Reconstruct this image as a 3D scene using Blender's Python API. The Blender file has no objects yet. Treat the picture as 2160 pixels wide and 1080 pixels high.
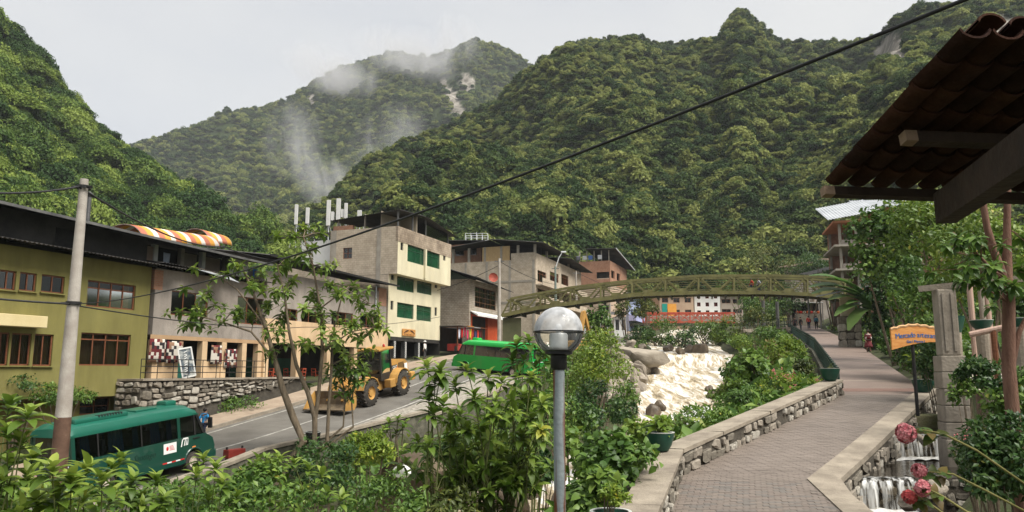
import bpy, bmesh, math, random
import numpy as np
from mathutils import Vector, Matrix, Euler, Quaternion, noise as mnoise
R = math.radians
random.seed(7); RNG = np.random.default_rng(7)
S = bpy.context.scene
COL = S.collection
# ---------------------------------------------------------------- camera, sky, sun, exposure
PITCH = R(8.5); F = 1620.0; CX, CY = 1080.0, 540.0          # focal length and centre in photograph pixels (2160 x 1080)
cam = bpy.data.cameras.new('camera'); cam.sensor_width = 36.0; cam.lens = 27.0
cam.clip_start = 0.05; cam.clip_end = 20000
camo = bpy.data.objects.new('camera', cam); COL.objects.link(camo)
camo.location = (0, 0, 0); camo.rotation_euler = (R(90) + PITCH, 0, 0)
S.camera = camo
W = bpy.data.worlds.new('World'); S.world = W; W.use_nodes = True
nt = W.node_tree; nt.nodes.clear()
def wn(t, **k):
    n = nt.nodes.new(t)
    for a, b in k.items(): setattr(n, a, b)
    return n
SUN_EL, SUN_AZ = R(56), R(124)                             # azimuth clockwise from +Y (the view direction)
sky = wn('ShaderNodeTexSky', sky_type='NISHITA', sun_disc=False)
sky.sun_elevation = SUN_EL; sky.sun_rotation = SUN_AZ; sky.air_density = 1.0; sky.dust_density = 2.0
tc = wn('ShaderNodeTexCoord')
mp = wn('ShaderNodeMapping'); mp.inputs['Scale'].default_value = (1, 1, 2.2)
nz = wn('ShaderNodeTexNoise'); nz.inputs['Scale'].default_value = 1.3; nz.inputs['Detail'].default_value = 5; nz.inputs['Roughness'].default_value = 0.5
cr = wn('ShaderNodeValToRGB')
cr.color_ramp.elements[0].position = 0.36; cr.color_ramp.elements[0].color = (0.136, 0.140, 0.149, 1)
cr.color_ramp.elements[1].position = 0.60; cr.color_ramp.elements[1].color = (0.176, 0.174, 0.170, 1)
bg1 = wn('ShaderNodeBackground'); bg1.inputs['Strength'].default_value = 0.05
bg2 = wn('ShaderNodeBackground'); bg2.inputs['Strength'].default_value = 1.0
mx = wn('ShaderNodeMixShader'); mx.inputs[0].default_value = 0.93
wo = wn('ShaderNodeOutputWorld')
L = nt.links.new
L(tc.outputs['Generated'], mp.inputs['Vector']); L(mp.outputs[0], nz.inputs['Vector']); L(nz.outputs['Fac'], cr.inputs[0])
L(sky.outputs[0], bg1.inputs['Color']); L(cr.outputs[0], bg2.inputs['Color'])
L(bg1.outputs[0], mx.inputs[1]); L(bg2.outputs[0], mx.inputs[2]); L(mx.outputs[0], wo.inputs['Surface'])
sun = bpy.data.lights.new('sun', 'SUN'); sun.energy = 1.5; sun.angle = R(36); sun.color = (1.0, 0.96, 0.88)
suno = bpy.data.objects.new('sun', sun); COL.objects.link(suno)
sd = Vector((math.sin(SUN_AZ) * math.cos(SUN_EL), math.cos(SUN_AZ) * math.cos(SUN_EL), math.sin(SUN_EL)))
suno.rotation_euler = (-sd).to_track_quat('-Z', 'Y').to_euler(); suno.location = (60, -60, 120)
S.view_settings.view_transform = 'Standard'; S.view_settings.look = 'None'
S.view_settings.exposure = 2.25; S.view_settings.gamma = 1.0; S.view_settings.use_curve_mapping = False
S.render.engine = 'CYCLES'
cy = S.cycles
cy.use_denoising = True
try: cy.denoiser = 'OPENIMAGEDENOISE'
except Exception: pass
cy.max_bounces = 6; cy.diffuse_bounces = 3; cy.glossy_bounces = 2; cy.transmission_bounces = 5; cy.transparent_max_bounces = 12; cy.volume_bounces = 0
cy.sample_clamp_indirect = 4.0; cy.caustics_reflective = False; cy.caustics_refractive = False
cy.volume_step_rate = 4.0; cy.volume_max_steps = 128

# ---------------------------------------------------------------- pixels to world
CP, SP = math.cos(PITCH), math.sin(PITCH)
def ray(px, py):
    dx = (px - CX) / F; dy = (CY - py) / F
    return Vector((dx, CP - dy * SP, SP + dy * CP))
def P(px, py, Y):                                           # point seen at a pixel, at ground distance Y
    d = ray(px, py); return d * (Y / d.y)
def PZ(px, py, z):
    d = ray(px, py); return d * (z / d.z)
def lerp(a, b, t): return a + (b - a) * t
def interp(x, xs, ys): return float(np.interp(x, xs, ys))

# ---------------------------------------------------------------- object helpers
def tag(o, label=None, cat=None, group=None, kind=None):
    if label: o['label'] = label
    if cat: o['category'] = cat
    if group: o['group'] = group
    if kind: o['kind'] = kind
    return o
def thing(name, label, cat, loc=(0, 0, 0), rotz=0.0, group=None):
    o = bpy.data.objects.new(name, None); COL.objects.link(o)
    o.empty_display_size = 0.2
    o.location = loc; o.rotation_euler = (0, 0, rotz)
    return tag(o, label, cat, group)
def copy_tree(o, parent=None):
    c = o.copy(); COL.objects.link(c); c.parent = parent
    for ch in o.children: copy_tree(ch, c)
    return c
def link(name, me, parent=None, loc=None, rot=None, scale=None):
    o = bpy.data.objects.new(name, me); COL.objects.link(o)
    if parent is not None: o.parent = parent
    if loc is not None: o.location = loc
    if rot is not None: o.rotation_euler = rot
    if scale is not None: o.scale = scale
    return o
def np_mesh(name, V, Fq, mat=None, smooth=False, var=None):
    """mesh from numpy arrays; all faces have the same number of corners"""
    V = np.asarray(V, dtype=np.float32); Fq = np.asarray(Fq, dtype=np.int32)
    me = bpy.data.meshes.new(name)
    me.vertices.add(len(V)); me.vertices.foreach_set('co', V.ravel())
    k = Fq.shape[1]
    me.loops.add(Fq.size); me.loops.foreach_set('vertex_index', Fq.ravel())
    me.polygons.add(len(Fq)); me.polygons.foreach_set('loop_start', np.arange(0, Fq.size, k, dtype=np.int32))
    try: me.polygons.foreach_set('loop_total', np.full(len(Fq), k, dtype=np.int32))
    except Exception: pass
    if smooth: me.polygons.foreach_set('use_smooth', np.ones(len(Fq), dtype=bool))
    if mat: me.materials.append(mat)
    if var is not None:
        a = me.attributes.new('var', 'FLOAT', 'POINT'); a.data.foreach_set('value', np.asarray(var, dtype=np.float32))
    me.update(calc_edges=True); me.validate()
    return me
class MB:
    """collects shapes of one part and links them as one mesh object"""
    def __init__(s): s.v = []; s.f = []; s.m = []; s.cur = 0
    def add(s, vs, fs):
        b = len(s.v); s.v += [tuple(v) for v in vs]
        for f in fs: s.f.append(tuple(b + i for i in f)); s.m.append(s.cur)
        return s
    def quad(s, a, b, c, d): return s.add([a, b, c, d], [(0, 1, 2, 3)])
    def box(s, x0, x1, y0, y1, z0, z1, M=None):
        vs = [Vector(p) for p in ((x0, y0, z0), (x1, y0, z0), (x1, y1, z0), (x0, y1, z0), (x0, y0, z1), (x1, y0, z1), (x1, y1, z1), (x0, y1, z1))]
        if M is not None: vs = [M @ v for v in vs]
        return s.add(vs, [(0, 3, 2, 1), (4, 5, 6, 7), (0, 1, 5, 4), (1, 2, 6, 5), (2, 3, 7, 6), (3, 0, 4, 7)])
    def bev(s, x0, x1, y0, y1, z0, z1, b=0.02, M=None):      # box with chamfered edges
        bm = bmesh.new(); bmesh.ops.create_cube(bm, size=1)
        for v in bm.verts: v.co = ((x0 + x1) / 2 + v.co.x * (x1 - x0), (y0 + y1) / 2 + v.co.y * (y1 - y0), (z0 + z1) / 2 + v.co.z * (z1 - z0))
        bmesh.ops.bevel(bm, geom=list(bm.edges), offset=b, segments=2, affect='EDGES', profile=0.6)
        bm.verts.index_update()
        vs = [v.co.copy() if M is None else M @ v.co for v in bm.verts]
        s.add(vs, [tuple(v.index for v in f.verts) for f in bm.faces]); bm.free(); return s
    def bar(s, a, b, w, h=None, up=(0, 0, 1)):
        a, b = Vector(a), Vector(b); h = h or w; d = (b - a)
        if d.length < 1e-6: return s
        d.normalize(); u = Vector(up)
        if abs(d.dot(u)) > 0.98: u = Vector((1, 0, 0))
        x = d.cross(u).normalized() * (w / 2); y = x.normalized().cross(d).normalized() * (h / 2)
        return s.add([a - x - y, a + x - y, a + x + y, a - x + y, b - x - y, b + x - y, b + x + y, b - x + y],
                     [(0, 3, 2, 1), (4, 5, 6, 7), (0, 1, 5, 4), (1, 2, 6, 5), (2, 3, 7, 6), (3, 0, 4, 7)])
    def tube(s, pts, rad, n=8, cap=True):
        pts = [Vector(p) for p in pts]
        if not hasattr(rad, '__len__'): rad = [rad] * len(pts)
        vs = []; fs = []; u = None
        for i, p in enumerate(pts):
            d = (pts[min(i + 1, len(pts) - 1)] - pts[max(i - 1, 0)])
            d = d.normalized() if d.length > 1e-9 else Vector((0, 0, 1))
            if u is None: u = d.orthogonal().normalized()
            u = (u - d * u.dot(d)); u = u.normalized() if u.length > 1e-6 else d.orthogonal().normalized()
            w = d.cross(u)
            for k in range(n):
                a = 2 * math.pi * k / n; vs.append(p + (u * math.cos(a) + w * math.sin(a)) * rad[i])
        for i in range(len(pts) - 1):
            for k in range(n):
                k2 = (k + 1) % n; fs.append((i * n + k, i * n + k2, (i + 1) * n + k2, (i + 1) * n + k))
        if cap: fs.append(tuple(range(n))[::-1]); fs.append(tuple((len(pts) - 1) * n + k for k in range(n)))
        return s.add(vs, fs)
    def lathe(s, prof, n=20, M=None, arc=2 * math.pi):
        vs = []; fs = []; full = arc > 6.28; m = n if full else n + 1
        for r, z in prof:
            for k in range(m):
                a = arc * k / n; v = Vector((r * math.cos(a), r * math.sin(a), z)); vs.append(M @ v if M is not None else v)
        for i in range(len(prof) - 1):
            for k in range(n):
                k2 = (k + 1) % m; fs.append((i * m + k, i * m + k2, (i + 1) * m + k2, (i + 1) * m + k))
        return s.add(vs, fs)
    def prism(s, poly, d0, d1, M=None):                      # polygon in (x, z), extruded along y
        n = len(poly)
        vs = [Vector((x, d0, z)) for x, z in poly] + [Vector((x, d1, z)) for x, z in poly]
        if M is not None: vs = [M @ v for v in vs]
        return s.add(vs, [tuple(range(n)), tuple(range(2 * n - 1, n - 1, -1))] + [(i, i + n, (i + 1) % n + n, (i + 1) % n) for i in range(n)])
    def sphere(s, c, r, nu=12, nv=8, sc=(1, 1, 1)):
        c = Vector(c); prof = []
        vs = []; fs = []
        for i in range(nv + 1):
            t = math.pi * i / nv
            for k in range(nu):
                a = 2 * math.pi * k / nu
                vs.append(c + Vector((r * sc[0] * math.sin(t) * math.cos(a), r * sc[1] * math.sin(t) * math.sin(a), r * sc[2] * math.cos(t))))
        for i in range(nv):
            for k in range(nu):
                k2 = (k + 1) % nu; fs.append((i * nu + k, (i + 1) * nu + k, (i + 1) * nu + k2, i * nu + k2))
        return s.add(vs, fs)
    def mesh(s, name, mats, smooth=False):
        me = bpy.data.meshes.new(name); me.from_pydata(s.v, [], s.f)
        if not isinstance(mats, (list, tuple)): mats = [mats]
        for m in mats: me.materials.append(m)
        if len(mats) > 1: me.polygons.foreach_set('material_index', s.m)
        bm = bmesh.new(); bm.from_mesh(me); bmesh.ops.remove_doubles(bm, verts=bm.verts, dist=1e-5)
        bmesh.ops.recalc_face_normals(bm, faces=bm.faces); bm.to_mesh(me); bm.free()
        if smooth:
            me.polygons.foreach_set('use_smooth', [True] * len(me.polygons))
            if smooth == 'auto': me.set_sharp_from_angle(angle=R(38))
        me.update()
        return me
    def build(s, name, mats, parent=None, smooth=False, **k):
        return link(name, s.mesh(name, mats, smooth), parent, **k)

# ---------------------------------------------------------------- materials
MATS = {}
def mat(name, c1, c2=None, scale=4.0, rough=0.8, bump=0.0, bscale=None, metal=0.0, detail=6.0, coord='Object', spec=0.3, c3=None, dist=0.0, stretch=None, lo=0.35, hi=0.65, coat=0.0, emit=None, streak=0.0):
    if name in MATS: return MATS[name]
    m = bpy.data.materials.new(name); MATS[name] = m; m.use_nodes = True
    t = m.node_tree; b = t.nodes['Principled BSDF']; l = t.links.new
    b.inputs['Roughness'].default_value = rough; b.inputs['Metallic'].default_value = metal
    b.inputs['Specular IOR Level'].default_value = spec
    if coat: b.inputs['Coat Weight'].default_value = coat
    b.inputs['Base Color'].default_value = (*c1, 1)
    tcn = t.nodes.new('ShaderNodeTexCoord'); vec = tcn.outputs[coord]
    if coord == 'World':
        pass
    if stretch:
        mpn = t.nodes.new('ShaderNodeMapping'); mpn.inputs['Scale'].default_value = stretch; l(vec, mpn.inputs['Vector']); vec = mpn.outputs[0]
    if c2 is not None:
        n = t.nodes.new('ShaderNodeTexNoise'); n.inputs['Scale'].default_value = scale; n.inputs['Detail'].default_value = detail; n.inputs['Roughness'].default_value = 0.62; n.inputs['Distortion'].default_value = dist
        l(vec, n.inputs['Vector'])
        r = t.nodes.new('ShaderNodeValToRGB'); r.color_ramp.elements[0].position = lo; r.color_ramp.elements[1].position = hi
        r.color_ramp.elements[0].color = (*c1, 1); r.color_ramp.elements[1].color = (*c2, 1)
        if c3 is not None:
            e = r.color_ramp.elements.new(min(0.98, hi + 0.12)); e.color = (*c3, 1)
        l(n.outputs['Fac'], r.inputs[0]); colr = r.outputs[0]
        if streak:                                            # water stains running down
            m3 = t.nodes.new('ShaderNodeMapping'); m3.inputs['Scale'].default_value = (0.8, 0.8, 0.16); l(tcn.outputs['Object'], m3.inputs['Vector'])
            n3 = t.nodes.new('ShaderNodeTexNoise'); n3.inputs['Scale'].default_value = 1.0; n3.inputs['Detail'].default_value = 9; n3.inputs['Roughness'].default_value = 0.7; l(m3.outputs[0], n3.inputs['Vector'])
            r3 = t.nodes.new('ShaderNodeValToRGB'); r3.color_ramp.elements[0].position = 0.32; r3.color_ramp.elements[0].color = (*[1 - streak] * 3, 1); r3.color_ramp.elements[1].position = 0.62; r3.color_ramp.elements[1].color = (1, 1, 1, 1); l(n3.outputs['Fac'], r3.inputs[0])
            mm = t.nodes.new('ShaderNodeMixRGB'); mm.blend_type = 'MULTIPLY'; mm.inputs[0].default_value = 1.0; l(colr, mm.inputs[1]); l(r3.outputs[0], mm.inputs[2]); colr = mm.outputs[0]
        l(colr, b.inputs['Base Color'])
    if bump:
        n2 = t.nodes.new('ShaderNodeTexNoise'); n2.inputs['Scale'].default_value = bscale or scale * 6; n2.inputs['Detail'].default_value = 5
        l(vec, n2.inputs['Vector'])
        bp = t.nodes.new('ShaderNodeBump'); bp.inputs['Strength'].default_value = bump; bp.inputs['Distance'].default_value = 0.05
        l(n2.outputs['Fac'], bp.inputs['Height']); l(bp.outputs[0], b.inputs['Normal'])
    if emit: b.inputs['Emission Color'].default_value = (*emit[0], 1); b.inputs['Emission Strength'].default_value = emit[1]
    return m
def mat_block(name, c1, c2, mortar, bw, bh, ms=0.012, rough=0.9, stain=(0.5, 0.5, 0.5), bump=0.4):
    """masonry too far away to pick apart: courses in the local (x+y, z) plane, with stains"""
    if name in MATS: return MATS[name]
    m = bpy.data.materials.new(name); MATS[name] = m; m.use_nodes = True
    t = m.node_tree; b = t.nodes['Principled BSDF']; l = t.links.new; N = t.nodes.new
    b.inputs['Roughness'].default_value = rough; b.inputs['Specular IOR Level'].default_value = 0.2
    tcn = N('ShaderNodeTexCoord'); sx = N('ShaderNodeSeparateXYZ'); l(tcn.outputs['Object'], sx.inputs[0])
    ad = N('ShaderNodeMath'); ad.operation = 'ADD'; l(sx.outputs[0], ad.inputs[0]); l(sx.outputs[1], ad.inputs[1])
    cb = N('ShaderNodeCombineXYZ'); l(ad.outputs[0], cb.inputs[0]); l(sx.outputs[2], cb.inputs[1])
    bt = N('ShaderNodeTexBrick'); l(cb.outputs[0], bt.inputs['Vector'])
    bt.inputs['Color1'].default_value = (*c1, 1); bt.inputs['Color2'].default_value = (*c2, 1); bt.inputs['Mortar'].default_value = (*mortar, 1)
    bt.inputs['Scale'].default_value = 1.0; bt.inputs['Mortar Size'].default_value = ms; bt.inputs['Brick Width'].default_value = bw; bt.inputs['Row Height'].default_value = bh; bt.inputs['Bias'].default_value = 0.0
    n = N('ShaderNodeTexNoise'); n.inputs['Scale'].default_value = 0.7; n.inputs['Detail'].default_value = 8; n.inputs['Roughness'].default_value = 0.7; l(tcn.outputs['Object'], n.inputs['Vector'])
    r = N('ShaderNodeValToRGB'); r.color_ramp.elements[0].position = 0.4; r.color_ramp.elements[0].color = (*stain, 1); r.color_ramp.elements[1].position = 0.6; r.color_ramp.elements[1].color = (1, 1, 1, 1); l(n.outputs['Fac'], r.inputs[0])
    mxn = N('ShaderNodeMixRGB'); mxn.blend_type = 'MULTIPLY'; mxn.inputs[0].default_value = 0.85; l(bt.outputs['Color'], mxn.inputs[1]); l(r.outputs[0], mxn.inputs[2])
    l(mxn.outputs[0], b.inputs['Base Color'])
    bp = N('ShaderNodeBump'); bp.inputs['Strength'].default_value = bump; bp.inputs['Distance'].default_value = 0.02; bp.invert = True
    l(bt.outputs['Fac'], bp.inputs['Height']); l(bp.outputs[0], b.inputs['Normal'])
    return m
def mat_leaf(name, dark, mid, light, rough=0.45, trans=0.3, spec=0.35, wscale=0.25, objrand=0.0):
    """foliage: colour varies leaf by leaf (attribute 'var') and slowly over the plant"""
    if name in MATS: return MATS[name]
    m = bpy.data.materials.new(name); MATS[name] = m; m.use_nodes = True
    t = m.node_tree; b = t.nodes['Principled BSDF']; l = t.links.new; N = t.nodes.new
    b.inputs['Roughness'].default_value = rough; b.inputs['Specular IOR Level'].default_value = spec
    at = N('ShaderNodeAttribute'); at.attribute_name = 'var'
    g = N('ShaderNodeNewGeometry'); nz = N('ShaderNodeTexNoise'); nz.inputs['Scale'].default_value = wscale; nz.inputs['Detail'].default_value = 3; l(g.outputs['Position'], nz.inputs['Vector'])
    a1 = N('ShaderNodeMath'); a1.operation = 'MULTIPLY_ADD'; a1.inputs[1].default_value = 0.9; l(nz.outputs['Fac'], a1.inputs[0]); 
    a0 = N('ShaderNodeMath'); a0.operation = 'MULTIPLY_ADD'; a0.inputs[1].default_value = 0.6; a0.inputs[2].default_value = -0.27; l(at.outputs['Fac'], a0.inputs[0]); l(a0.outputs[0], a1.inputs[2])
    fac = a1.outputs[0]
    if objrand:
        oi = N('ShaderNodeObjectInfo'); a2 = N('ShaderNodeMath'); a2.operation = 'MULTIPLY_ADD'; a2.inputs[1].default_value = objrand; l(oi.outputs['Random'], a2.inputs[0])
        sb = N('ShaderNodeMath'); sb.operation = 'SUBTRACT'; l(fac, sb.inputs[0]); sb.inputs[1].default_value = objrand / 2; l(sb.outputs[0], a2.inputs[2]); fac = a2.outputs[0]
    r = N('ShaderNodeValToRGB'); e = r.color_ramp.elements; e[0].position = 0.2; e[0].color = (*dark, 1); e[1].position = 0.85; e[1].color = (*light, 1); q = e.new(0.5); q.color = (*mid, 1)
    if not objrand: q = r.color_ramp.elements.new(0.98); q.color = (light[0] * 1.25 + 0.03, light[1] * 0.95, light[2] * 0.6, 1)
    l(fac, r.inputs[0]); l(r.outputs[0], b.inputs['Base Color'])
    if trans:
        tr = N('ShaderNodeBsdfTranslucent'); l(r.outputs[0], tr.inputs['Color']); ms = N('ShaderNodeMixShader'); ms.inputs[0].default_value = trans
        l(b.outputs[0], ms.inputs[1]); l(tr.outputs[0], ms.inputs[2]); l(ms.outputs[0], t.nodes['Material Output'].inputs['Surface'])
    return m
# ================================================================ THE LAND
# street axis: the house fronts on the far side of the road stand on one line
ST = R(20.8); FD = Vector((math.sin(ST), math.cos(ST), 0)); FN = Vector((math.cos(ST), -math.sin(ST), 0))   # along the fronts, and out of them towards the river
S0 = Vector((-11.64, 72.0, 0)); ROT = math.atan2(FD.y, FD.x)
def on_front(Y, off=0.0):                                   # point on the line of fronts at distance Y, moved out by off
    p = S0 + FD * ((Y - 72.0) / FD.y); return p + FN * off
RY = [5, 15, 25, 30, 35, 42, 51, 55, 62, 66, 72, 85, 100, 120, 150, 200]
RZ = [-6.6, -6.0, -5.3, -4.95, -4.5, -3.6, -2.3, -1.65, -0.45, 0.05, 0.8, 2.0, 3.2, 4.8, 7.2, 11]
def road_z(Y): return interp(Y, RY, RZ)
def road_far(Y): return interp(Y, [5, 44, 52, 68.5, 77, 100, 200], [-31.8, -17.1, -14.1, -7.6, -4.6, 4.2, 42])
def road_near(Y): return interp(Y, [5, 25, 30, 38, 47.6, 60, 75, 100, 200], [-23, -16, -14.2, -12.2, -5.3, 0.5, 6.2, 15.4, 53])
def road_line(Y): return interp(Y, [5, 38, 43.3, 53, 75, 100, 200], [-24.5, -12.4, -9.75, -6.0, 2.4, 11.6, 50])
# foot path on the right bank
PY = [2, 6, 14, 17.5, 29, 57, 64, 85, 100, 120, 160]
PZs = [-3.55, -3.3, -2.57, -2.3, -0.9, 1.45, 2.1, 3.9, 5.3, 7.0, 10.5]
def path_z(Y): return interp(Y, PY, PZs)
def path_l(Y): return interp(Y, [2, 6, 14, 17.5, 29, 57, 98, 160], [-0.9, 0.3, 2.7, 3.76, 12.3, 22.4, 35.2, 56])
def path_r(Y): return interp(Y, [2, 6, 14, 17, 31, 64, 85, 105, 160], [4.6, 4.9, 6.0, 6.45, 16.4, 28.8, 35.7, 42, 61])
# river
RIV = [(-24, 2, -9.6, 6), (-15, 13, -8.6, 6), (-7.5, 24, -7.4, 6), (1.1, 36, -6.2, 6.5), (12.0, 55, -3.7, 8.0), (13.4, 63, -2.6, 8.2), (17.5, 78, -0.6, 8.0), (19.8, 86.0, 0.35, 8.6), (20.3, 87.6, 1.75, 9.4), (21.5, 95, 2.6, 9.0), (26, 120, 5.0, 9), (40, 165, 9, 9)]
def riv_at(Y):
    ys = [r[1] for r in RIV]; return [interp(Y, ys, [r[k] for r in RIV]) for k in (0, 2, 3)]

# ---- ground: one sheet, bent by scattered heights, fine near the camera and wide to the horizon
cp = []
for Y in np.arange(1, 200, 1.5):
    x, z, w = riv_at(Y)
    cp += [(x, Y, z - 0.9), (x - w * 0.3, Y, z - 0.8), (x + w * 0.3, Y, z - 0.8), (x - w * 0.62, Y, z + 0.55), (x + w * 0.62, Y, z + 0.55)]
    pl, pr, pz = path_l(Y), path_r(Y), path_z(Y)
    cp += [(pl - 0.55, Y, pz - 0.15), (pl + 0.1, Y, pz - 0.4), ((pl + pr) / 2, Y, pz - 0.4), (pr - 0.1, Y, pz - 0.4)]
    if Y > 30: cp += [(pr + 0.8, Y, pz - 0.1), (pr + 4, Y, pz + 1.2), (pr + 12, Y, pz + 3.0), (pr + 30, Y, pz + 9)]
    elif Y > 12: cp += [(pr + 0.3, Y, pz - 1.9), (pr + 2.0, Y, pz - 1.9), (pr + 3.6, Y, pz - 0.2), (pr + 9, Y, pz + 1.0), (pr + 25, Y, pz + 5)]
    else: cp += [(pr + 0.6, Y, pz - 0.3), (pr + 3.0, Y, pz + 0.2), (pr + 9, Y, pz + 1.6), (pr + 25, Y, pz + 5)]
    rf, rn, rz = road_far(Y), road_near(Y), road_z(Y)
    cp += [(rn + 1.3, Y, min(rz - 1.6, rz)), (rn - 0.2, Y, rz - 0.35), ((rf + rn) / 2, Y, rz - 0.35), (rf, Y, rz - 0.3), (rf - 2.2, Y, rz - 0.25), (rf - 8, Y, rz - 0.2), (rf - 25, Y, rz + 0.5), (rf - 50, Y, rz + 3)]
cp += [(x, y, -3.4) for x in (-3, -1, 0.5) for y in (3, 7, 10)] + [(x, y, -4.6) for x in (-2, 0) for y in (16, 19)] + [(-6, 8, -4.4), (-9, 7, -5.2), (-4, 13, -5)]
cp = np.array(cp)
def heights(XY):
    XY = np.asarray(XY, dtype=float); out = np.zeros(len(XY))
    for i in range(0, len(XY), 2000):
        q = XY[i:i + 2000]
        d2 = (q[:, None, 0] - cp[None, :, 0]) ** 2 + (q[:, None, 1] - cp[None, :, 1]) ** 2 + 0.15
        w = d2 ** -2.6
        out[i:i + 2000] = (w * cp[None, :, 2]).sum(1) / w.sum(1)
    return out
def ground_h(x, y): return float(heights([(x, y)])[0])
gx = np.concatenate([[-2000, -1200, -600, -250, -120], np.arange(-75, -32, 2.5), np.arange(-32, 45, 0.8), np.arange(45, 110, 3.0), [130, 250, 600, 1200, 2000]])
gy = np.concatenate([[-600, -300, -150, -60, -20], np.arange(-8, 62, 0.8), np.arange(62, 200, 2.2), [260, 500, 1100, 2000]])
GX, GY = np.meshgrid(gx, gy); XYg = np.stack([GX.ravel(), GY.ravel()], 1)
GZ = heights(np.stack([np.clip(XYg[:, 0], -90, 130), np.clip(XYg[:, 1], 1, 198)], 1))
nzv = np.array([mnoise.fractal(Vector((x * 0.23, y * 0.23, 0.0)), 1.0, 2.0, 4) for x, y in XYg])
GZ = GZ + nzv * 0.18
far = np.maximum(np.abs(XYg[:, 0]) - 200, 0) + np.maximum(XYg[:, 1] - 300, 0) + np.maximum(-XYg[:, 1] - 100, 0)
GZ = np.where(far > 0, -12.0, GZ)
nx, ny = len(gx), len(gy)
idx = np.arange(nx * ny).reshape(ny, nx)
FQ = np.stack([idx[:-1, :-1].ravel(), idx[:-1, 1:].ravel(), idx[1:, 1:].ravel(), idx[1:, :-1].ravel()], 1)
M_soil = mat('bank_soil', (0.035, 0.03, 0.018), (0.05, 0.065, 0.02), 0.9, 0.95, bump=0.8, bscale=7, c3=(0.10, 0.085, 0.055))
g = link('ground', np_mesh('ground', np.column_stack([XYg, GZ]), FQ, M_soil, True)); tag(g, kind='structure')

# ---- leafy crowns used for the far woods (instanced; each is many small leaf sprays on uneven lobes)
def rot_frames(n, up):                                       # random frames whose z is near 'up' (N,3)
    up = up + RNG.normal(0, 0.45, up.shape); up /= np.linalg.norm(up, axis=1)[:, None]
    a = np.cross(up, RNG.normal(0, 1, up.shape)); a /= np.linalg.norm(a, axis=1)[:, None] + 1e-9
    b = np.cross(up, a); return a, b, up
def crown_arrays(n_lobes, per, leaf, flat=0.75, seed=0, spread=0.62):
    """crown of radius about 1 at the origin: returns verts, quads, var"""
    global RNG
    keep = RNG; RNG = np.random.default_rng(seed)
    lob = RNG.normal(0, 1, (n_lobes, 3)); lob /= np.linalg.norm(lob, axis=1)[:, None]; lob[:, 2] = np.abs(lob[:, 2]) * 1.0 - 0.25
    lob *= (spread * RNG.uniform(0.65, 1.12, n_lobes))[:, None]; lob[:, 2] *= flat
    lr = RNG.uniform(0.24, 0.46, n_lobes)
    d = RNG.normal(0, 1, (n_lobes, per, 3)); d /= np.linalg.norm(d, axis=2)[:, :, None]; d[:, :, 2] = np.where(d[:, :, 2] < -0.3, -d[:, :, 2], d[:, :, 2])
    c = (lob[:, None, :] + d * lr[:, None, None] * RNG.uniform(0.72, 1.08, (n_lobes, per, 1)) * np.array([1, 1, flat])).reshape(-1, 3)
    nrm = d.reshape(-1, 3) * 0.8 + np.array([0, 0, 0.45]); nrm /= np.linalg.norm(nrm, axis=1)[:, None]
    a, b, u = rot_frames(len(c), nrm)
    sz = leaf * RNG.uniform(0.6, 1.4, (len(c), 1))
    v = np.stack([c - a * sz * 0.55, c - b * sz * 0.34 + u * sz * 0.10, c + a * sz * 0.6, c + b * sz * 0.34 + u * sz * 0.10], 1).reshape(-1, 3)
    q = np.arange(len(v)).reshape(-1, 4)
    lv = RNG.uniform(0.1, 0.9, n_lobes)
    var = np.repeat(np.clip(np.repeat(lv, per) * 0.6 + RNG.uniform(0, 0.4, len(c)), 0, 1), 4)
    RNG = keep
    return v, q, var
FAR_LEAF = mat_leaf('far_foliage', (0.03, 0.06, 0.016), (0.10, 0.14, 0.034), (0.23, 0.255, 0.07), rough=0.7, trans=0.3, spec=0.15, wscale=0.012, objrand=1.0)
NEAR_LEAF = mat_leaf('slope_foliage', (0.024, 0.06, 0.010), (0.085, 0.145, 0.024), (0.21, 0.275, 0.05), rough=0.6, trans=0.3, spec=0.2, wscale=0.03, objrand=0.9)
def crown_collection(name, n, lobes, per, leaf, m):
    c = bpy.data.collections.new(name)
    for i in range(n):
        v, q, var = crown_arrays(lobes, per, leaf, flat=[0.75, 0.95, 0.6][i % 3], seed=100 + i)
        o = bpy.data.objects.new(name + '_crown', np_mesh(name + '_crown', v, q, m, False, var)); c.objects.link(o)
    return c
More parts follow.
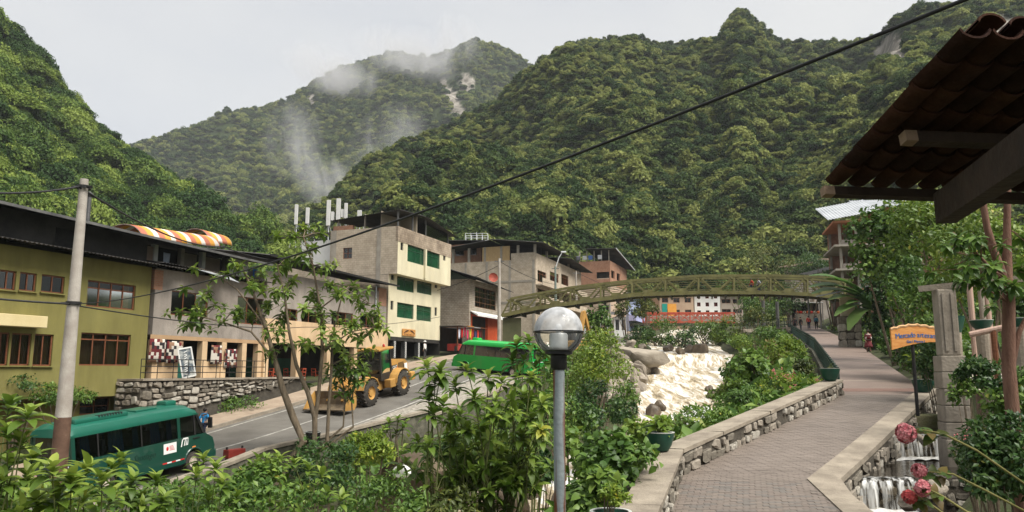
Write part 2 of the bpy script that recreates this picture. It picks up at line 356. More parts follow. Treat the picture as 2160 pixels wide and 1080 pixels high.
def scatter_gn(o, coll, smin, smax, tall=(0.8, 1.25)):
    g = bpy.data.node_groups.new('scatter_' + o.name, 'GeometryNodeTree')
    g.interface.new_socket('Geometry', in_out='INPUT', socket_type='NodeSocketGeometry'); g.interface.new_socket('Geometry', in_out='OUTPUT', socket_type='NodeSocketGeometry')
    N = g.nodes.new; l = g.links.new
    gi, go = N('NodeGroupInput'), N('NodeGroupOutput')
    ci = N('GeometryNodeCollectionInfo'); ci.inputs['Collection'].default_value = coll; ci.inputs['Separate Children'].default_value = True; ci.inputs['Reset Children'].default_value = True
    ip = N('GeometryNodeInstanceOnPoints'); ip.inputs['Pick Instance'].default_value = True
    rv = N('FunctionNodeRandomValue'); rv.data_type = 'FLOAT_VECTOR'; rv.inputs[0].default_value = (-0.2, -0.2, 0); rv.inputs[1].default_value = (0.2, 0.2, 6.28)
    na = N('GeometryNodeInputNamedAttribute'); na.data_type = 'FLOAT'; na.inputs['Name'].default_value = 'size'
    rs = N('FunctionNodeRandomValue'); rs.data_type = 'FLOAT_VECTOR'; rs.inputs[0].default_value = (smin, smin, smin * tall[0]); rs.inputs[1].default_value = (smax, smax, smax * tall[1]); rs.inputs['Seed'].default_value = 5
    vm = N('ShaderNodeVectorMath'); vm.operation = 'SCALE'
    l(rs.outputs[0], vm.inputs[0]); l(na.outputs[0], vm.inputs['Scale'])
    mp_ = N('GeometryNodeMeshToPoints'); l(gi.outputs[0], mp_.inputs[0])
    l(mp_.outputs[0], ip.inputs['Points']); l(ci.outputs[0], ip.inputs['Instance']); l(rv.outputs[0], ip.inputs['Rotation']); l(vm.outputs[0], ip.inputs['Scale'])
    l(ip.outputs[0], go.inputs[0])
    md = o.modifiers.new('scatter', 'NODES'); md.node_group = g
def hill(name, wood, cols, nu, nv, n_trees, coll, smin, smax, amp, freq, profile=1.0, back=0.35, rock=(), seed=1, wood_label='', mt=None, zoff=0.25, sizefall=0.0, drop=0):
    """cols: (base px, base py, base Y, ridge px, ridge py, ridge Y); lofted, wrinkled, continued down behind the ridge"""
    rng = np.random.default_rng(seed)
    B = np.array([P(c[0], c[1], c[2]) for c in cols]); T = np.array([P(c[3], c[4] + drop, c[5]) for c in cols])
    t = np.linspace(0, 1, len(cols)); u = np.linspace(0, 1, nu)
    Bi = np.stack([np.interp(u, t, B[:, k]) for k in range(3)], 1); Ti = np.stack([np.interp(u, t, T[:, k]) for k in range(3)], 1)
    v = np.linspace(0, 1 + back, nv); G = np.zeros((nv, nu, 3))
    for j, vv in enumerate(v):
        if vv <= 1: 
            p = Bi + (Ti - Bi) * vv; h = Bi[:, 2] + (Ti[:, 2] - Bi[:, 2]) * (vv ** profile); p = p.copy(); p[:, 2] = h
        else:
            e = vv - 1; p = Ti + (Ti - Bi) * np.array([1, 1, 0]) * e; p[:, 2] = Ti[:, 2] - (Ti[:, 2] - Bi[:, 2]) * e * 1.1
        G[j] = p
    for j in range(nv):
        fade = min(1.0, abs(v[j] - 1) * 5 + 0.12) * min(1, v[j] * 6 + 0.1)
        for i in range(nu):
            p = G[j, i]; q = Vector((p[0] * freq, p[1] * freq, p[2] * freq * 0.6 + seed))
            G[j, i, 2] += amp * fade * (mnoise.fractal(q, 1.0, 2.1, 5) * 0.9 + 0.5 * (0.5 - abs(mnoise.noise(q * 1.7))))
    ids = np.arange(nu * nv).reshape(nv, nu)
    FQ = np.stack([ids[:-1, :-1].ravel(), ids[:-1, 1:].ravel(), ids[1:, 1:].ravel(), ids[1:, :-1].ravel()], 1)
    V = G.reshape(-1, 3)
    rk = np.zeros(len(V))
    for (rx, ry, ra, rb, rt) in rock:                         # rock faces, given where they show and turned into places on the slope
        d = V / V[:, 1:2]; fx = d[:, 0] / (CP + d[:, 2] * SP) * F + CX; fy = CY - (d[:, 2] * CP - SP) / (CP + d[:, 2] * SP) * F
        ca, sa = math.cos(rt), math.sin(rt); ex = (fx - rx) * ca + (fy - ry) * sa; ey = -(fx - rx) * sa + (fy - ry) * ca
        rk = np.maximum(rk, np.clip(1.5 - np.sqrt((ex / ra) ** 2 + (ey / rb) ** 2), 0, 1) * (v.repeat(nu) <= 1.02))
    me = np_mesh(name, V, FQ, mt, True, rk); o = link(name, me); tag(o, kind='structure')
    # trees by area
    a, b, c, d = (V[FQ[:, k]] for k in range(4)); area = np.linalg.norm(np.cross(c - a, d - b), axis=1) / 2
    dist = np.linalg.norm((a + c) / 2, axis=1); wgt = area / dist ** (1.3); ok = (v[:-1].repeat(nu - 1) < 1.06); wgt = wgt * ok
    pick = rng.choice(len(FQ), n_trees, p=wgt / wgt.sum()); s, r = rng.random((2, n_trees, 1))
    pts = a[pick] * (1 - s) * (1 - r) + b[pick] * s * (1 - r) + c[pick] * s * r + d[pick] * (1 - s) * r
    rkp = rk[FQ[pick, 0]]; keep = rng.random(n_trees) > rkp * 1.0
    pts = pts[keep]; size = np.clip(rng.lognormal(-0.08, 0.32, len(pts)), 0.45, 1.8)
    if sizefall: size *= 1 - sizefall * v[:-1].repeat(nu - 1)[pick][keep]
    pts[:, 2] += zoff * smin * size
    me = bpy.data.meshes.new(wood); me.vertices.add(len(pts)); me.vertices.foreach_set('co', pts.astype(np.float32).ravel())
    at = me.attributes.new('size', 'FLOAT', 'POINT'); at.data.foreach_set('value', size.astype(np.float32)); me.update()
    w = link(wood, me); tag(w, wood_label, 'forest', kind='stuff'); scatter_gn(w, coll, smin, smax)
    return o, w
def mat_hill(name, dark, mid, rockc1, rockc2, sc):
    m = bpy.data.materials.new(name); m.use_nodes = True; t = m.node_tree; b = t.nodes['Principled BSDF']; l = t.links.new; N = t.nodes.new
    b.inputs['Roughness'].default_value = 0.95; b.inputs['Specular IOR Level'].default_value = 0.1
    g = N('ShaderNodeNewGeometry'); n = N('ShaderNodeTexNoise'); n.inputs['Scale'].default_value = sc; n.inputs['Detail'].default_value = 8; n.inputs['Roughness'].default_value = 0.75; l(g.outputs['Position'], n.inputs['Vector'])
    r = N('ShaderNodeValToRGB'); r.color_ramp.elements[0].position = 0.38; r.color_ramp.elements[0].color = (*dark, 1); r.color_ramp.elements[1].position = 0.66; r.color_ramp.elements[1].color = (*mid, 1); l(n.outputs['Fac'], r.inputs[0])
    n2 = N('ShaderNodeTexNoise'); n2.inputs['Scale'].default_value = sc * 3; n2.inputs['Detail'].default_value = 9; n2.inputs['Roughness'].default_value = 0.7
    mp2 = N('ShaderNodeMapping'); mp2.inputs['Scale'].default_value = (1.6, 1.6, 0.45); l(g.outputs['Position'], mp2.inputs['Vector']); l(mp2.outputs[0], n2.inputs['Vector'])
    r2 = N('ShaderNodeValToRGB'); r2.color_ramp.elements[0].position = 0.38; r2.color_ramp.elements[0].color = (*rockc1, 1); r2.color_ramp.elements[1].position = 0.62; r2.color_ramp.elements[1].color = (*rockc2, 1); l(n2.outputs['Fac'], r2.inputs[0])
    at = N('ShaderNodeAttribute'); at.attribute_name = 'var'
    ms = N('ShaderNodeMath'); ms.operation = 'MULTIPLY_ADD'; ms.inputs[1].default_value = 2.2; l(at.outputs['Fac'], ms.inputs[0]); 
    mm = N('ShaderNodeMath'); mm.operation = 'MULTIPLY_ADD'; mm.inputs[1].default_value = 3.0; mm.inputs[2].default_value = -2.0; l(n2.outputs['Fac'], mm.inputs[0]); l(mm.outputs[0], ms.inputs[2]); ms.use_clamp = True
    mxn = N('ShaderNodeMixRGB'); l(ms.outputs[0], mxn.inputs[0]); l(r.outputs[0], mxn.inputs[1]); l(r2.outputs[0], mxn.inputs[2]); l(mxn.outputs[0], b.inputs['Base Color'])
    bp = N('ShaderNodeBump'); bp.inputs['Strength'].default_value = 1.0; bp.inputs['Distance'].default_value = 3.0; l(n2.outputs['Fac'], bp.inputs['Height']); l(bp.outputs[0], b.inputs['Normal'])
    return m
M_hill = mat_hill('undergrowth', (0.012, 0.02, 0.006), (0.035, 0.05, 0.014), (0.09, 0.08, 0.065), (0.34, 0.31, 0.27), 0.02)  # forest floor coloured dark to paint the shade in gaps between crowns
C_far = crown_collection('far_tree', 7, 18, 70, 0.16, FAR_LEAF)
C_near = crown_collection('slope_tree', 6, 34, 170, 0.085, NEAR_LEAF)
# far mountain, half in cloud
hill('far_mountain', 'mountain_forest', [
    (150, 800, 480, 190, 345, 900), (285, 800, 480, 285, 297, 950), (400, 800, 480, 400, 268, 1000), (480, 800, 480, 480, 228, 1050), (560, 800, 480, 600, 205, 1080),
    (640, 800, 470, 660, 165, 1100), (720, 800, 460, 720, 142, 1130), (800, 800, 450, 830, 104, 1150), (860, 800, 450, 900, 118, 1150), (920, 800, 440, 950, 100, 1120), (960, 800, 430, 1000, 74, 1100),
    (1020, 800, 430, 1050, 88, 1100), (1100, 800, 430, 1110, 120, 1100), (1160, 800, 430, 1160, 150, 1100), (1300, 800, 430, 1300, 200, 1100)], 150, 60, 16000, C_far, 3.8, 6.8, 38, 0.0065, profile=1.12,
    rock=((985, 178, 15, 20, 0), (955, 215, 14, 34, -0.4), (968, 240, 12, 20, 0), (655, 215, 9, 16, 0.2), (935, 185, 9, 18, 0)), seed=3, mt=M_hill, wood_label='forest covering the far mountain below the drifting cloud', sizefall=0.1, drop=8)
# wooded hill with the pointed summit
hill('pointed_hill', 'hill_forest', [
    (540, 800, 190, 560, 500, 280), (640, 800, 180, 690, 432, 330), (720, 800, 170, 760, 365, 360), (800, 800, 160, 830, 293, 400), (880, 800, 160, 920, 262, 430), (980, 800, 158, 1000, 238, 460), (1080, 800, 158, 1090, 185, 480), (1160, 800, 158, 1165, 122, 500), (1220, 800, 158, 1205, 88, 510),
    (1330, 800, 160, 1330, 68, 520), (1400, 800, 160, 1405, 86, 530), (1490, 800, 160, 1495, 84, 530), (1518, 800, 160, 1518, 74, 520), (1540, 800, 160, 1540, 40, 515), (1556, 800, 160, 1557, 10, 510), (1566, 800, 160, 1568, 12, 510), (1585, 800, 160, 1587, 34, 510), (1615, 800, 160, 1615, 58, 510), (1650, 800, 160, 1650, 78, 510), (1760, 800, 160, 1770, 88, 480), (1850, 800, 155, 1860, 84, 450), (1880, 800, 150, 1888, 42, 430), (1950, 800, 145, 1950, 14, 420),
    (2160, 800, 140, 2160, -25, 380), (2400, 800, 135, 2420, -60, 340), (2900, 800, 120, 2900, -60, 300)], 190, 70, 27000, C_far, 2.3, 4.3, 30, 0.012, profile=0.98, rock=((1880, 110, 30, 40, 0.2), (2100, 60, 30, 30, 0), (1800, 80, 10, 14, 0)), seed=11, mt=M_hill, wood_label='forest covering the hill with the pointed summit', sizefall=0.3, drop=7)
# near slope on the left
hill('left_slope', 'slope_forest', [
    (-900, 700, 90, -900, -300, 230), (-400, 800, 95, -420, -220, 240), (-200, 800, 100, -180, -90, 250), (0, 800, 105, 0, 48, 255), (60, 800, 108, 70, 120, 258), (130, 800, 110, 150, 205, 262), (210, 800, 115, 215, 270, 265), (280, 800, 120, 280, 335, 262), (370, 800, 125, 370, 400, 255), (450, 800, 130, 450, 440, 245), (540, 800, 135, 545, 480, 230), (640, 800, 140, 650, 545, 215), (760, 800, 140, 760, 640, 200)], 110, 50, 4600, C_near, 2.9, 5.2, 10, 0.03, profile=1.0, rock=((62, 100, 16, 22, 0.6),), seed=21, mt=M_hill, wood_label='forest on the near slope behind the green hotel', drop=16)
# ================================================================ ROAD, PATH, RIVER, WALLS
def ribbon(name, Ys, lf, rf, zf, m, nx=4, dz=0.0, kind='structure', wob=0.0, parent=None):
    V = []; 
    for Y in Ys:
        a, b = lf(Y), rf(Y)
        for i in range(nx + 1): V.append((lerp(a, b, i / nx), Y, zf(Y) + dz + (random.uniform(-wob, wob) if wob else 0)))
    n = nx + 1; ids = np.arange(len(V)).reshape(-1, n)
    FQ = np.stack([ids[:-1, :-1].ravel(), ids[:-1, 1:].ravel(), ids[1:, 1:].ravel(), ids[1:, :-1].ravel()], 1)
    o = link(name, np_mesh(name, V, FQ, m, True), parent)
    if kind: tag(o, kind=kind)
    return o
M_asph = mat('asphalt', (0.10, 0.092, 0.08), (0.155, 0.145, 0.127), 0.5, 0.75, bump=0.25, bscale=40, c3=(0.185, 0.172, 0.148), detail=12)
M_conc = mat('concrete', (0.27, 0.24, 0.20), (0.37, 0.335, 0.28), 1.1, 0.9, bump=0.25, bscale=14, c3=(0.22, 0.20, 0.165))
M_wconc = mat('weathered_concrete', (0.19, 0.16, 0.125), (0.32, 0.275, 0.215), 1.4, 0.92, bump=0.4, bscale=18, c3=(0.13, 0.115, 0.085))
M_paint = mat('road_paint', (0.20, 0.19, 0.165), (0.40, 0.385, 0.35), 2.5, 0.7)
M_mortar = mat('dark_mortar', (0.05, 0.043, 0.034), (0.095, 0.082, 0.064), 3.0, 0.95, bump=0.6, bscale=20)
M_stone = [mat('wall_stone_a', (0.22, 0.19, 0.155), (0.33, 0.29, 0.235), 3.0, 0.9, bump=0.5, bscale=14),
           mat('wall_stone_b', (0.12, 0.105, 0.085), (0.22, 0.195, 0.155), 3.0, 0.9, bump=0.5, bscale=14),
           mat('wall_stone_c', (0.30, 0.275, 0.235), (0.44, 0.41, 0.35), 3.0, 0.9, bump=0.5, bscale=14)]
M_cob = mat('cobbles', (0.16, 0.145, 0.12), (0.36, 0.33, 0.28), 5.0, 0.9, bump=1.0, bscale=6)
Yr = np.arange(5, 170, 1.0)
ribbon('road', Yr, road_far, road_line, road_z, M_asph, 6)
ribbon('cobbled_shoulder', np.arange(38, 110, 1.0), road_line, lambda Y: road_near(Y) + 0.05, road_z, M_cob, 5, dz=0.004, wob=0.02)
for nm, f0, w in (('far_edge_line', lambda Y: road_far(Y) + 0.55, 0.16), ('near_edge_line', lambda Y: road_line(Y) - 0.35, 0.18), ('centre_line', lambda Y: (road_far(Y) * 0.46 + road_line(Y) * 0.54), 0.17)):
    ribbon(nm, np.arange(20, 100, 1.0), f0, (lambda f, w: lambda Y: f(Y) + w)(f0, w), road_z, M_paint, 1, dz=0.008)
# pavement with a kerb on the far side
side = MB()
for i in range(len(Yr) - 1):
    y0, y1 = Yr[i], Yr[i + 1]; z0, z1 = road_z(y0) + 0.15, road_z(y1) + 0.15
    a0, a1 = road_far(y0), road_far(y1)
    side.quad((a0 - 2.4, y0, z0), (a0, y0, z0), (a1, y1, z1), (a1 - 2.4, y1, z1))
    side.quad((a0, y0, z0), (a0, y0, z0 - 0.4), (a1, y1, z1 - 0.4), (a1, y1, z1))
o = side.build('pavement', mat('pavement_tile', (0.25, 0.19, 0.14), (0.34, 0.27, 0.20), 1.2, 0.9, bump=0.3, bscale=12)); tag(o, kind='structure')
kb = MB()
for i in range(len(Yr) - 1):
    y0, y1 = Yr[i], Yr[i + 1]
    kb.bar((road_far(y0) + 0.08, y0, road_z(y0) + 0.08), (road_far(y1) + 0.08, y1, road_z(y1) + 0.08), 0.15, 0.2)
tag(kb.build('kerb', M_wconc), kind='structure')

# ---- rough stones shared by the masonry
def stone_mesh(i, seg=1):
    rng = random.Random(40 + i); bm = bmesh.new(); bmesh.ops.create_cube(bm, size=1)
    for v in bm.verts: v.co += Vector((rng.uniform(-0.16, 0.1) * (1 if v.co.x > 0 else -1), 0, rng.uniform(-0.2, 0.08) * (1 if v.co.z > 0 else -1)))
    bmesh.ops.bevel(bm, geom=list(bm.edges), offset=0.14, segments=1, affect='EDGES')
    for v in bm.verts: v.co = Vector((v.co.x * rng.uniform(0.88, 1.06), v.co.y * rng.uniform(0.75, 1.15), v.co.z * rng.uniform(0.88, 1.06)))
    me = bpy.data.meshes.new('stone'); bm.to_mesh(me); bm.free(); me.materials.append(M_stone[[0, 1, 2, 0, 1, 0, 2, 1][i % 8]])
    return me
STONES = [stone_mesh(i) for i in range(8)]
def stone_face(parent, a, b, za, zb, out, w=0.34, h=0.27, depth=0.16, seed=0, fill=0.93, zb0=None, zb1=None):
    """stones set one by one along a wall from a to b (x, y); za(t), zb(t): bottom and top; out: outward direction"""
    rng = random.Random(seed); a, b = Vector((*a, 0)), Vector((*b, 0)); Lw = (b - a).length; d = (b - a) / Lw; ang = math.atan2(d.y, d.x); n = 0
    hh = max((zb(t) - za(t)) for t in (0, 0.5, 1)); rows = max(1, round(hh / h)); skip = {}
    for r in range(rows):
        s = rng.uniform(-0.2, 0.0) * w
        while s < Lw - 0.05:
            ww = w * rng.choice((0.5, 0.7, 0.9, 1.1, 1.4, 1.7)) * rng.uniform(0.85, 1.15); ww = min(ww, Lw - s); sm = s + ww / 2; t = sm / Lw
            z0, z1 = za(t), zb(t); rh = (z1 - z0) / rows; wav = 0.22 * rh * mnoise.noise(Vector((sm * 1.1, r * 1.7, seed)))
            tall = 1.0
            if r < rows - 1 and rng.random() < 0.16: tall = 1.75
            if any(a_ < sm < b_ for a_, b_ in skip.get(r, ())): s += ww; continue
            if tall > 1: skip.setdefault(r + 1, []).append((s, s + ww))
            if rng.random() < fill and ww > 0.08:
                p = a + d * sm; z = z0 + rh * (r + 0.5 * tall + rng.uniform(-0.1, 0.1)) + wav * (0 < r < rows - 1)
                o = link('stone', STONES[rng.randrange(8)], parent, (p.x + out.x * rng.uniform(-0.03, 0.035), p.y + out.y * rng.uniform(-0.03, 0.035), z), (rng.uniform(-0.1, 0.1), rng.gauss(0, 0.13), ang), (ww * 0.92, depth, rh * tall * rng.uniform(0.72, 0.97)))
                n += 1
            s += ww
    return n
# ---- parapet and retaining wall on the river side of the road
w = thing('road_parapet_wall', 'low concrete-capped stone wall between the bus road and the river bank', 'wall', (0, 0, 0))
core = MB(); cap = MB(); Yw = list(np.arange(14, 47.7, 1.2))
for i in range(len(Yw) - 1):
    y0, y1 = Yw[i], Yw[i + 1]; x0, x1 = road_near(y0), road_near(y1); z0, z1 = road_z(y0), road_z(y1)
    core.add([(x0, y0, z0 + 0.32), (x0 + 0.35, y0, z0 + 0.32), (x0 + 0.75, y0, z0 - 4.5), (x0, y0, z0 - 4.5), (x1, y1, z1 + 0.32), (x1 + 0.35, y1, z1 + 0.32), (x1 + 0.75, y1, z1 - 4.5), (x1, y1, z1 - 4.5)], [(0, 1, 5, 4), (1, 2, 6, 5), (0, 4, 7, 3)])
    cap.bar((x0 + 0.17, y0, z0 + 0.39), (x1 + 0.17, y1, z1 + 0.39), 0.48, 0.14)
core.build('wall_body', mat('mossy_wall', (0.05, 0.05, 0.035), (0.13, 0.12, 0.09), 2.2, 0.95, bump=1.0, bscale=5, c3=(0.07, 0.09, 0.03)), w); cap.build('coping', M_wconc, w)
# ---- upper retaining wall along the shoulder
w = thing('shoulder_retaining_wall', 'mossy retaining wall holding up the cobbled shoulder above the river', 'wall', (0, 0, 0))
core = MB(); cap = MB(); Yw = list(np.arange(47.7, 96, 2.0))
for i in range(len(Yw) - 1):
    y0, y1 = Yw[i], Yw[i + 1]; x0, x1 = road_near(y0), road_near(y1); z0, z1 = road_z(y0), road_z(y1)
    core.add([(x0, y0, z0), (x0 + 0.35, y0, z0), (x0 + 0.9, y0, z0 - 4), (x1, y1, z1), (x1 + 0.35, y1, z1), (x1 + 0.9, y1, z1 - 4)], [(1, 2, 5, 4), (0, 1, 4, 3)])
    cap.bar((x0 + 0.2, y0, z0 + 0.06), (x1 + 0.2, y1, z1 + 0.06), 0.45, 0.16)
core.build('wall_body', MATS['mossy_wall'], w); cap.build('coping', M_wconc, w)

# ---- foot path
M_path = mat('path_paving', (0.075, 0.064, 0.054), (0.10, 0.088, 0.074), 0.9, 0.7, bump=0.35, bscale=16, c3=(0.07, 0.062, 0.054), spec=0.5)
M_path2 = mat('path_red_paving', (0.155, 0.115, 0.096), (0.215, 0.16, 0.132), 0.7, 0.5, bump=0.3, bscale=14, spec=0.5)
o = ribbon('foot_path', np.arange(2, 29.3, 0.5), path_l, path_r, path_z, M_path, 8)
o2 = ribbon('upper_foot_path', np.arange(29, 119, 1.0), path_l, path_r, path_z, M_path2, 6, dz=0.003)
for k, y in enumerate((30.2, 34.5, 40, 47)):
    ribbon('path_joint_band', [y, y + (1.1 if k == 0 else 0.22)], path_l, path_r, path_z, mat('red_brick_band', (0.13, 0.08, 0.064), (0.19, 0.115, 0.09), 6, 0.7, stretch=(8, 1, 1)) if k == 0 else mat('pale_joint', (0.34, 0.28, 0.23), (0.30, 0.25, 0.2), 3, 0.8), 6, dz=0.007)
# single pavers where they can be told apart (staggered courses across the path)
def paver_mesh(i):
    mb = MB(); mb.bev(-0.5, 0.5, -0.5, 0.5, -0.5, 0.5, 0.06)
    bm = bmesh.new(); bmesh.ops.create_cube(bm, size=1)
    for v in bm.verts:
        if v.co.z > 0: v.co.x *= 0.972; v.co.y *= 0.955
    me = bpy.data.meshes.new('paver'); bm.to_mesh(me); bm.free()
    cs = [((0.14, 0.112, 0.094), (0.185, 0.15, 0.125)), ((0.16, 0.13, 0.107), (0.205, 0.168, 0.14)), ((0.145, 0.118, 0.098), (0.19, 0.158, 0.132)), ((0.12, 0.106, 0.094), (0.17, 0.149, 0.128))][i]
    me.materials.append(mat('paver_%d' % i, *cs, 1.3, 0.5, bump=0.25, bscale=25, spec=0.5, detail=10)); return me
PAV = [paver_mesh(i) for i in range(4)]
rng = random.Random(5); cnt = 0; rest = MB(); y = 13.2; row = 0
while y < 29.0:
    x = path_l(y) - 0.1 + (0.125 if row % 2 else 0.0); xr = path_r(y) + 0.3
    while x + 0.24 < xr:
        z = path_z(y) + 0.006 + rng.uniform(-0.003, 0.003); sl = math.atan2(path_z(y + 0.5) - path_z(y - 0.5), 1.0)
        if cnt < 300 and y > 13.5 and 3.2 < x < 5.9 and y < 17.0:
            link('paver', PAV[rng.randrange(4)], o, (x + 0.12, y + 0.06, z), (sl, 0, rng.uniform(-0.015, 0.015)), (0.243, 0.119, 0.05)); cnt += 1
        else:
            rest.add([(x + 0.004, y + 0.003, z + 0.024), (x + 0.238, y + 0.003, z + 0.024), (x + 0.238, y + 0.113, z + 0.024 + 0.11 * math.tan(sl)), (x + 0.004, y + 0.113, z + 0.024 + 0.11 * math.tan(sl))], [(0, 1, 2, 3)])
        x += 0.245
    y += 0.12; row += 1
pp = rest.build('far_pavers', MATS['paver_1'], o); tag(pp, kind='stuff')
# ---- parapet on the river side of the path: two straight runs with a corner
w = thing('path_parapet', 'low stone parapet with concrete coping beside the paved path', 'wall', (0, 0, 0))
WH = 0.58
def prun(y0, y1, seed, n):
    co = MB(); cr_ = MB()
    a = Vector((path_l(y0), y0, 0)); b = Vector((path_l(y1), y1, 0)); d = (b - a).normalized(); nout = Vector((d.y, -d.x, 0))
    zt = lambda t: lerp(path_z(y0), path_z(y1), t)
    st = 12
    for i in range(st):
        t0, t1 = i / st, (i + 1) / st; p, q = a.lerp(b, t0), a.lerp(b, t1); z0, z1 = zt(t0), zt(t1); bk = -nout * 0.5
        co.add([(p.x, p.y, z0 - 0.4), (p.x, p.y, z0 + WH - 0.08), (p.x + bk.x, p.y + bk.y, z0 + WH - 0.08), (p.x + bk.x * 1.4, p.y + bk.y * 1.4, z0 - 2.5), (q.x, q.y, z1 - 0.4), (q.x, q.y, z1 + WH - 0.08), (q.x + bk.x, q.y + bk.y, z1 + WH - 0.08), (q.x + bk.x * 1.4, q.y + bk.y * 1.4, z1 - 2.5)], [(0, 4, 5, 1), (1, 5, 6, 2), (2, 6, 7, 3)] + ([(0, 1, 2, 3)] if i == 0 else []) + ([(4, 7, 6, 5)] if i == st - 1 else []))
        e0 = random.uniform(-0.012, 0.012)
        P0, P1 = p + nout * (0.05 + e0), p + bk * 1.15; Q0, Q1 = q + nout * (0.05 + e0), q + bk * 1.15
        cr_.add([(*P0.xy, z0 + WH - 0.08), (*P0.xy, z0 + WH + e0), (*P1.xy, z0 + WH), (*P1.xy, z0 + WH - 0.08), (*Q0.xy, z1 + WH - 0.08), (*Q0.xy, z1 + WH + e0), (*Q1.xy, z1 + WH), (*Q1.xy, z1 + WH - 0.08)], [(0, 4, 5, 1), (1, 5, 6, 2), (2, 6, 7, 3)] + ([(0, 1, 2, 3)] if i == 0 else []) + ([(4, 7, 6, 5)] if i == st - 1 else []))
    co.build('wall_core', M_mortar, w); cr_.build('coping', M_wconc, w)
    stone_face(w, a.xy, b.xy, lambda t: zt(t) - 0.02, lambda t: zt(t) + WH - 0.09, nout, 0.36, 0.26, 0.14, seed, 0.9)
    if y1 > 20:   # end face
        e = b - nout * 0.5; stone_face(w, b.xy, e.xy, lambda t: zt(1) - 0.02, lambda t: zt(1) + WH - 0.09, d, 0.3, 0.26, 0.14, seed + 5)
prun(8, 17.5, 3, 40); prun(17.5, 29, 4, 90)
# ---- right kerb of the path above the water channel
w = thing('channel_wall', 'weathered masonry wall between the paved path and the stepped water channel', 'wall', (0, 0, 0))
co = MB(); cp_ = MB(); Yk = [11, 12.5, 14, 15.5, 17, 19, 21, 23, 25, 27, 29, 31]
for i in range(len(Yk) - 1):
    y0, y1 = Yk[i], Yk[i + 1]; x0, x1 = path_r(y0), path_r(y1); z0, z1 = path_z(y0), path_z(y1)
    wd0 = 0.42 if y0 < 17 else 0.6; wd1 = 0.42 if y1 < 17 else 0.6
    co.add([(x0 + wd0 - 0.03, y0, z0 - 0.02), (x0 + wd0 - 0.03, y0, z0 - 2.2), (x1 + wd1 - 0.03, y1, z1 - 0.02), (x1 + wd1 - 0.03, y1, z1 - 2.2)], [(0, 1, 3, 2)])
    cp_.add([(x0 - 0.12, y0, z0 - 0.1), (x0 - 0.12, y0, z0 + 0.055), (x0 + wd0, y0, z0 + 0.055), (x0 + wd0, y0, z0 - 0.08), (x1 - 0.12, y1, z1 - 0.1), (x1 - 0.12, y1, z1 + 0.055), (x1 + wd1, y1, z1 + 0.055), (x1 + wd1, y1, z1 - 0.08)], [(0, 4, 5, 1), (1, 5, 6, 2), (2, 6, 7, 3)])
co.build('wall_core', M_mortar, w); cp_.build('coping', M_wconc, w)
for (ya, yb, sd_) in ((12, 17, 61), (17, 30, 62)):
    a = (path_r(ya) + (0.42 if ya < 17 else 0.6) - 0.02, ya); b = (path_r(yb) + 0.58, yb)
    if ya < 17: b = (path_r(yb) + 0.5, yb)
    dd = (Vector(b) - Vector(a)).normalized()
    stone_face(w, a, b, lambda t: lerp(path_z(ya), path_z(yb), t) - 0.95, lambda t: lerp(path_z(ya), path_z(yb), t) - 0.1, Vector((dd.y, -dd.x, 0)), 0.42, 0.28, 0.12, sd_, 0.9)

# ---- river
def mat_river():
    m = bpy.data.materials.new('white_water'); m.use_nodes = True; t = m.node_tree; b = t.nodes['Principled BSDF']; l = t.links.new; N = t.nodes.new
    b.inputs['Roughness'].default_value = 0.55; b.inputs['Specular IOR Level'].default_value = 0.35
    g = N('ShaderNodeNewGeometry'); mpp = N('ShaderNodeMapping'); mpp.inputs['Rotation'].default_value = (0, 0, 0.38); mpp.inputs['Scale'].default_value = (2.1, 0.34, 1.3); l(g.outputs['Position'], mpp.inputs['Vector'])
    n = N('ShaderNodeTexNoise'); n.inputs['Scale'].default_value = 0.8; n.inputs['Detail'].default_value = 11; n.inputs['Roughness'].default_value = 0.74; n.inputs['Distortion'].default_value = 0.8; l(mpp.outputs[0], n.inputs['Vector'])
    r = N('ShaderNodeValToRGB'); e = r.color_ramp.elements; e[0].position = 0.36; e[0].color = (0.12, 0.09, 0.05, 1); e[1].position = 0.58; e[1].color = (0.74, 0.73, 0.70, 1); q = e.new(0.47); q.color = (0.40, 0.325, 0.21, 1)
    l(n.outputs['Fac'], r.inputs[0]); l(r.outputs[0], b.inputs['Base Color'])
    n2 = N('ShaderNodeTexNoise'); n2.inputs['Scale'].default_value = 4.0; n2.inputs['Detail'].default_value = 9; n2.inputs['Roughness'].default_value = 0.7; l(mpp.outputs[0], n2.inputs['Vector'])
    bp = N('ShaderNodeBump'); bp.inputs['Strength'].default_value = 0.35; bp.inputs['Distance'].default_value = 0.2; l(n2.outputs['Fac'], bp.inputs['Height']); l(bp.outputs[0], b.inputs['Normal'])
    return m
M_river = mat_river()
Ys = np.concatenate([np.arange(2, 85, 0.45), np.arange(85, 90, 0.16), np.arange(90, 165, 1.2)]); nxr = 30; V = []
for Y in Ys:
    x, z, wd = riv_at(Y)
    for i in range(nxr + 1):
        u = i / nxr * 2 - 1; X = x + u * wd * 0.62
        a = 0.22 if Y < 85 else (0.10 if Y < 92 else 0.14)
        hz = mnoise.fractal(Vector((X * 0.75 - Y * 0.28, Y * 0.26 + X * 0.1, 1.3)), 1.0, 2.0, 3) * a
        V.append((X, Y, z + hz + 0.05))
ids = np.arange(len(V)).reshape(-1, nxr + 1); FQ = np.stack([ids[:-1, :-1].ravel(), ids[:-1, 1:].ravel(), ids[1:, 1:].ravel(), ids[1:, :-1].ravel()], 1)
tag(link('river', np_mesh('river', V, FQ, M_river, True)), kind='structure')
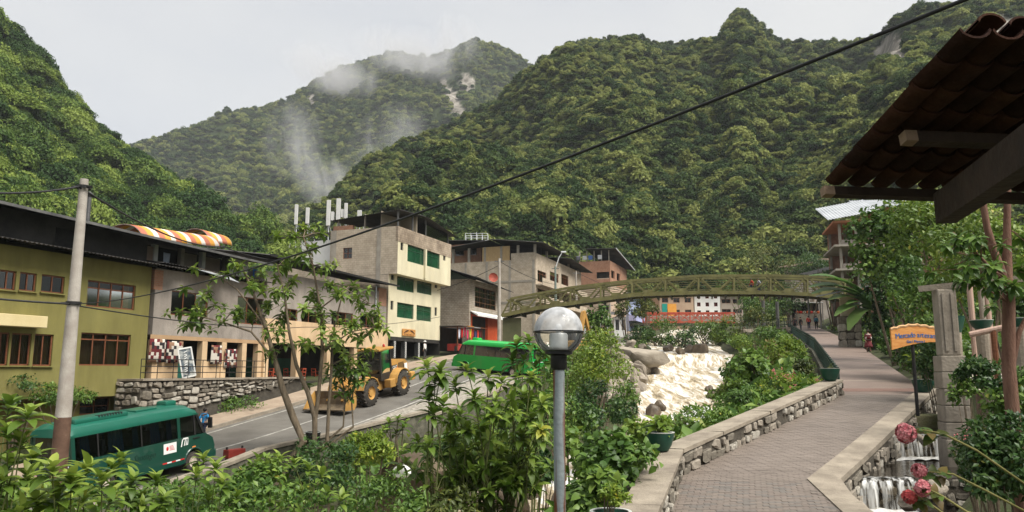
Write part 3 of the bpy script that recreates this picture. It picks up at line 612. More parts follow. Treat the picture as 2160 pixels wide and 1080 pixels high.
# ---- boulders
M_rock = [mat('boulder_a', (0.20, 0.17, 0.135), (0.36, 0.31, 0.25), 0.9, 0.85, bump=0.7, bscale=4, c3=(0.44, 0.39, 0.32)), mat('boulder_b', (0.13, 0.11, 0.088), (0.25, 0.21, 0.165), 0.9, 0.8, bump=0.7, bscale=4, c3=(0.31, 0.27, 0.22)), mat('boulder_wet', (0.06, 0.045, 0.03), (0.14, 0.105, 0.07), 1.2, 0.45, bump=0.5, bscale=4)]
def rock_mesh(i, m):
    rng = random.Random(900 + i); bm = bmesh.new(); bmesh.ops.create_icosphere(bm, subdivisions=3, radius=1)
    pl = [(Vector((rng.gauss(0, 1), rng.gauss(0, 1), rng.gauss(0, 1))).normalized(), rng.uniform(0.5, 0.85)) for _ in range(11)]
    for v in bm.verts:
        p = v.co.copy()
        for n, d in pl:
            k = p.dot(n)
            if k > d: p -= n * (k - d) * 0.9
        p *= 1 + 0.06 * mnoise.noise(p * 2.5 + Vector((i, 0, 0)))
        v.co = p
    me = bpy.data.meshes.new('boulder'); bm.to_mesh(me); bm.free(); me.materials.append(m)
    me.polygons.foreach_set('use_smooth', [True] * len(me.polygons)); me.set_sharp_from_angle(angle=R(28)); return me
ROCKS = [rock_mesh(i, M_rock[i % 2]) for i in range(8)]; WET = [rock_mesh(20 + i, M_rock[2]) for i in range(4)]
rng = random.Random(77)
def boulder(x, y, z, r, label, group, wet=False, name='boulder'):
    o = link(name, (WET if wet else ROCKS)[rng.randrange(4 if wet else 8)], None, (x, y, z), (rng.uniform(0, 6), rng.uniform(0, 6), rng.uniform(0, 6)), (r * rng.uniform(0.8, 1.3), r * rng.uniform(0.75, 1.1), r * rng.uniform(0.6, 0.85)))
    return tag(o, label, 'boulder', group)
for k in range(130):                                          # heap along the left bank
    t = rng.random(); Y = lerp(56, 88, t); x, z, wd = riv_at(Y); lat = rng.random() ** 1.2
    X = x - wd * 0.46 - lat * lerp(2.8, 5.2, t); zz = z + 0.15 + lat * lerp(1.6, 2.7, t) + rng.uniform(0, 0.3)
    boulder(X, Y, zz, rng.uniform(0.35, 1.0) * (0.85 if lat > .5 else 1.0), 'grey brown boulder in the heap on the left bank of the rapids', 'boulders heaped on the bank')
for (px, py, Y, r) in ((1392, 865, 60, 0.75), (1480, 858, 58, 0.7), (1462, 878, 56, 0.6), (1520, 820, 66, 1.0), (1500, 826, 65, 0.8), (1530, 800, 70, 0.9), (1494, 812, 68, 0.45), (1375, 862, 58, 0.8), (1556, 742, 90, 0.8), (1478, 747, 90, 1.0), (1452, 744, 91, 0.8), (1435, 752, 89, 0.7), (1410, 745, 92, 0.9)):
    p = P(px, py, Y); boulder(p.x, p.y, riv_at(Y)[1] + 0.25, r, 'dark wet boulder standing in the white water', 'wet boulders in the rapids', True)
for (px, py, Y, r) in ((1085, 1050, 35, 0.9), (1060, 1058, 34, 0.7), (1045, 1020, 37, 0.8), (1120, 1030, 38, 0.7), (1185, 1060, 34, 0.6), (1010, 1060, 33, 0.9)):
    p = P(px, py, Y); boulder(p.x, p.y, p.z, r, 'dark boulder at the water below the lamp post', 'boulders below the lamp post', True)
# gravel tongue above the heap
p = P(1375, 730, 82)
gv = link('gravel_mound', rock_mesh(55, mat('gravel', (0.25, 0.215, 0.17), (0.36, 0.315, 0.255), 3.0, 0.95, bump=0.9, bscale=9)), None, (p.x - 1.8, p.y - 1.5, p.z - 1.3), (0.05, 0.1, 0.5), (2.6, 5.0, 1.5)); tag(gv, kind='structure')
# ================================================================ THE TOWN
def front(px, py, off=0.0):                                  # place on the plane of the fronts: (station along it, height)
    d = ray(px, py); o = S0 + FN * off; t = o.dot(FN) / d.dot(FN); p = d * t; return (p - S0).dot(FD), p.z
def gable(px, py, s):                                        # place on a cross wall at station s: (depth behind the fronts, height)
    d = ray(px, py); o = S0 + FD * s; t = o.dot(FD) / d.dot(FD); p = d * t; return -(p - S0).dot(FN), p.z
def fr(s0, px0, py0, px1, py1, off=0.0):
    a, z1 = front(px0, py0, off); b, _ = front(px1, py0, off); _, z0 = front(px0, py1, off); return (a - s0, b - s0, z0, z1)
def gr(s0, px0, py0, px1, py1):
    a, z1 = gable(px1, py0, s0); b, _ = gable(px0, py0, s0); _, z0 = gable(px1, py1, s0); return (a, b, z0, z1)
UP = Vector((0, 0, 1))
def panel(mb, O, U, N, w, h, ops=(), t=0.22):
    """wall face with real openings and their reveals; O lower corner, U along, N outward"""
    us = sorted({0.0, w, *[min(max(v, 0), w) for o in ops for v in o[:2]]}); vs = sorted({0.0, h, *[min(max(v, 0), h) for o in ops for v in o[2:4]]})
    pt = lambda u, v, d=0.0: O + U * u + UP * v - N * d
    for i in range(len(us) - 1):
        for j in range(len(vs) - 1):
            uc, vc = (us[i] + us[i + 1]) / 2, (vs[j] + vs[j + 1]) / 2
            if not any(o[0] < uc < o[1] and o[2] < vc < o[3] for o in ops):
                mb.quad(pt(us[i], vs[j]), pt(us[i + 1], vs[j]), pt(us[i + 1], vs[j + 1]), pt(us[i], vs[j + 1]))
    for o in ops:
        a, b, c, d = o[:4]
        mb.quad(pt(a, c), pt(a, d), pt(a, d, t), pt(a, c, t)); mb.quad(pt(b, c), pt(b, d), pt(b, d, t), pt(b, c, t))
        mb.quad(pt(a, c), pt(b, c), pt(b, c, t), pt(a, c, t)); mb.quad(pt(a, d), pt(b, d), pt(b, d, t), pt(a, d, t))
def mat_glass(name, tint, refl=0.35, clear=0.5):
    m = bpy.data.materials.new(name); m.use_nodes = True; t = m.node_tree; l = t.links.new; N = t.nodes.new; t.nodes.remove(t.nodes['Principled BSDF'])
    tr = N('ShaderNodeBsdfTransparent'); tr.inputs[0].default_value = (*[c * clear for c in tint], 1)
    gl = N('ShaderNodeBsdfGlossy'); gl.inputs['Roughness'].default_value = 0.06; gl.inputs[0].default_value = (0.9, 0.95, 0.92, 1)
    fr_ = N('ShaderNodeFresnel'); fr_.inputs[0].default_value = 1.5; ml = N('ShaderNodeMath'); ml.operation = 'MULTIPLY_ADD'; ml.inputs[1].default_value = 0.7; ml.inputs[2].default_value = refl * 0.05; l(fr_.outputs[0], ml.inputs[0]); ml.use_clamp = True
    mxs = N('ShaderNodeMixShader'); l(ml.outputs[0], mxs.inputs[0]); l(tr.outputs[0], mxs.inputs[1]); l(gl.outputs[0], mxs.inputs[2]); l(mxs.outputs[0], t.nodes['Material Output'].inputs[0]); return m
G_clear = mat_glass('window_glass', (0.9, 0.95, 0.92), 0.35, 0.55)
G_green = mat('green_glass', (0.006, 0.035, 0.016), (0.012, 0.075, 0.034), 0.5, 0.08, spec=0.8, lo=0.3, hi=0.7)
G_dark = mat('dark_glass', (0.008, 0.010, 0.011), (0.03, 0.033, 0.032), 0.6, 0.08, spec=0.7)
M_dark = mat('dark_interior', (0.02, 0.018, 0.016), (0.04, 0.036, 0.03), 1.0, 0.9)  # near-black: the shade inside rooms and shops is put into the colour
M_wood = mat('red_brown_wood', (0.13, 0.045, 0.02), (0.20, 0.075, 0.035), 3, 0.5, stretch=(1, 1, 6), bump=0.2)
M_wood2 = mat('orange_wood', (0.42, 0.19, 0.05), (0.55, 0.28, 0.09), 3, 0.6, stretch=(4, 1, 1), bump=0.2)
M_blackmetal = mat('black_metal', (0.018, 0.018, 0.018), (0.035, 0.034, 0.032), 4, 0.55, metal=0.4)
M_tin = mat('grey_tin', (0.10, 0.10, 0.10), (0.20, 0.195, 0.185), 0.8, 0.5, metal=0.5, bump=0.3, bscale=9)
M_tin_dark = mat('dark_tin', (0.03, 0.029, 0.028), (0.075, 0.07, 0.065), 0.6, 0.6, metal=0.3, bump=0.3, bscale=9)
M_tin_white = mat('pale_tin', (0.42, 0.44, 0.46), (0.60, 0.62, 0.64), 0.5, 0.4, metal=0.3, bump=0.2)
M_green_wall = mat('olive_plaster', (0.185, 0.165, 0.05), (0.22, 0.20, 0.065), 0.35, 0.85, bump=0.12, bscale=30, streak=0.3, c3=(0.17, 0.15, 0.05))
M_grey_wall = mat('grey_render', (0.26, 0.225, 0.195), (0.38, 0.335, 0.29), 0.5, 0.95, bump=0.35, bscale=8, streak=0.35, c3=(0.38, 0.35, 0.31))
M_peach = mat('peach_plaster', (0.56, 0.39, 0.23), (0.64, 0.47, 0.29), 0.6, 0.85, streak=0.25)
M_cream = mat('cream_plaster', (0.60, 0.54, 0.37), (0.69, 0.63, 0.45), 0.35, 0.8, bump=0.1, bscale=20, streak=0.22)
M_white = mat('white_plaster', (0.62, 0.62, 0.60), (0.75, 0.75, 0.73), 0.5, 0.8)
M_block = mat_block('beige_block', (0.50, 0.42, 0.32), (0.58, 0.49, 0.38), (0.38, 0.32, 0.25), 0.42, 0.21, 0.014, stain=(0.72, 0.7, 0.68))
M_block2 = mat_block('grey_block', (0.40, 0.35, 0.28), (0.48, 0.42, 0.34), (0.26, 0.22, 0.18), 0.42, 0.21, 0.02, stain=(0.7, 0.68, 0.65))
M_brick = mat_block('red_brick', (0.38, 0.18, 0.11), (0.46, 0.23, 0.145), (0.34, 0.27, 0.2), 0.26, 0.11, 0.012, stain=(0.75, 0.72, 0.7))
def window(parent, O, U, N, op, t=0.14, fm=None, pm_=None, cols=2, rows=1, transom=0.0, fw=0.06, curtain=None, sill=None, dark=True):
    a, b, c, d = op; fm = fm or M_wood; pm_ = pm_ or G_dark; pt = lambda u, v, k=0.0: O + U * u + UP * v - N * k
    f = MB()
    for (p, q) in (((a + fw / 2, c), (a + fw / 2, d)), ((b - fw / 2, c), (b - fw / 2, d)), ((a, c + fw / 2), (b, c + fw / 2)), ((a, d - fw / 2), (b, d - fw / 2))): f.bar(pt(*p, t), pt(*q, t), fw, fw, N)
    us = [a + (b - a) * i / cols for i in range(cols + 1)]; vs = [c + (d - c) * j / rows for j in range(rows + 1)]
    if transom: vs = [c, c + (d - c) * (1 - transom), d]
    for u in us[1:-1]: f.bar(pt(u, c, t), pt(u, d, t), fw * 0.85, fw * 0.85, N)
    for v in vs[1:-1]: f.bar(pt(a, v, t), pt(b, v, t), fw * 0.85, fw * 0.85, N)
    wo_ = f.build('window', fm, parent)
    for i in range(len(us) - 1):
        for j in range(len(vs) - 1):
            MB().quad(pt(us[i], vs[j], t + 0.005), pt(us[i + 1], vs[j], t + 0.005), pt(us[i + 1], vs[j + 1], t + 0.005), pt(us[i], vs[j + 1], t + 0.005)).build('pane', pm_, wo_)
    if curtain:
        for (u0, u1) in curtain[1]:
            cm = MB(); k = 14; u0_, u1_ = a + (b - a) * u0, a + (b - a) * u1
            for i in range(k):
                x0, x1 = u0_ + (u1_ - u0_) * i / k, u0_ + (u1_ - u0_) * (i + 1) / k; e0, e1 = t + 0.15 + (0.04 if i % 2 else 0), t + 0.15 + (0 if i % 2 else 0.04)
                cm.quad(pt(x0, c, e0), pt(x1, c, e1), pt(x1, d, e1), pt(x0, d, e0))
            cm.build('curtain', curtain[0], wo_)
    if sill: 
        m = MB(); m.bar(pt(a - 0.06, c - 0.03, -0.04), pt(b + 0.06, c - 0.03, -0.04), 0.16, 0.06, UP); m.build('sill', sill, wo_)
    return wo_
X, Yv, Zv = Vector((1, 0, 0)), Vector((0, 1, 0)), UP
def block(name, label, cat, s0, s1, dep, z0, z1, wm, off=0.0, fops=(), gops=(), gm=None, bops=()):
    """house whose front lies along the street: local x along the front, y into the house, z = world height"""
    p = S0 + FD * s0 + FN * off; e = thing(name, label, cat, (p.x, p.y, 0), ROT); Lx = s1 - s0
    mb = MB(); panel(mb, Vector((0, 0, z0)), X, -Yv, Lx, z1 - z0, [(o[0], o[1], o[2] - z0, o[3] - z0) for o in fops])
    mb.quad((0, dep, z0), (Lx, dep, z0), (Lx, dep, z1), (0, dep, z1)); mb.quad((Lx, 0, z0), (Lx, dep, z0), (Lx, dep, z1), (Lx, 0, z1)); mb.quad((0, 0, z1), (Lx, 0, z1), (Lx, dep, z1), (0, dep, z1)); mb.quad((0, 0, z0), (Lx, 0, z0), (Lx, dep, z0), (0, dep, z0))
    mb.build('wall', wm, e)
    m2 = MB(); panel(m2, Vector((0, 0, z0)), Yv, -X, dep, z1 - z0, [(o[0], o[1], o[2] - z0, o[3] - z0) for o in gops]); m2.build('gable_wall', gm or wm, e)
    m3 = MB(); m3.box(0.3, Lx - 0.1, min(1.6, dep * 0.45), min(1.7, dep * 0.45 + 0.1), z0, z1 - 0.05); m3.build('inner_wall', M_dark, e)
    return e
def corrugated(mb, x0, x1, y0, y1, z00, z01, z10, z11, axis='y', pitch=0.25, amp=0.035, t=0.02):
    """wavy sheet; heights at corners (x0,y0),(x1,y0),(x0,y1),(x1,y1); waves run along axis"""
    if axis == 'y': n = max(2, int((x1 - x0) / pitch * 2)); 
    else: n = max(2, int((y1 - y0) / pitch * 2))
    for i in range(n):
        a, b = i / n, (i + 1) / n; wa, wb = (amp if i % 2 else -amp), (-amp if i % 2 else amp)
        if axis == 'y':
            xa, xb = lerp(x0, x1, a), lerp(x0, x1, b); mb.quad((xa, y0, lerp(z00, z01, a) + wa), (xb, y0, lerp(z00, z01, b) + wb), (xb, y1, lerp(z10, z11, b) + wb), (xa, y1, lerp(z10, z11, a) + wa))
        else:
            ya, yb = lerp(y0, y1, a), lerp(y0, y1, b); mb.quad((x0, ya, lerp(z00, z10, a) + wa), (x1, ya, lerp(z01, z11, a) + wa), (x1, yb, lerp(z01, z11, b) + wb), (x0, yb, lerp(z00, z10, b) + wb))
    return mb
O0 = Vector((0, 0, 0))
# ---------------------------------------------------------------- olive hotel
sG = front(302, 833)[0]; sA = sG - 22.0; zb = front(302, 833)[1]; zt = front(305, 562)[1]
wins = [(fr(sA, -60, 562, -12, 604), 2, 0), (fr(sA, 0, 568, 36, 610), 2, 0), (fr(sA, 43, 573, 79, 613), 2, 0), (fr(sA, 89, 578, 138, 616), 2, 0), (fr(sA, 186, 590, 288, 646), 4, 0.28),
        (fr(sA, -60, 700, -20, 770), 2, 0), (fr(sA, -12, 700, 22, 771), 2, 0), (fr(sA, 26, 702, 68, 771), 2, 0), (fr(sA, 74, 704, 114, 772), 2, 0), (fr(sA, 172, 701, 277, 771), 4, 0.2)]
e = block('hotel', 'olive green two storey hotel with red brown window frames beside the bus', 'building', sA, sG, 11, zb, zt, M_green_wall, fops=[w[0] for w in wins])
M_cur = mat('brown_curtain', (0.12, 0.07, 0.035), (0.22, 0.13, 0.07), 6, 0.9, stretch=(8, 8, 0.3)); M_cur2 = mat('golden_curtain', (0.45, 0.30, 0.13), (0.55, 0.38, 0.18), 5, 0.9)
for i, (o_, c, tr) in enumerate(wins):
    cur = (M_cur, [(0.02, 0.98)]) if i >= 5 else ((M_cur2, [(0.02, 0.09), (0.82, 0.93)]) if i == 4 else None)
    window(e, O0, X, -Yv, o_, 0.12, M_wood, G_clear, c, 1, tr, 0.075, cur, M_green_wall if i not in (4, 9) else None)
mb = MB(); a, b, c, d = fr(sA, -40, 660, 80, 686); mb.bev(a - 3, b, -0.75, -0.002, c, d, 0.03); mb.build('balcony_box', mat('pale_cream', (0.55, 0.45, 0.24), (0.62, 0.52, 0.30), 0.8, 0.8), e)
# recessed basement
mb = MB(); Lx = sG - sA; panel(mb, Vector((0, 0.9, zb - 4.2)), X, -Yv, Lx - 1.2, 4.2, [(*fr(sA, 196, 832, 258, 852)[:2], 3.2, 4.1)]); mb.quad((Lx - 1.2, 0.9, zb - 4.2), (Lx - 1.2, 8, zb - 4.2), (Lx - 1.2, 8, zb), (Lx - 1.2, 0.9, zb)); mb.build('basement_wall', mat('dark_olive', (0.15, 0.125, 0.035), (0.18, 0.155, 0.05), 0.6, 0.9), e)
o_ = fr(sA, 196, 832, 258, 852); window(e, Vector((0, 0.9, 0)), X, -Yv, (o_[0], o_[1], zb - 1.0, zb - 0.1), 0.1, M_wood, G_dark, 2, 2, 0)
# attic recess in sheets, its shadow put into their dark colour; corrugated roof, eave
mb = MB(); mb.box(0, Lx + 0.4, 0.9, 1.0, zt, zt + 2.0); mb.box(0, Lx, 6, 6.1, zt, zt + 3); mb.build('attic_wall', M_tin_dark, e)
rf = MB(); corrugated(rf, -0.5, Lx + 9.5, -1.3, 7, zt + 2.05, zt + 1.35, zt + 3.3, zt + 2.6, 'y'); rf.build('roof', M_tin_dark, e)
rf = MB(); corrugated(rf, -0.5, Lx + 1.6, -1.25, 0.98, zt + 0.22, zt + 0.02, zt + 0.6, zt + 0.4, 'y'); rf.build('eave', M_tin_dark, e)
mb = MB(); mb.bar((-0.5, -1.32, zt + 2.0), (Lx + 9.5, -1.32, zt + 1.30), 0.08, 0.14); mb.build('gutter', M_tin, e)
mb = MB()
for k in range(9): mb.bar((0.6 + k * 2.6, -1.1, zt + 0.08), (0.6 + k * 2.6, 0.9, zt + 0.35), 0.08, 0.12)
mb.build('rafters', M_tin_dark, e)
mb = MB(); mb.tube([(Lx - 2.0, 3.2, zt + 2), (Lx - 2.0, 3.2, zt + 4.2)], 0.13, 10); mb.lathe([(0.13, zt + 4.15), (0.26, zt + 4.3), (0.04, zt + 4.5)], 10, Matrix.Translation((Lx - 2.0, 3.2, 0))); mb.build('flue', M_tin, e)
for k in (4, 12): 
    a = MB(); a.box(Lx - k - 1.8, Lx - k, 0.86, 0.895, zt + 0.5, zt + 1.5); a.build('attic_panel', M_blackmetal, e)
# ---------------------------------------------------------------- grey rendered house with the craft shop
sB0, sB1 = sG + 0.35, front(552, 720)[0]; zg = 2.15; zgt = front(335, 566)[1]
gw = [fr(sB0, 363, 612, 441, 664), fr(sB0, 502, 624, 566, 682)]
e = block('grey_house', 'grey rendered house with a textile shop under its upper floor', 'building', sB0, sB1, 9, zg, zgt, M_grey_wall, fops=gw)
for o_ in gw: window(e, O0, X, -Yv, o_, 0.12, M_wood, G_clear, 3, 1, 0, 0.07, (M_cur, [(0.7, 0.98)]))
Lg = sB1 - sB0; zf = -0.5
mb = MB(); mb.box(-0.1, Lg, 0.0, 0.03, zg - 0.25, zg - 0.002); mb.build('beam', mat('tan_beam', (0.35, 0.22, 0.12), (0.42, 0.28, 0.16), 1, 0.8), e)
for x in (0.15, Lg * 0.42, Lg * 0.6, Lg * 0.8, Lg - 0.35):
    a = MB(); a.bev(x, x + 0.45, 0.0, 0.45, zf, zg - 0.26, 0.02); a.build('pier', M_peach, e)
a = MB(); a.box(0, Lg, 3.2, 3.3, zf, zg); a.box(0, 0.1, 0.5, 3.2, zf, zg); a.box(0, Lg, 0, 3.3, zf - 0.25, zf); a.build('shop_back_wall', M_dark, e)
for (x0, x1, h) in ((0.7, 2.3, 1.0), (Lg * 0.42 + 0.5, Lg * 0.6, 1.1)):
    a = MB(); a.box(x0, x1, 0.1, 0.25, zf, zf + h); a.build('low_wall', M_peach, e)
a = MB(); a.box(2.35, 3.6, 0.5, 0.55, zf, zf + 1.9); a.build('door', mat('teal_door', (0.01, 0.07, 0.05), (0.015, 0.10, 0.075), 2, 0.5), e)
# brick patch at the corner and rooftop clutter
mb = MB(); mb.box(-0.12, 0.55, -0.012, 0.3, zgt - 1.3, zgt - 0.1); mb.build('brick_corner', M_brick, e)
rf = MB(); corrugated(rf, -0.4, Lg + 0.3, -0.9, 4, zgt + 0.25, zgt + 0.1, zgt + 0.9, zgt + 0.8, 'y'); rf.build('roof', M_tin_dark, e)
mb = MB(); mb.add([(2.2, -1.15, zgt + 0.12), (5.6, -1.5, zgt - 0.35), (5.2, -0.6, zgt + 0.2), (2.2, -0.3, zgt + 0.3)], [(0, 1, 2, 3)]); mb.add([(2.2, -1.15, zgt + 0.09), (5.6, -1.5, zgt - 0.38), (5.2, -0.6, zgt + 0.17), (2.2, -0.3, zgt + 0.27)], [(0, 3, 2, 1)]); mb.build('loose_sheet', M_tin_white, e)
for k, (x, h) in enumerate(((0.9, 1.3), (3.1, 1.4), (5.0, 1.5), (7.2, 1.4), (9, 1.3))):
    a = MB(); a.box(x, x + 0.3, 1.2, 1.5, zgt + 0.3, zgt + 0.35 + h); a.build('roof_post', M_conc if k % 2 else M_white, e)
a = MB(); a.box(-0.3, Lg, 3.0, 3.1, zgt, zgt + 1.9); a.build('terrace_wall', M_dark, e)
for k, (x0, x1, c) in enumerate(((0.0, 0.9, (0.3, 0.22, 0.17)), (3.4, 4.6, (0.2, 0.17, 0.14)), (5.3, 6.8, (0.24, 0.19, 0.15)))):
    a = MB(); a.box(x0, x1, 1.3, 1.36, zgt + 0.5, zgt + 1.5); a.build('terrace_board', mat('board_%d' % k, c, tuple(v * 1.2 for v in c), 2, 0.9), e)
def cloth(name, label, cat, loc, rotz, w, h, m, group=None, sag=0.06, parent=None):
    mb = MB(); n = 8
    for i in range(n):
        x0, x1 = w * (i / n - 0.5), w * ((i + 1) / n - 0.5); f = lambda x, z: sag * math.sin(x * 9 + z * 2) * (0.4 + (1 - z / h) * 0.6)
        for j in range(4):
            za, zb_ = h * j / 4, h * (j + 1) / 4; mb.quad((x0, f(x0, za), za), (x1, f(x1, za), za), (x1, f(x1, zb_), zb_), (x0, f(x0, zb_), zb_))
    o = mb.build(name, m, parent, smooth=True); o.location = loc; o.rotation_euler = (0, 0, rotz)
    md = o.modifiers.new('thick', 'SOLIDIFY'); md.thickness = 0.012
    return tag(o, label, cat, group)
def loc_on(e, x, y, z): return e.matrix_basis @ Vector((x, y, z))
p = loc_on(e, 8.0, 0.7, zgt + 0.35); cloth('tarpaulin', 'white tarpaulin hanging under the roof edge by the striped awning', 'tarpaulin', p, ROT, 1.9, 1.35, M_white)
for k, (x, c, lb) in enumerate(((1.6, (0.35, 0.4, 0.5), 'pale blue shirt drying on the roof terrace of the grey house'), (10.0, (0.04, 0.12, 0.3), 'dark blue cloth drying on the roof terrace behind the tree'), (10.6, (0.05, 0.3, 0.5), 'turquoise cloth drying on the roof terrace behind the tree'))):
    if x < Lg + 1: p = loc_on(e, x, 0.9, zgt + 0.5); cloth('laundry', lb, 'laundry', p, ROT, 0.55, 0.7, mat('laundry_%d' % k, c, tuple(v * 1.2 for v in c), 3, 0.9), 'laundry on the roof')
# striped barrel awnings on the roof
def stripes(name):
    m = bpy.data.materials.new(name); m.use_nodes = True; t = m.node_tree; b = t.nodes['Principled BSDF']; l = t.links.new; N = t.nodes.new
    tcn = N('ShaderNodeTexCoord'); sx = N('ShaderNodeSeparateXYZ'); l(tcn.outputs['Object'], sx.inputs[0]); md = N('ShaderNodeMath'); md.operation = 'MULTIPLY'; md.inputs[1].default_value = 0.42; l(sx.outputs[0], md.inputs[0]); f = N('ShaderNodeMath'); f.operation = 'FRACT'; l(md.outputs[0], f.inputs[0])
    r = N('ShaderNodeValToRGB'); r.color_ramp.interpolation = 'CONSTANT'; e_ = r.color_ramp.elements; e_[0].color = (0.42, 0.13, 0.07, 1); e_[1].position = 0.36; e_[1].color = (0.62, 0.30, 0.03, 1); q = e_.new(0.7); q.color = (0.62, 0.58, 0.52, 1)
    l(f.outputs[0], r.inputs[0]); l(r.outputs[0], b.inputs['Base Color']); b.inputs['Roughness'].default_value = 0.7; return m
M_str = stripes('awning_stripes')
pa = P(300, 505, 60); pb = P(465, 524, 72)
for k, (q0, q1, lb) in enumerate(((pa, pb, 'long barrel awning with red orange and white stripes on the roof'), (P(440, 508, 74), P(490, 520, 78), 'short striped awning behind the long barrel awning'))):
    d = q1 - q0; aw = thing('striped_awning', lb, 'awning', q0, math.atan2(d.y, d.x)); ln = d.xy.length; mb = MB(); n = 12; hgt = 1.3; dz = d.z
    for i in range(n):
        a0, a1 = math.pi * (0.02 + 0.92 * i / n), math.pi * (0.02 + 0.92 * (i + 1) / n)
        mb.quad((0, 1.7 - 1.7 * math.cos(a0), hgt * math.sin(a0)), (ln, 1.7 - 1.7 * math.cos(a0), hgt * math.sin(a0) + dz), (ln, 1.7 - 1.7 * math.cos(a1), hgt * math.sin(a1) + dz), (0, 1.7 - 1.7 * math.cos(a1), hgt * math.sin(a1)))
    cv = mb.build('cover', M_str, aw, smooth=True)
    md = cv.modifiers.new('thick', 'SOLIDIFY'); md.thickness = 0.02
    for t in (0.0, 0.33, 0.66, 1.0):
        a = MB(); a.tube([(ln * t, 1.7 - 1.66 * math.cos(math.pi * i / 10), hgt * 0.97 * math.sin(math.pi * i / 10) + dz * t) for i in range(11)], 0.035, 6); a.tube([(ln * t, 0.05, dz * t), (ln * t, 0.05, -2.2)], 0.04, 6); a.tube([(ln * t, 3.35, dz * t), (ln * t, 3.35, -2.2)], 0.04, 6); a.build('hoop', M_tin, aw)
# ---------------------------------------------------------------- terrace in front: stone wall, railing
sT0, sT1 = front(300, 800, 1.8)[0], front(640, 800, 1.8)[0]
pT = S0 + FD * sT0 + FN * 1.8; tw = thing('terrace_wall', 'rough stone terrace wall below the textile shop', 'wall', (pT.x, pT.y, 0), ROT); LT = sT1 - sT0
mb = MB(); mb.box(0, LT, 0.1, 1.75, -4.2, zf - 0.06); mb.build('wall_core', M_mortar, tw); mb = MB(); mb.box(-0.05, LT + 0.05, -0.12, 1.85, zf - 0.058, zf + 0.05); mb.build('coping', M_wconc, tw)
stone_face(tw, (-0.02, 1.75), (-0.02, 0.1), lambda t: -3.3, lambda t: zf - 0.08, Vector((-1, 0, 0)), 0.5, 0.36, 0.22, 90, 0.96)
stone_face(tw, (0, 0.06), (LT * 0.72, 0.06), lambda t: max(-3.4, road_z(47 + t * 10) + 0.1), lambda t: zf - 0.08, Vector((0, -1, 0)), 0.5, 0.36, 0.22, 91, 0.96)
stone_face(tw, (LT * 0.72, 0.06), (LT, 0.06), lambda t: road_z(56 + t * 5) + 0.1, lambda t: zf - 0.08, Vector((0, -1, 0)), 0.5, 0.34, 0.22, 92, 0.96)
rl = thing('terrace_railing', 'thin black pipe railing along the terrace of the textile shop', 'railing', (pT.x, pT.y, 0), ROT); LR = LT * 0.72
for k in range(10):
    a = MB(); a.tube([(LR * k / 9, 0.15, zf + 0.05), (LR * k / 9, 0.15, zf + 1.15)], 0.025, 6); a.build('post', M_blackmetal, rl)
for h in (0.4, 0.75, 1.15): a = MB(); a.tube([(0, 0.15, zf + h), (LR, 0.15, zf + h)], 0.025, 6); a.build('rail', M_blackmetal, rl)
# patchwork blankets hanging in the shop
def patch(name, seed):
    m = bpy.data.materials.new(name); m.use_nodes = True; t = m.node_tree; b = t.nodes['Principled BSDF']; l = t.links.new; N = t.nodes.new; b.inputs['Roughness'].default_value = 0.95
    tcn = N('ShaderNodeTexCoord'); mpn = N('ShaderNodeMapping'); mpn.inputs['Location'].default_value = (seed * 3.1, 0, seed * 1.7); mpn.inputs['Scale'].default_value = (5, 0.01, 5); l(tcn.outputs['Object'], mpn.inputs['Vector'])
    v = N('ShaderNodeTexVoronoi'); v.distance = 'CHEBYCHEV'; v.inputs['Scale'].default_value = 1.0; v.inputs['Randomness'].default_value = 0.35; l(mpn.outputs[0], v.inputs['Vector'])
    sx = N('ShaderNodeSeparateXYZ'); l(v.outputs['Color'], sx.inputs[0]); r = N('ShaderNodeValToRGB'); r.color_ramp.interpolation = 'CONSTANT'; e_ = r.color_ramp.elements; e_[0].color = (0.10, 0.008, 0.01, 1); e_[1].position = 0.36; e_[1].color = (0.50, 0.46, 0.40, 1); q = e_.new(0.66); q.color = (0.015, 0.012, 0.014, 1); q = e_.new(0.82); q.color = (0.22, 0.12, 0.07, 1)
    l(sx.outputs[0], r.inputs[0]); l(r.outputs[0], b.inputs['Base Color']); return m
eg = e
bl = [(fr(sB0, 313, 714, 348, 764), 'checked textile with a red border hanging next to the olive hotel'), (fr(sB0, 350, 719, 384, 766), 'checked textile hanging behind the leaning poster board'), (fr(sB0, 443, 728, 466, 768), 'patterned textile with figures hanging by the peach pier'), (fr(sB0, 472, 736, 498, 776), 'dark checked textile hanging at the last pier of the shop')]
for k, (o_, lb) in enumerate(bl):
    p = loc_on(eg, (o_[0] + o_[1]) / 2, -0.12, o_[2]); cloth('hanging_blanket', lb, 'blanket', p, ROT, o_[1] - o_[0], o_[3] - o_[2], patch('patchwork_%d' % k, k + 1), 'patchwork blankets of the shop', 0.03)
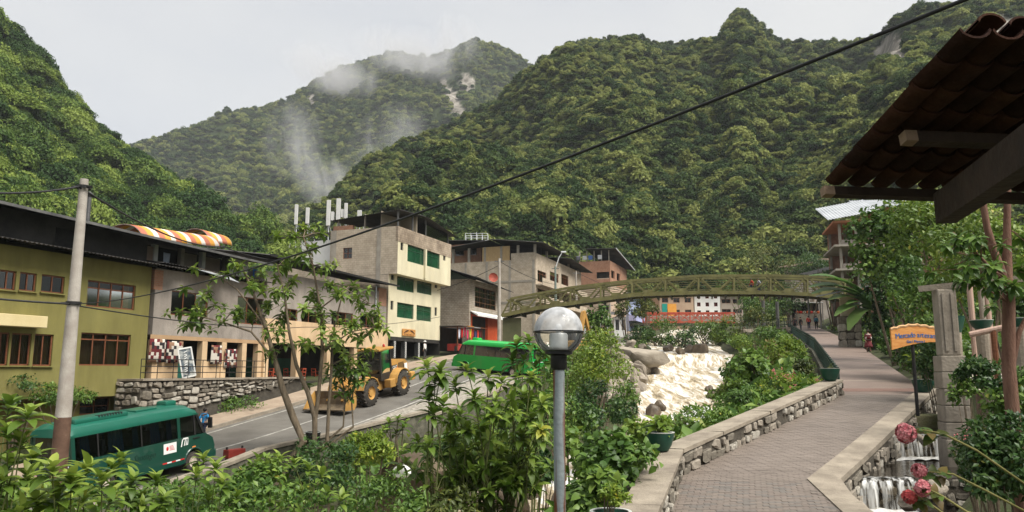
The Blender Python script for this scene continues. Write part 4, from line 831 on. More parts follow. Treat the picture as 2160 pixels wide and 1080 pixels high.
# leaning poster board on the terrace
o_ = fr(sB0, 376, 734, 412, 796, 1.2)
bd = thing('poster_board', 'leaning framed poster board standing at the terrace railing', 'poster', loc_on(eg, o_[0] + 0.4, -1.3, zf + 0.06), ROT)
Ml = Matrix.Rotation(R(-9), 4, 'Y') @ Matrix.Rotation(R(-8), 4, 'X')
a = MB(); a.box(0, 1.05, 0, 0.03, 0, 1.75, Ml); a.build('poster', mat('poster_print', (0.06, 0.08, 0.10), (0.35, 0.36, 0.34), 2.5, 0.5, lo=0.42, hi=0.6), bd)
a = MB()
for q in ((0, 0, 0, 1.75), (1.05, 1.05, 0, 1.75), (0, 1.05, 0, 0), (0, 1.05, 1.75, 1.75)): a.bar(Ml @ Vector((q[0], -0.01, q[2])), Ml @ Vector((q[1], -0.01, q[3])), 0.08, 0.08)
a.build('frame', M_white, bd)
def text(body, size, m, parent, M, name='lettering', ext=0.004, align='CENTER', shear=0.0):
    c = bpy.data.curves.new(name, 'FONT'); c.body = body; c.size = size; c.extrude = ext; c.align_x = align; c.align_y = 'CENTER'; c.resolution_u = 2; c.shear = shear
    t = bpy.data.objects.new('tmp_text', c); me = bpy.data.meshes.new_from_object(t); bpy.data.objects.remove(t); me.name = name; me.materials.clear(); me.materials.append(m)
    o = link(name, me, parent); o.matrix_local = M; return o
M_wprint = mat('white_print', (0.70, 0.70, 0.68), (0.75, 0.75, 0.73), 5, 0.6)
a = MB()
for k in range(11): z = 0.2 + k * 0.13; a.bar(Ml @ Vector((0.2 + 0.02 * k, -0.03, z)), Ml @ Vector((0.42 + 0.02 * k, -0.03, z + (0.06 if k % 3 else -0.03))), 0.03, 0.035)
a.build('faded_lettering', M_wprint, bd)
# ---------------------------------------------------------------- restaurant house with peach band
sC0, sC1 = sB1 + 0.004, -0.3; zr = front(815, 604)[1]; zp0, zp1 = 2.3, 3.75
cw = [fr(sC0, 600, 650, 628, 686), fr(sC0, 637, 654, 684, 688), fr(sC0, 700, 656, 745, 692), fr(sC0, 760, 660, 803, 690)]
e = block('restaurant_house', 'grey house with a peach balustrade band and open restaurant below', 'building', sC0, sC1, 9, zp0, zr - 0.6, M_grey_wall, fops=cw)
for k, o_ in enumerate(cw): window(e, O0, X, -Yv, o_, 0.1, M_wood, G_clear, 2 + (k > 0), 1, 0, 0.07, (M_cur, [(0.55, 0.98)]))
Lc = sC1 - sC0
mb = MB(); mb.box(-0.02, Lc, -0.25, -0.003, zp0 - 0.3, zp1); mb.build('balustrade_band', M_peach, e)
for x in (0.1, Lc * 0.22, Lc * 0.45, Lc * 0.68, Lc - 0.5):
    a = MB(); a.bev(x, x + 0.5, -0.2, 0.3, zf - 0.4, zp0 - 0.31, 0.02); a.build('pier', M_peach, e)
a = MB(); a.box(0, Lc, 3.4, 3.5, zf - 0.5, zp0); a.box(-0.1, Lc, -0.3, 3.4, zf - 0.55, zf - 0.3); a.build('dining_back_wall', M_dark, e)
a = MB(); a.box(0.7, Lc * 0.5, 3.34, 3.39, zf, zf + 1.5); a.build('green_board', mat('green_panel', (0.008, 0.06, 0.035), (0.012, 0.09, 0.05), 2, 0.5), e)
rf = MB(); corrugated(rf, -1.0, Lc + 0.2, -1.2, 5, zr + 0.35, zr, zr + 1.2, zr + 0.9, 'y'); rf.build('roof', M_tin_dark, e)
a = MB(); a.bar((-1.0, -1.22, zr + 0.33), (Lc + 0.2, -1.22, zr - 0.02), 0.06, 0.16); a.build('fascia', M_blackmetal, e)
a = MB(); a.box(Lc - 1.4, Lc - 0.05, -0.02, 0.2, zr - 1.9, zr - 0.25); a.build('brick_infill', M_brick, e)
a = MB(); a.tube([(Lc - 2.1, -0.12, zp0 - 0.2), (Lc - 2.1, -0.12, zr - 0.2)], 0.06, 8); a.build('drain_pipe', M_tin_white, e)
er = e
# red chairs and tables in the restaurant
M_red = mat('red_lacquer', (0.28, 0.05, 0.025), (0.36, 0.075, 0.035), 4, 0.45)
def make_chair():
    t = thing('dining_chair', 'red brown wooden chair at a table in the open restaurant', 'chair', (0, 0, 0), 0, 'restaurant chairs')
    a = MB(); a.bev(-0.21, 0.21, -0.21, 0.21, 0.43, 0.47, 0.01); a.build('seat', M_red, t)
    a = MB(); a.bar((-0.19, 0.2, 0.47), (-0.19, 0.24, 1.0), 0.045); a.bar((0.19, 0.2, 0.47), (0.19, 0.24, 1.0), 0.045); a.bar((-0.19, 0.235, 0.95), (0.19, 0.235, 0.95), 0.03, 0.1); a.bar((-0.19, 0.22, 0.7), (0.19, 0.22, 0.7), 0.03, 0.08); a.build('backrest', M_red, t)
    for x in (-0.18, 0.18):
        for y in (-0.18, 0.18): a = MB(); a.bar((x, y, 0), (x, y, 0.43), 0.045); a.build('leg', M_red, t)
    return t
def make_table():
    t = thing('dining_table', 'red brown wooden table in the open restaurant', 'table', (0, 0, 0), 0, 'restaurant tables')
    a = MB(); a.bev(-0.6, 0.6, -0.4, 0.4, 0.72, 0.76, 0.01); a.build('table_top', M_red, t)
    for x in (-0.52, 0.52):
        for y in (-0.33, 0.33): a = MB(); a.bar((x, y, 0), (x, y, 0.72), 0.06); a.build('leg', M_red, t)
    return t
ch0 = make_chair(); tb0 = make_table(); first = True
for k in range(5):
    x = 1.6 + k * (Lc - 3.2) / 4; z = zf - 0.3
    tb = tb0 if k == 0 else copy_tree(tb0); tb.location = loc_on(er, x, 1.0, z); tb.rotation_euler = (0, 0, ROT)
    for (dx, dy, rr) in ((-0.85, -0.1, math.pi / 2), (0.85, 0.1, -math.pi / 2), (0.1, -0.72, math.pi)):
        c = ch0 if first else copy_tree(ch0); first = False; c.location = loc_on(er, x + dx, 1.0 + dy, z); c.rotation_euler = (0, 0, ROT + rr)
# ---------------------------------------------------------------- cream four storey house
zc0, zc2, zc3 = front(818, 709)[1], front(838, 577, 0.9)[1], front(838, 476, 0.9)[1]; zcb = front(840, 512, 0.9)[1] + 0.15; sD1 = front(928, 700)[0]
lows = [fr(0, 838, 577, 874, 611), fr(0, 880, 585, 911, 617), fr(0, 825, 576, 832, 590), fr(0, 917, 592, 923, 607), fr(0, 838, 637, 873, 669), fr(0, 879, 643, 910, 675), fr(0, 824, 634, 830, 653), fr(0, 917, 648, 922, 666)]
e = block('cream_house', 'cream painted four storey house with green tinted windows and bare block gable', 'building', 0, sD1, 6.6, zc0, zc2 + 0.2, M_cream, fops=lows, gm=M_block)
for k, o_ in enumerate(lows): window(e, O0, X, -Yv, o_, 0.12, mat('green_frame', (0.02, 0.06, 0.035), (0.03, 0.08, 0.045), 3, 0.4) if k % 4 < 2 else M_tin, G_green if k % 4 < 2 else G_dark, 2 if k % 4 < 2 else 1, 1, 0.3 if k % 4 < 2 else 0, 0.06)
off = 0.9; tops = [fr(0, 860, 515, 895, 551, off), fr(0, 898, 526, 928, 560, off), fr(0, 845, 511, 851, 527, off), fr(0, 935, 535, 940, 549, off)]
sD2 = front(951, 520, off)[0]
mb = MB(); panel(mb, Vector((0, -off, zc2)), X, -Yv, sD2, zcb - zc2, [(o[0], o[1], o[2] - zc2, o[3] - zc2) for o in tops]); mb.quad((0, -off, zc2), (sD2, -off, zc2), (sD2, 0, zc2), (0, 0, zc2)); mb.quad((sD2, -off, zc2), (sD2, 6.6, zc2), (sD2, 6.6, zcb), (sD2, -off, zcb)); mb.build('upper_wall', M_cream, e)
for k, o_ in enumerate(tops): window(e, Vector((0, -off, 0)), X, -Yv, o_, 0.12, MATS['green_frame'] if k < 2 else M_tin, G_green if k < 2 else G_dark, 2 if k < 2 else 1, 1, 0.3 if k < 2 else 0, 0.06)
mb = MB(); mb.bar((fr(0, 895, 515, 898, 551, off)[0] + 0.1, -off - 0.1, zc2 + 0.1), (fr(0, 895, 515, 898, 551, off)[0] + 0.1, -off - 0.1, zcb), 0.3, 0.2, Yv); mb.build('pilaster', M_cream, e)
mb = MB(); mb.box(-0.03, sD2 + 0.05, -off - 0.03, -off + 0.2, zcb, zc3); mb.box(sD2 - 0.15, sD2 + 0.05, -off + 0.2, 6.6, zcb, zc3); mb.build('parapet', mat_block('stained_block', (0.36, 0.29, 0.22), (0.44, 0.36, 0.27), (0.26, 0.21, 0.16), 0.42, 0.22, 0.015, stain=(0.45, 0.42, 0.4)), e)
gwn = gr(0, 724, 522, 743, 545)
mb = MB(); panel(mb, Vector((-0.02, -off, zc2)), Yv, -X, 6.6 + off, zc3 - zc2, [(gwn[0] + off, gwn[1] + off, gwn[2] - zc2, gwn[3] - zc2)], 0.2); mb.build('upper_gable', M_block, e)
for (y0, y1) in ((0.9, 1.35), (5.9, 6.5)):
    a = MB(); a.box(-0.06, -0.021, y0, y1, zc0, zc3); a.build('concrete_frame', M_conc, e)
window(e, Vector((-0.02, 0, 0)), Yv, -X, gwn, 0.12, M_wood, G_dark, 2, 2)
a = MB(); a.box(0, sD2, -off, 6.6, zcb + 0.1, zcb + 0.3); a.build('roof_slab', M_conc, e)
# roof terrace: light frame with tin sheets
for (x, y, h) in ((0.3, -0.7, 1.6), (3.2, -0.7, 1.9), (6, -0.7, 1.9), (sD2 - 0.4, -0.7, 1.3), (0.4, 3, 1.5), (0.4, 6, 1.2), (sD2 - 0.4, 5, 1.5)):
    a = MB(); a.bar((x, y, zcb + 0.3), (x, y, zc3 + h), 0.14, 0.14); a.build('roof_post', M_tin if y < 0 else M_conc, e)
rf = MB(); corrugated(rf, -0.2, sD2 * 0.45, -1.2, 6.6, zc3 + 1.55, zc3 + 1.9, zc3 + 1.0, zc3 + 1.3, 'x'); rf.build('terrace_roof', M_tin_dark, e)
rf = MB(); corrugated(rf, sD2 * 0.45, sD2 + 0.7, -1.3, 6.2, zc3 + 1.85, zc3 + 1.0, zc3 + 1.6, zc3 + 0.8, 'x'); rf.build('terrace_roof', M_tin_dark, e)
a = MB(); a.box(0.4, sD2 * 0.4, 1.2, 1.25, zc3, zc3 + 1.7); a.box(sD2 * 0.35, sD2 * 0.36, -0.7, 1.2, zc3, zc3 + 1.7); a.build('terrace_panel', mat('tan_panel', (0.26, 0.22, 0.16), (0.32, 0.27, 0.2), 1, 0.7), e)
a = MB(); a.box(sD2 * 0.5, sD2 - 0.5, -0.72, -0.68, zc3 - 0.1, zc3 + 1.2); a.build('terrace_glazing', mat_glass('pale_glass', (0.8, 0.85, 0.85), 0.5, 0.7), e)
a = MB(); a.box(0.1, 0.5, 4.2, 6.4, zc3 - 0.02, zc3 + 0.45); a.build('brick_ledge', M_brick, e)
# ground floor shop
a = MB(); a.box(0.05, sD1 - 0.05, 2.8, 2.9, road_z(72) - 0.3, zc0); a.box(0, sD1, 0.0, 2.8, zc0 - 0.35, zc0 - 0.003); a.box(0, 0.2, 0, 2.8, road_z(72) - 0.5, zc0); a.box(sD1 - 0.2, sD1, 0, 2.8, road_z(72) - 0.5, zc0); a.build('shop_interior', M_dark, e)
a = MB(); a.box(0, sD1, -0.5, 2.8, road_z(72) - 1.2, road_z(72) + 0.18); a.build('shop_floor', M_wconc, e)
M_ring = mat('white_shell', (0.62, 0.61, 0.58), (0.72, 0.71, 0.68), 4, 0.6)
for px in (832, 855, 883):
    s_ = front(px, 730)[0]; col = MB(); col.box(s_ - 0.22, s_ + 0.22, -0.02, 0.35, road_z(72) - 0.2, zc0 - 0.36); c_ = col.build('shop_column', mat('slate_column', (0.03, 0.032, 0.033), (0.07, 0.07, 0.068), 2, 0.5), e)
    r_ = MB()
    for k in range(7):
        z = zc0 - 0.55 - k * 0.22; r_.tube([(s_ + 0.12 * math.cos(t), -0.06, z + 0.085 * math.sin(t)) for t in np.linspace(0, 5.6, 12)], 0.03, 5)
    r_.build('carved_rings', M_ring, c_)
a = MB(); o_ = fr(0, 849, 693, 876, 708, 0.1); a.bev(o_[0], o_[1], -0.14, -0.05, o_[2], o_[3], 0.02); sg = a.build('sign_board', M_wood2, e)
sg['label'] = 'orange wooden shop sign with two dark arched strokes'
xm = (o_[0] + o_[1]) / 2; zm = (o_[2] + o_[3]) / 2; w_ = (o_[1] - o_[0]); a = MB()
for sgn in (-1, 1):
    a.tube([(xm + sgn * w_ * (0.08 + 0.34 * t), -0.15, zm + 0.20 - 0.3 * t * t) for t in np.linspace(0, 1, 7)], [0.05, 0.06, 0.065, 0.06, 0.05, 0.04, 0.02], 6)
a.build('painted_strokes', mat('dark_brown_paint', (0.05, 0.022, 0.012), (0.07, 0.03, 0.016), 3, 0.6), sg)
a = MB()
for k in range(7): a.bar((xm + w_ * (-0.36 + 0.11 * k), -0.15, o_[2] + 0.06), (xm + w_ * (-0.34 + 0.11 * k), -0.15, o_[2] + 0.2), 0.07, 0.03, Yv)
a.build('lettering_strokes', MATS['dark_brown_paint'], sg)
ec = e
# annex behind with white wall and antennas
e = block('annex_house', 'low annex with a white sheet wall behind the cream house', 'building', 1.5, 9, 6, 4, front(700, 505)[1] + 0.8, M_block, off=-6.62)
g0 = gable(700, 500, 1.5); g1 = gable(636, 560, 1.5)
a = MB(); a.box(-0.10, -0.005, g0[0] - 6.6, g1[0] - 6.6, g1[1] - 0.2, g0[1] - 0.3); a.build('white_sheet_wall', M_white, e)
a = MB(); a.box(-0.3, 0.4, -0.1, 7.5, g0[1] + 0.25, g0[1] + 0.45); a.build('roof_edge', M_tin_dark, e)
M_ant = mat('antenna_grey', (0.50, 0.50, 0.49), (0.60, 0.60, 0.58), 2, 0.5)
for k, (px, y0, y1, hw, lb) in enumerate(((624, 430, 474, 0.13, 'thin white panel antenna standing apart on the annex roof'), (648, 437, 472, 0.14, 'short white panel antenna leaning beside the thin one'), (692, 420, 476, 0.16, 'tall white panel antenna with its bracket on the mast frame'), (713, 417, 468, 0.17, 'tallest white panel antenna in the middle of the cluster'), (729, 427, 466, 0.13, 'white panel antenna next to the tallest one'), (758, 443, 463, 0.17, 'short white drum shaped antenna near the terrace roof'))):
    t = thing('panel_antenna', lb, 'antenna', P(px, y1, 82), 0, 'roof antennas'); hz = (y1 - y0) / F * 82
    a = MB(); a.bev(-hw * 1.35, hw * 1.35, -0.12, 0.12, 0, hz, 0.04); a.build('panel', M_ant, t)
    a = MB(); a.tube([(0, 0.25, -2.6), (0, 0.25, hz * 0.85)], 0.06, 6); a.tube([(0, 0.1, hz * 0.25), (0, 0.3, hz * 0.25)], 0.05, 5); a.tube([(0, 0.1, hz * 0.75), (0, 0.3, hz * 0.75)], 0.05, 5); a.tube([(0, 0.25, 0.2), (0.9, 0.9, -2.4)], 0.035, 5); a.tube([(0, 0.25, 0.2), (-0.9, 0.9, -2.4)], 0.035, 5); a.build('mast', M_tin_white, t)
    if k in (2, 3): a = MB(); a.bev(hw + 0.1, hw + 0.45, 0.0, 0.25, hz * 0.2, hz * 0.55, 0.03); a.build('radio_unit', M_ant, t)
# ---------------------------------------------------------------- houses farther up the street
# small block house with a display window over a red shop
s0_ = front(990, 640)[0]; s1_ = front(1050, 640)[0]; zt_ = front(990, 588)[1]; zm_ = front(992, 656)[1]; zb_ = road_z(88) - 0.3
sh = fr(s0_, 1002, 603, 1046, 647)
e = block('display_house', 'small grey block house with glazed wooden display over a red shop', 'building', s0_, s1_, 7, zm_, zt_, M_block2, fops=[sh])
window(e, O0, X, -Yv, sh, 0.1, mat('brown_frame', (0.16, 0.075, 0.03), (0.22, 0.11, 0.05), 3, 0.5), G_clear, 4, 4, 0, 0.07)
Lx = s1_ - s0_
mb = MB(); mb.box(0.02, Lx, 0.5, 7, zb_, zm_); mb.box(0, 0.5, 0, 7, zb_, zm_); mb.build('ground_floor_wall', M_block2, e)
mb = MB(); mb.box(0.5, Lx + 0.4, 0.25, 0.49, zb_, zm_ - 0.3); mb.box(0.45, 0.8, -0.05, 0.25, zb_, zm_ - 0.3); mb.box(Lx * 0.62, Lx + 0.4, -0.05, 0.25, zb_, zm_ - 0.3); mb.build('red_shop_front', mat('orange_red_paint', (0.48, 0.07, 0.02), (0.58, 0.10, 0.035), 1, 0.6), e)
mb = MB(); mb.box(0.9, Lx * 0.6, 0.2, 0.24, zb_ + 0.6, zm_ - 0.5); mb.build('opening_shade', M_dark, e)  # solid dark panel painted as the shade of a shop opening
mb = MB(); mb.add([(0.2, -0.05, zm_ + 0.05), (Lx + 0.6, -0.05, zm_ + 0.05), (Lx + 0.6, -1.0, zm_ - 0.35), (0.2, -1.0, zm_ - 0.35), (0.2, -0.05, zm_ - 0.02), (Lx + 0.6, -0.05, zm_ - 0.02), (Lx + 0.6, -1.0, zm_ - 0.6), (0.2, -1.0, zm_ - 0.6)], [(0, 1, 2, 3), (2, 6, 7, 3), (0, 3, 7, 4), (1, 5, 6, 2)]); mb.build('shop_awning', M_white, e)
rf = MB(); corrugated(rf, -1.4, Lx + 1.6, -1.6, 3.6, zt_ + 0.0, zt_ - 0.7, zt_ + 1.6, zt_ + 1.2, 'y'); corrugated(rf, -1.4, Lx + 1.6, 3.6, 8, zt_ + 1.6, zt_ + 1.2, zt_ + 0.3, zt_ + 0.1, 'y'); rf.build('roof', M_tin_dark, e)
mb = MB(); mb.prism([(0, zt_), (7, zt_), (3.6, zt_ + 1.5)], 0, 0.15, Matrix(((0, 1, 0, 0), (1, 0, 0, 0), (0, 0, 1, 0), (0, 0, 0, 1)))); mb.build('gable_board', mat('green_board_paint', (0.05, 0.08, 0.06), (0.07, 0.10, 0.08), 2, 0.7), e)
mb = MB()
for k in range(5): mb.bar((Lx * (0.15 + 0.17 * k), 0.35, sh[2] + 0.1), (Lx * (0.15 + 0.17 * k), 0.35, sh[3] - 0.1), 0.35, 0.2)
mb.build('shelf_goods', mat('shelf_goods', (0.10, 0.05, 0.03), (0.45, 0.32, 0.2), 6, 0.8), e)
p = loc_on(e, -0.6, -0.4, zt_ + 0.9)
t = thing('satellite_dish', 'rusty red satellite dish on the roof of the display house', 'satellite dish', P(1040, 586, 97))
mb = MB(); Mx = Matrix.Rotation(R(80), 4, 'X') @ Matrix.Rotation(R(15), 4, 'Y'); mb.lathe([(0.02, 0.0), (0.25, 0.03), (0.45, 0.10), (0.6, 0.2)], 18, Mx); mb.build('dish', mat('rust_red', (0.28, 0.05, 0.03), (0.35, 0.08, 0.05), 3, 0.7), t); mb = MB(); mb.tube([(0, 0.1, 0), (0, 0.15, -1.1)], 0.04, 6); mb.tube([Mx @ Vector((0.4, 0, 0.1)), Mx @ Vector((0, 0, 0.6))], 0.02, 5); mb.build('bracket', M_blackmetal, t)
# market stall with hanging clothes between the cream house and the display house
p = on_front(85.5, 1.0); zs = road_z(85) + 0.1
t = thing('market_stall', 'dark market stall with plank awning beside the cream house', 'stall', (p.x, p.y, zs), ROT)
for (x, y) in ((-3.2, -1), (0, -1), (3.4, -1), (-3.2, 1.6), (3.4, 1.6)): a = MB(); a.bar((x, y, 0), (x, y, 2.6), 0.09); a.build('post', M_wood, t)
for k in range(4): a = MB(); a.box(-3.5 + k * 1.8, -1.75 + k * 1.8, -1.5, 1.8, 2.6 + 0.05 * (k % 2), 2.66 + 0.05 * (k % 2)); a.build('awning_sheet', [M_tin, M_wood2, M_tin_white, M_wood][k], t)
a = MB(); a.box(-3.3, 3.5, 1.5, 1.55, 0, 2.6); a.build('back_board', M_dark, t)
a = MB(); a.bev(-3.0, 3.3, -0.9, 0.3, 0.0, 0.75, 0.03); a.build('counter', mat('red_cloth', (0.25, 0.025, 0.02), (0.33, 0.04, 0.03), 2, 0.9), t)
cols = [((0.55, 0.53, 0.6), 'pale lilac'), ((0.45, 0.02, 0.02), 'bright red'), ((0.30, 0.02, 0.06), 'wine red'), ((0.5, 0.04, 0.10), 'pink red'), ((0.45, 0.42, 0.05), 'yellow green'), ((0.35, 0.03, 0.02), 'brick red'), ((0.04, 0.05, 0.15), 'navy blue'), ((0.5, 0.05, 0.03), 'scarlet'), ((0.10, 0.02, 0.02), 'dark maroon')]
for k, (c, nm) in enumerate(cols):
    q = t.matrix_basis @ Vector((-3.0 + k * 0.72, -1.1, 1.25 + 0.12 * (k % 3)))
    cloth('hanging_garment', nm + ' garment hanging from the market stall by the cream house', 'garment', q, ROT, 0.5, 1.05, mat('garment_%d' % k, c, tuple(v * 1.3 for v in c), 5, 0.9), 'garments on the stall', 0.05)
# beige block house of several floors
s0_ = front(1130, 600)[0]; s1_ = front(1226, 600)[0]; zt_ = front(1130, 546)[1]; zb_ = road_z(112) - 0.5; dep = gable(950, 560, s0_)[0]
fo = [fr(s0_, 1134, 569, 1152, 593), fr(s0_, 1160, 572, 1178, 600), fr(s0_, 1184, 577, 1199, 603), fr(s0_, 1134, 607, 1152, 630), fr(s0_, 1160, 611, 1180, 634), fr(s0_, 1186, 614, 1200, 636)]
e = block('block_house', 'tall unfinished house of beige blocks with dark tin roof behind the footbridge', 'building', s0_, s1_, dep, zb_, zt_, M_block, fops=fo, gops=[])
for k, o_ in enumerate(fo): window(e, O0, X, -Yv, o_, 0.15, M_wood, G_clear, 3, 1, 0.25, 0.08, (mat('red_curtain', (0.35, 0.03, 0.02), (0.45, 0.05, 0.03), 3, 0.9), [(0.55, 0.98)]) if k in (1, 2) else None)
Lx = s1_ - s0_
for z in (fo[0][2] - 0.5, fo[3][2] - 0.5):
    a = MB(); a.box(0, Lx, -1.1, -0.004, z - 0.2, z); a.box(0, Lx, -1.1, -1.0, z, z + 0.9); a.build('balcony', M_block, e)
for y in (0.15, dep * 0.28, dep * 0.55, dep * 0.8):
    a = MB(); a.box(-0.05, -0.004, y, y + 0.35, zb_, zt_ - 0.1); a.build('concrete_frame', M_conc, e)
for z in (zt_ - 3.2, zt_ - 6.3): a = MB(); a.box(-0.06, -0.003, 0, dep, z - 0.15, z + 0.15); a.build('concrete_frame', M_conc, e)
# open top floor under tin
for k in range(6): a = MB(); a.box(0.1, 0.4, dep * k / 5.2, dep * k / 5.2 + 0.35, zt_, zt_ + 2.2); a.build('roof_post', M_conc, e)
for k in range(4): a = MB(); a.box(Lx * (k + 1) / 4.2, Lx * (k + 1) / 4.2 + 0.3, 0.1, 0.4, zt_, zt_ + 2.0); a.build('roof_post', M_conc, e)
a = MB(); a.box(0.15, 0.3, dep * 0.3, dep * 0.62, zt_, zt_ + 2.2); a.build('wood_panel', mat('tan_boards', (0.40, 0.27, 0.13), (0.5, 0.35, 0.18), 2, 0.8, stretch=(1, 6, 1)), e)
a = MB(); a.box(-0.02, 0.14, 0, dep * 0.28, zt_, zt_ + 1.0); a.box(0, Lx, 0.0, 0.15, zt_, zt_ + 0.9); a.build('parapet', M_block, e)
a = MB(); a.box(4, 4.2, 0.5, dep, zt_, zt_ + 2.2); a.box(Lx - 4, Lx - 1, 2, 2.2, zt_, zt_ + 2); a.build('inner_wall', M_dark, e)
rf = MB(); corrugated(rf, -1.2, Lx * 0.5, -1.6, dep * 0.5, zt_ + 2.2, zt_ + 2.0, zt_ + 3.2, zt_ + 3.0, 'y'); corrugated(rf, Lx * 0.5, Lx + 1.5, -1.8, dep * 0.5, zt_ + 1.7, zt_ + 0.9, zt_ + 2.4, zt_ + 1.9, 'y'); corrugated(rf, -1.0, Lx * 0.5, dep * 0.5, dep + 1, zt_ + 3.1, zt_ + 3.0, zt_ + 2.2, zt_ + 2.0, 'y'); rf.build('roof', M_tin_dark, e)
# brick upper house left behind, with its balcony
s2_ = s0_ + 3
e = block('brick_attic_house', 'red brick house with dark tin roof rising behind the beige block house', 'building', s2_, s2_ + 14, 9, zb_, front(945, 510, -dep - 0.5)[1] if False else zt_ + 3.4, M_brick, off=-(dep * 0.72), gm=M_brick)
a = MB(); panel(a, Vector((-0.05, 0, 0)), Yv, -X, 0.01, 0.01); rf = MB(); corrugated(rf, -0.8, 15, -0.9, 9.5, zt_ + 3.7, zt_ + 3.0, zt_ + 4.3, zt_ + 3.6, 'y'); rf.build('roof', M_tin_dark, e)
for (y0, y1) in ((0.8, 2.0), (3.0, 4.4)): a = MB(); a.box(-0.06, -0.005, y0, y1, zt_ + 1.6, zt_ + 2.8); a.build('window_opening', G_dark, e)
# white cage on the roof
t = thing('roof_cage', 'white openwork cage on a white tank base above the roofs', 'cage', P(1005, 523, 128)); ww = 1.9; hh = 2.7
a = MB(); a.box(-ww, ww * 0.4, 0, 2.2, -1.5, 1.0); a.build('tank', M_white, t)
M_wm = mat('white_metal', (0.6, 0.62, 0.62), (0.7, 0.72, 0.72), 3, 0.5)
for x in np.linspace(-ww, ww, 5):
    for y in (0, 2.2): a = MB(); a.bar((x, y, -1.5), (x, y, hh - abs(x) * 0.12), 0.07); a.build('bar', M_wm, t)
for z in (0.9, 1.3, 1.7, 2.1, 2.5): a = MB(); a.bar((-ww, 0, z), (ww, 0, z), 0.05); a.bar((ww, 0, z), (ww, 2.2, z), 0.05); a.bar((-ww, 2.2, z), (ww, 2.2, z), 0.05); a.build('rail', M_wm, t)
# roof hut
t = thing('roof_hut', 'small brick roof hut with black tin cover above the block house', 'hut', P(1112, 545, 134)); a = MB(); a.box(-2.2, 2.4, 0, 3, -2.5, 0.9); a.build('wall', M_brick, t); rf = MB(); corrugated(rf, -2.6, 3.2, -0.8, 3.5, 1.9, 1.7, 2.6, 2.4, 'x'); rf.build('roof', M_tin_dark, t)
for x in (-2.0, 0.2, 2.1): a = MB(); a.bar((x, 0.1, 0.9), (x, 0.1, 1.9), 0.14); a.build('post', M_white, t)
# brick and plaster house
s0_ = front(1287, 600)[0]; s1_ = front(1322, 600)[0]; zt_ = front(1287, 562)[1]; zb_ = road_z(150) - 0.6; dep = gable(1222, 600, s0_)[0]
go_ = [gr(s0_, 1258, 573, 1285, 588), gr(s0_, 1262, 643, 1284, 656)]
e = block('brick_house', 'plastered house with a red brick top floor and open roof terrace', 'building', s0_, s1_, dep, zb_, zt_ - 2.4, mat('pinkish_plaster', (0.42, 0.31, 0.23), (0.52, 0.40, 0.30), 0.5, 0.85), gops=[go_[1]])
window(e, O0, Yv, -X, go_[1], 0.15, M_wood, G_dark, 3, 1)
a = MB(); panel(a, Vector((-0.03, 0, zt_ - 3.6)), Yv, -X, dep, 4.8, [(go_[0][0], go_[0][1], go_[0][2] - zt_ + 3.6, go_[0][3] - zt_ + 3.6)], 0.3); panel(a, Vector((0, -0.03, zt_ - 3.6)), X, -Yv, s1_ - s0_, 4.8, [(1.0, 4.0, 1.4, 3.0), (6, 9, 1.4, 3.0)], 0.3); a.build('brick_storey', M_brick, e)
a = MB(); a.box(0.6, s1_ - s0_, 1.0, dep, zt_ - 3.6, zt_ + 0.6); a.build('inner_wall', M_dark, e)
for k in range(5): a = MB(); a.bar((0.2, dep * k / 4.2 + 0.2, zt_ + 1.2), (0.2, dep * k / 4.2 + 0.2, zt_ + 3.4), 0.2); a.build('roof_post', M_conc, e)
rf = MB(); corrugated(rf, -1.0, s1_ - s0_ + 1.5, -1.6, dep * 0.75, zt_ + 3.5, zt_ + 1.2, zt_ + 3.8, zt_ + 2.0, 'y'); rf.build('roof', M_tin_dark, e)
a = MB(); a.bar((-1.05, -1.6, zt_ + 3.5), (s1_ - s0_ + 1.5, -1.6, zt_ + 1.2), 0.1, 0.22); a.build('fascia', M_tin_white, e)
for k, (y, c, nm) in enumerate(((2.0, (0.6, 0.6, 0.6), 'white sheet'), (4.0, (0.08, 0.15, 0.4), 'blue cloth'), (5.2, (0.5, 0.5, 0.48), 'pale cloth'), (6.6, (0.1, 0.1, 0.12), 'dark cloth'))):
    q = e.matrix_basis @ Vector((-0.2, y, zt_ + 1.5)); cloth('laundry', nm + ' drying on the roof terrace of the brick house', 'laundry', q, ROT + math.pi / 2, 0.9, 0.9, mat('roof_laundry_%d' % k, c, tuple(v * 1.2 for v in c), 3, 0.9), 'laundry on the brick house')
# white columned shop front under it
a = MB(); zz = front(1290, 668)[1]
for k in range(4): a.box(-0.4, -0.1, dep * k / 4 + 0.3, dep * k / 4 + 0.7, zb_ - 0.3, zz)
a.build('white_columns', M_white, e)
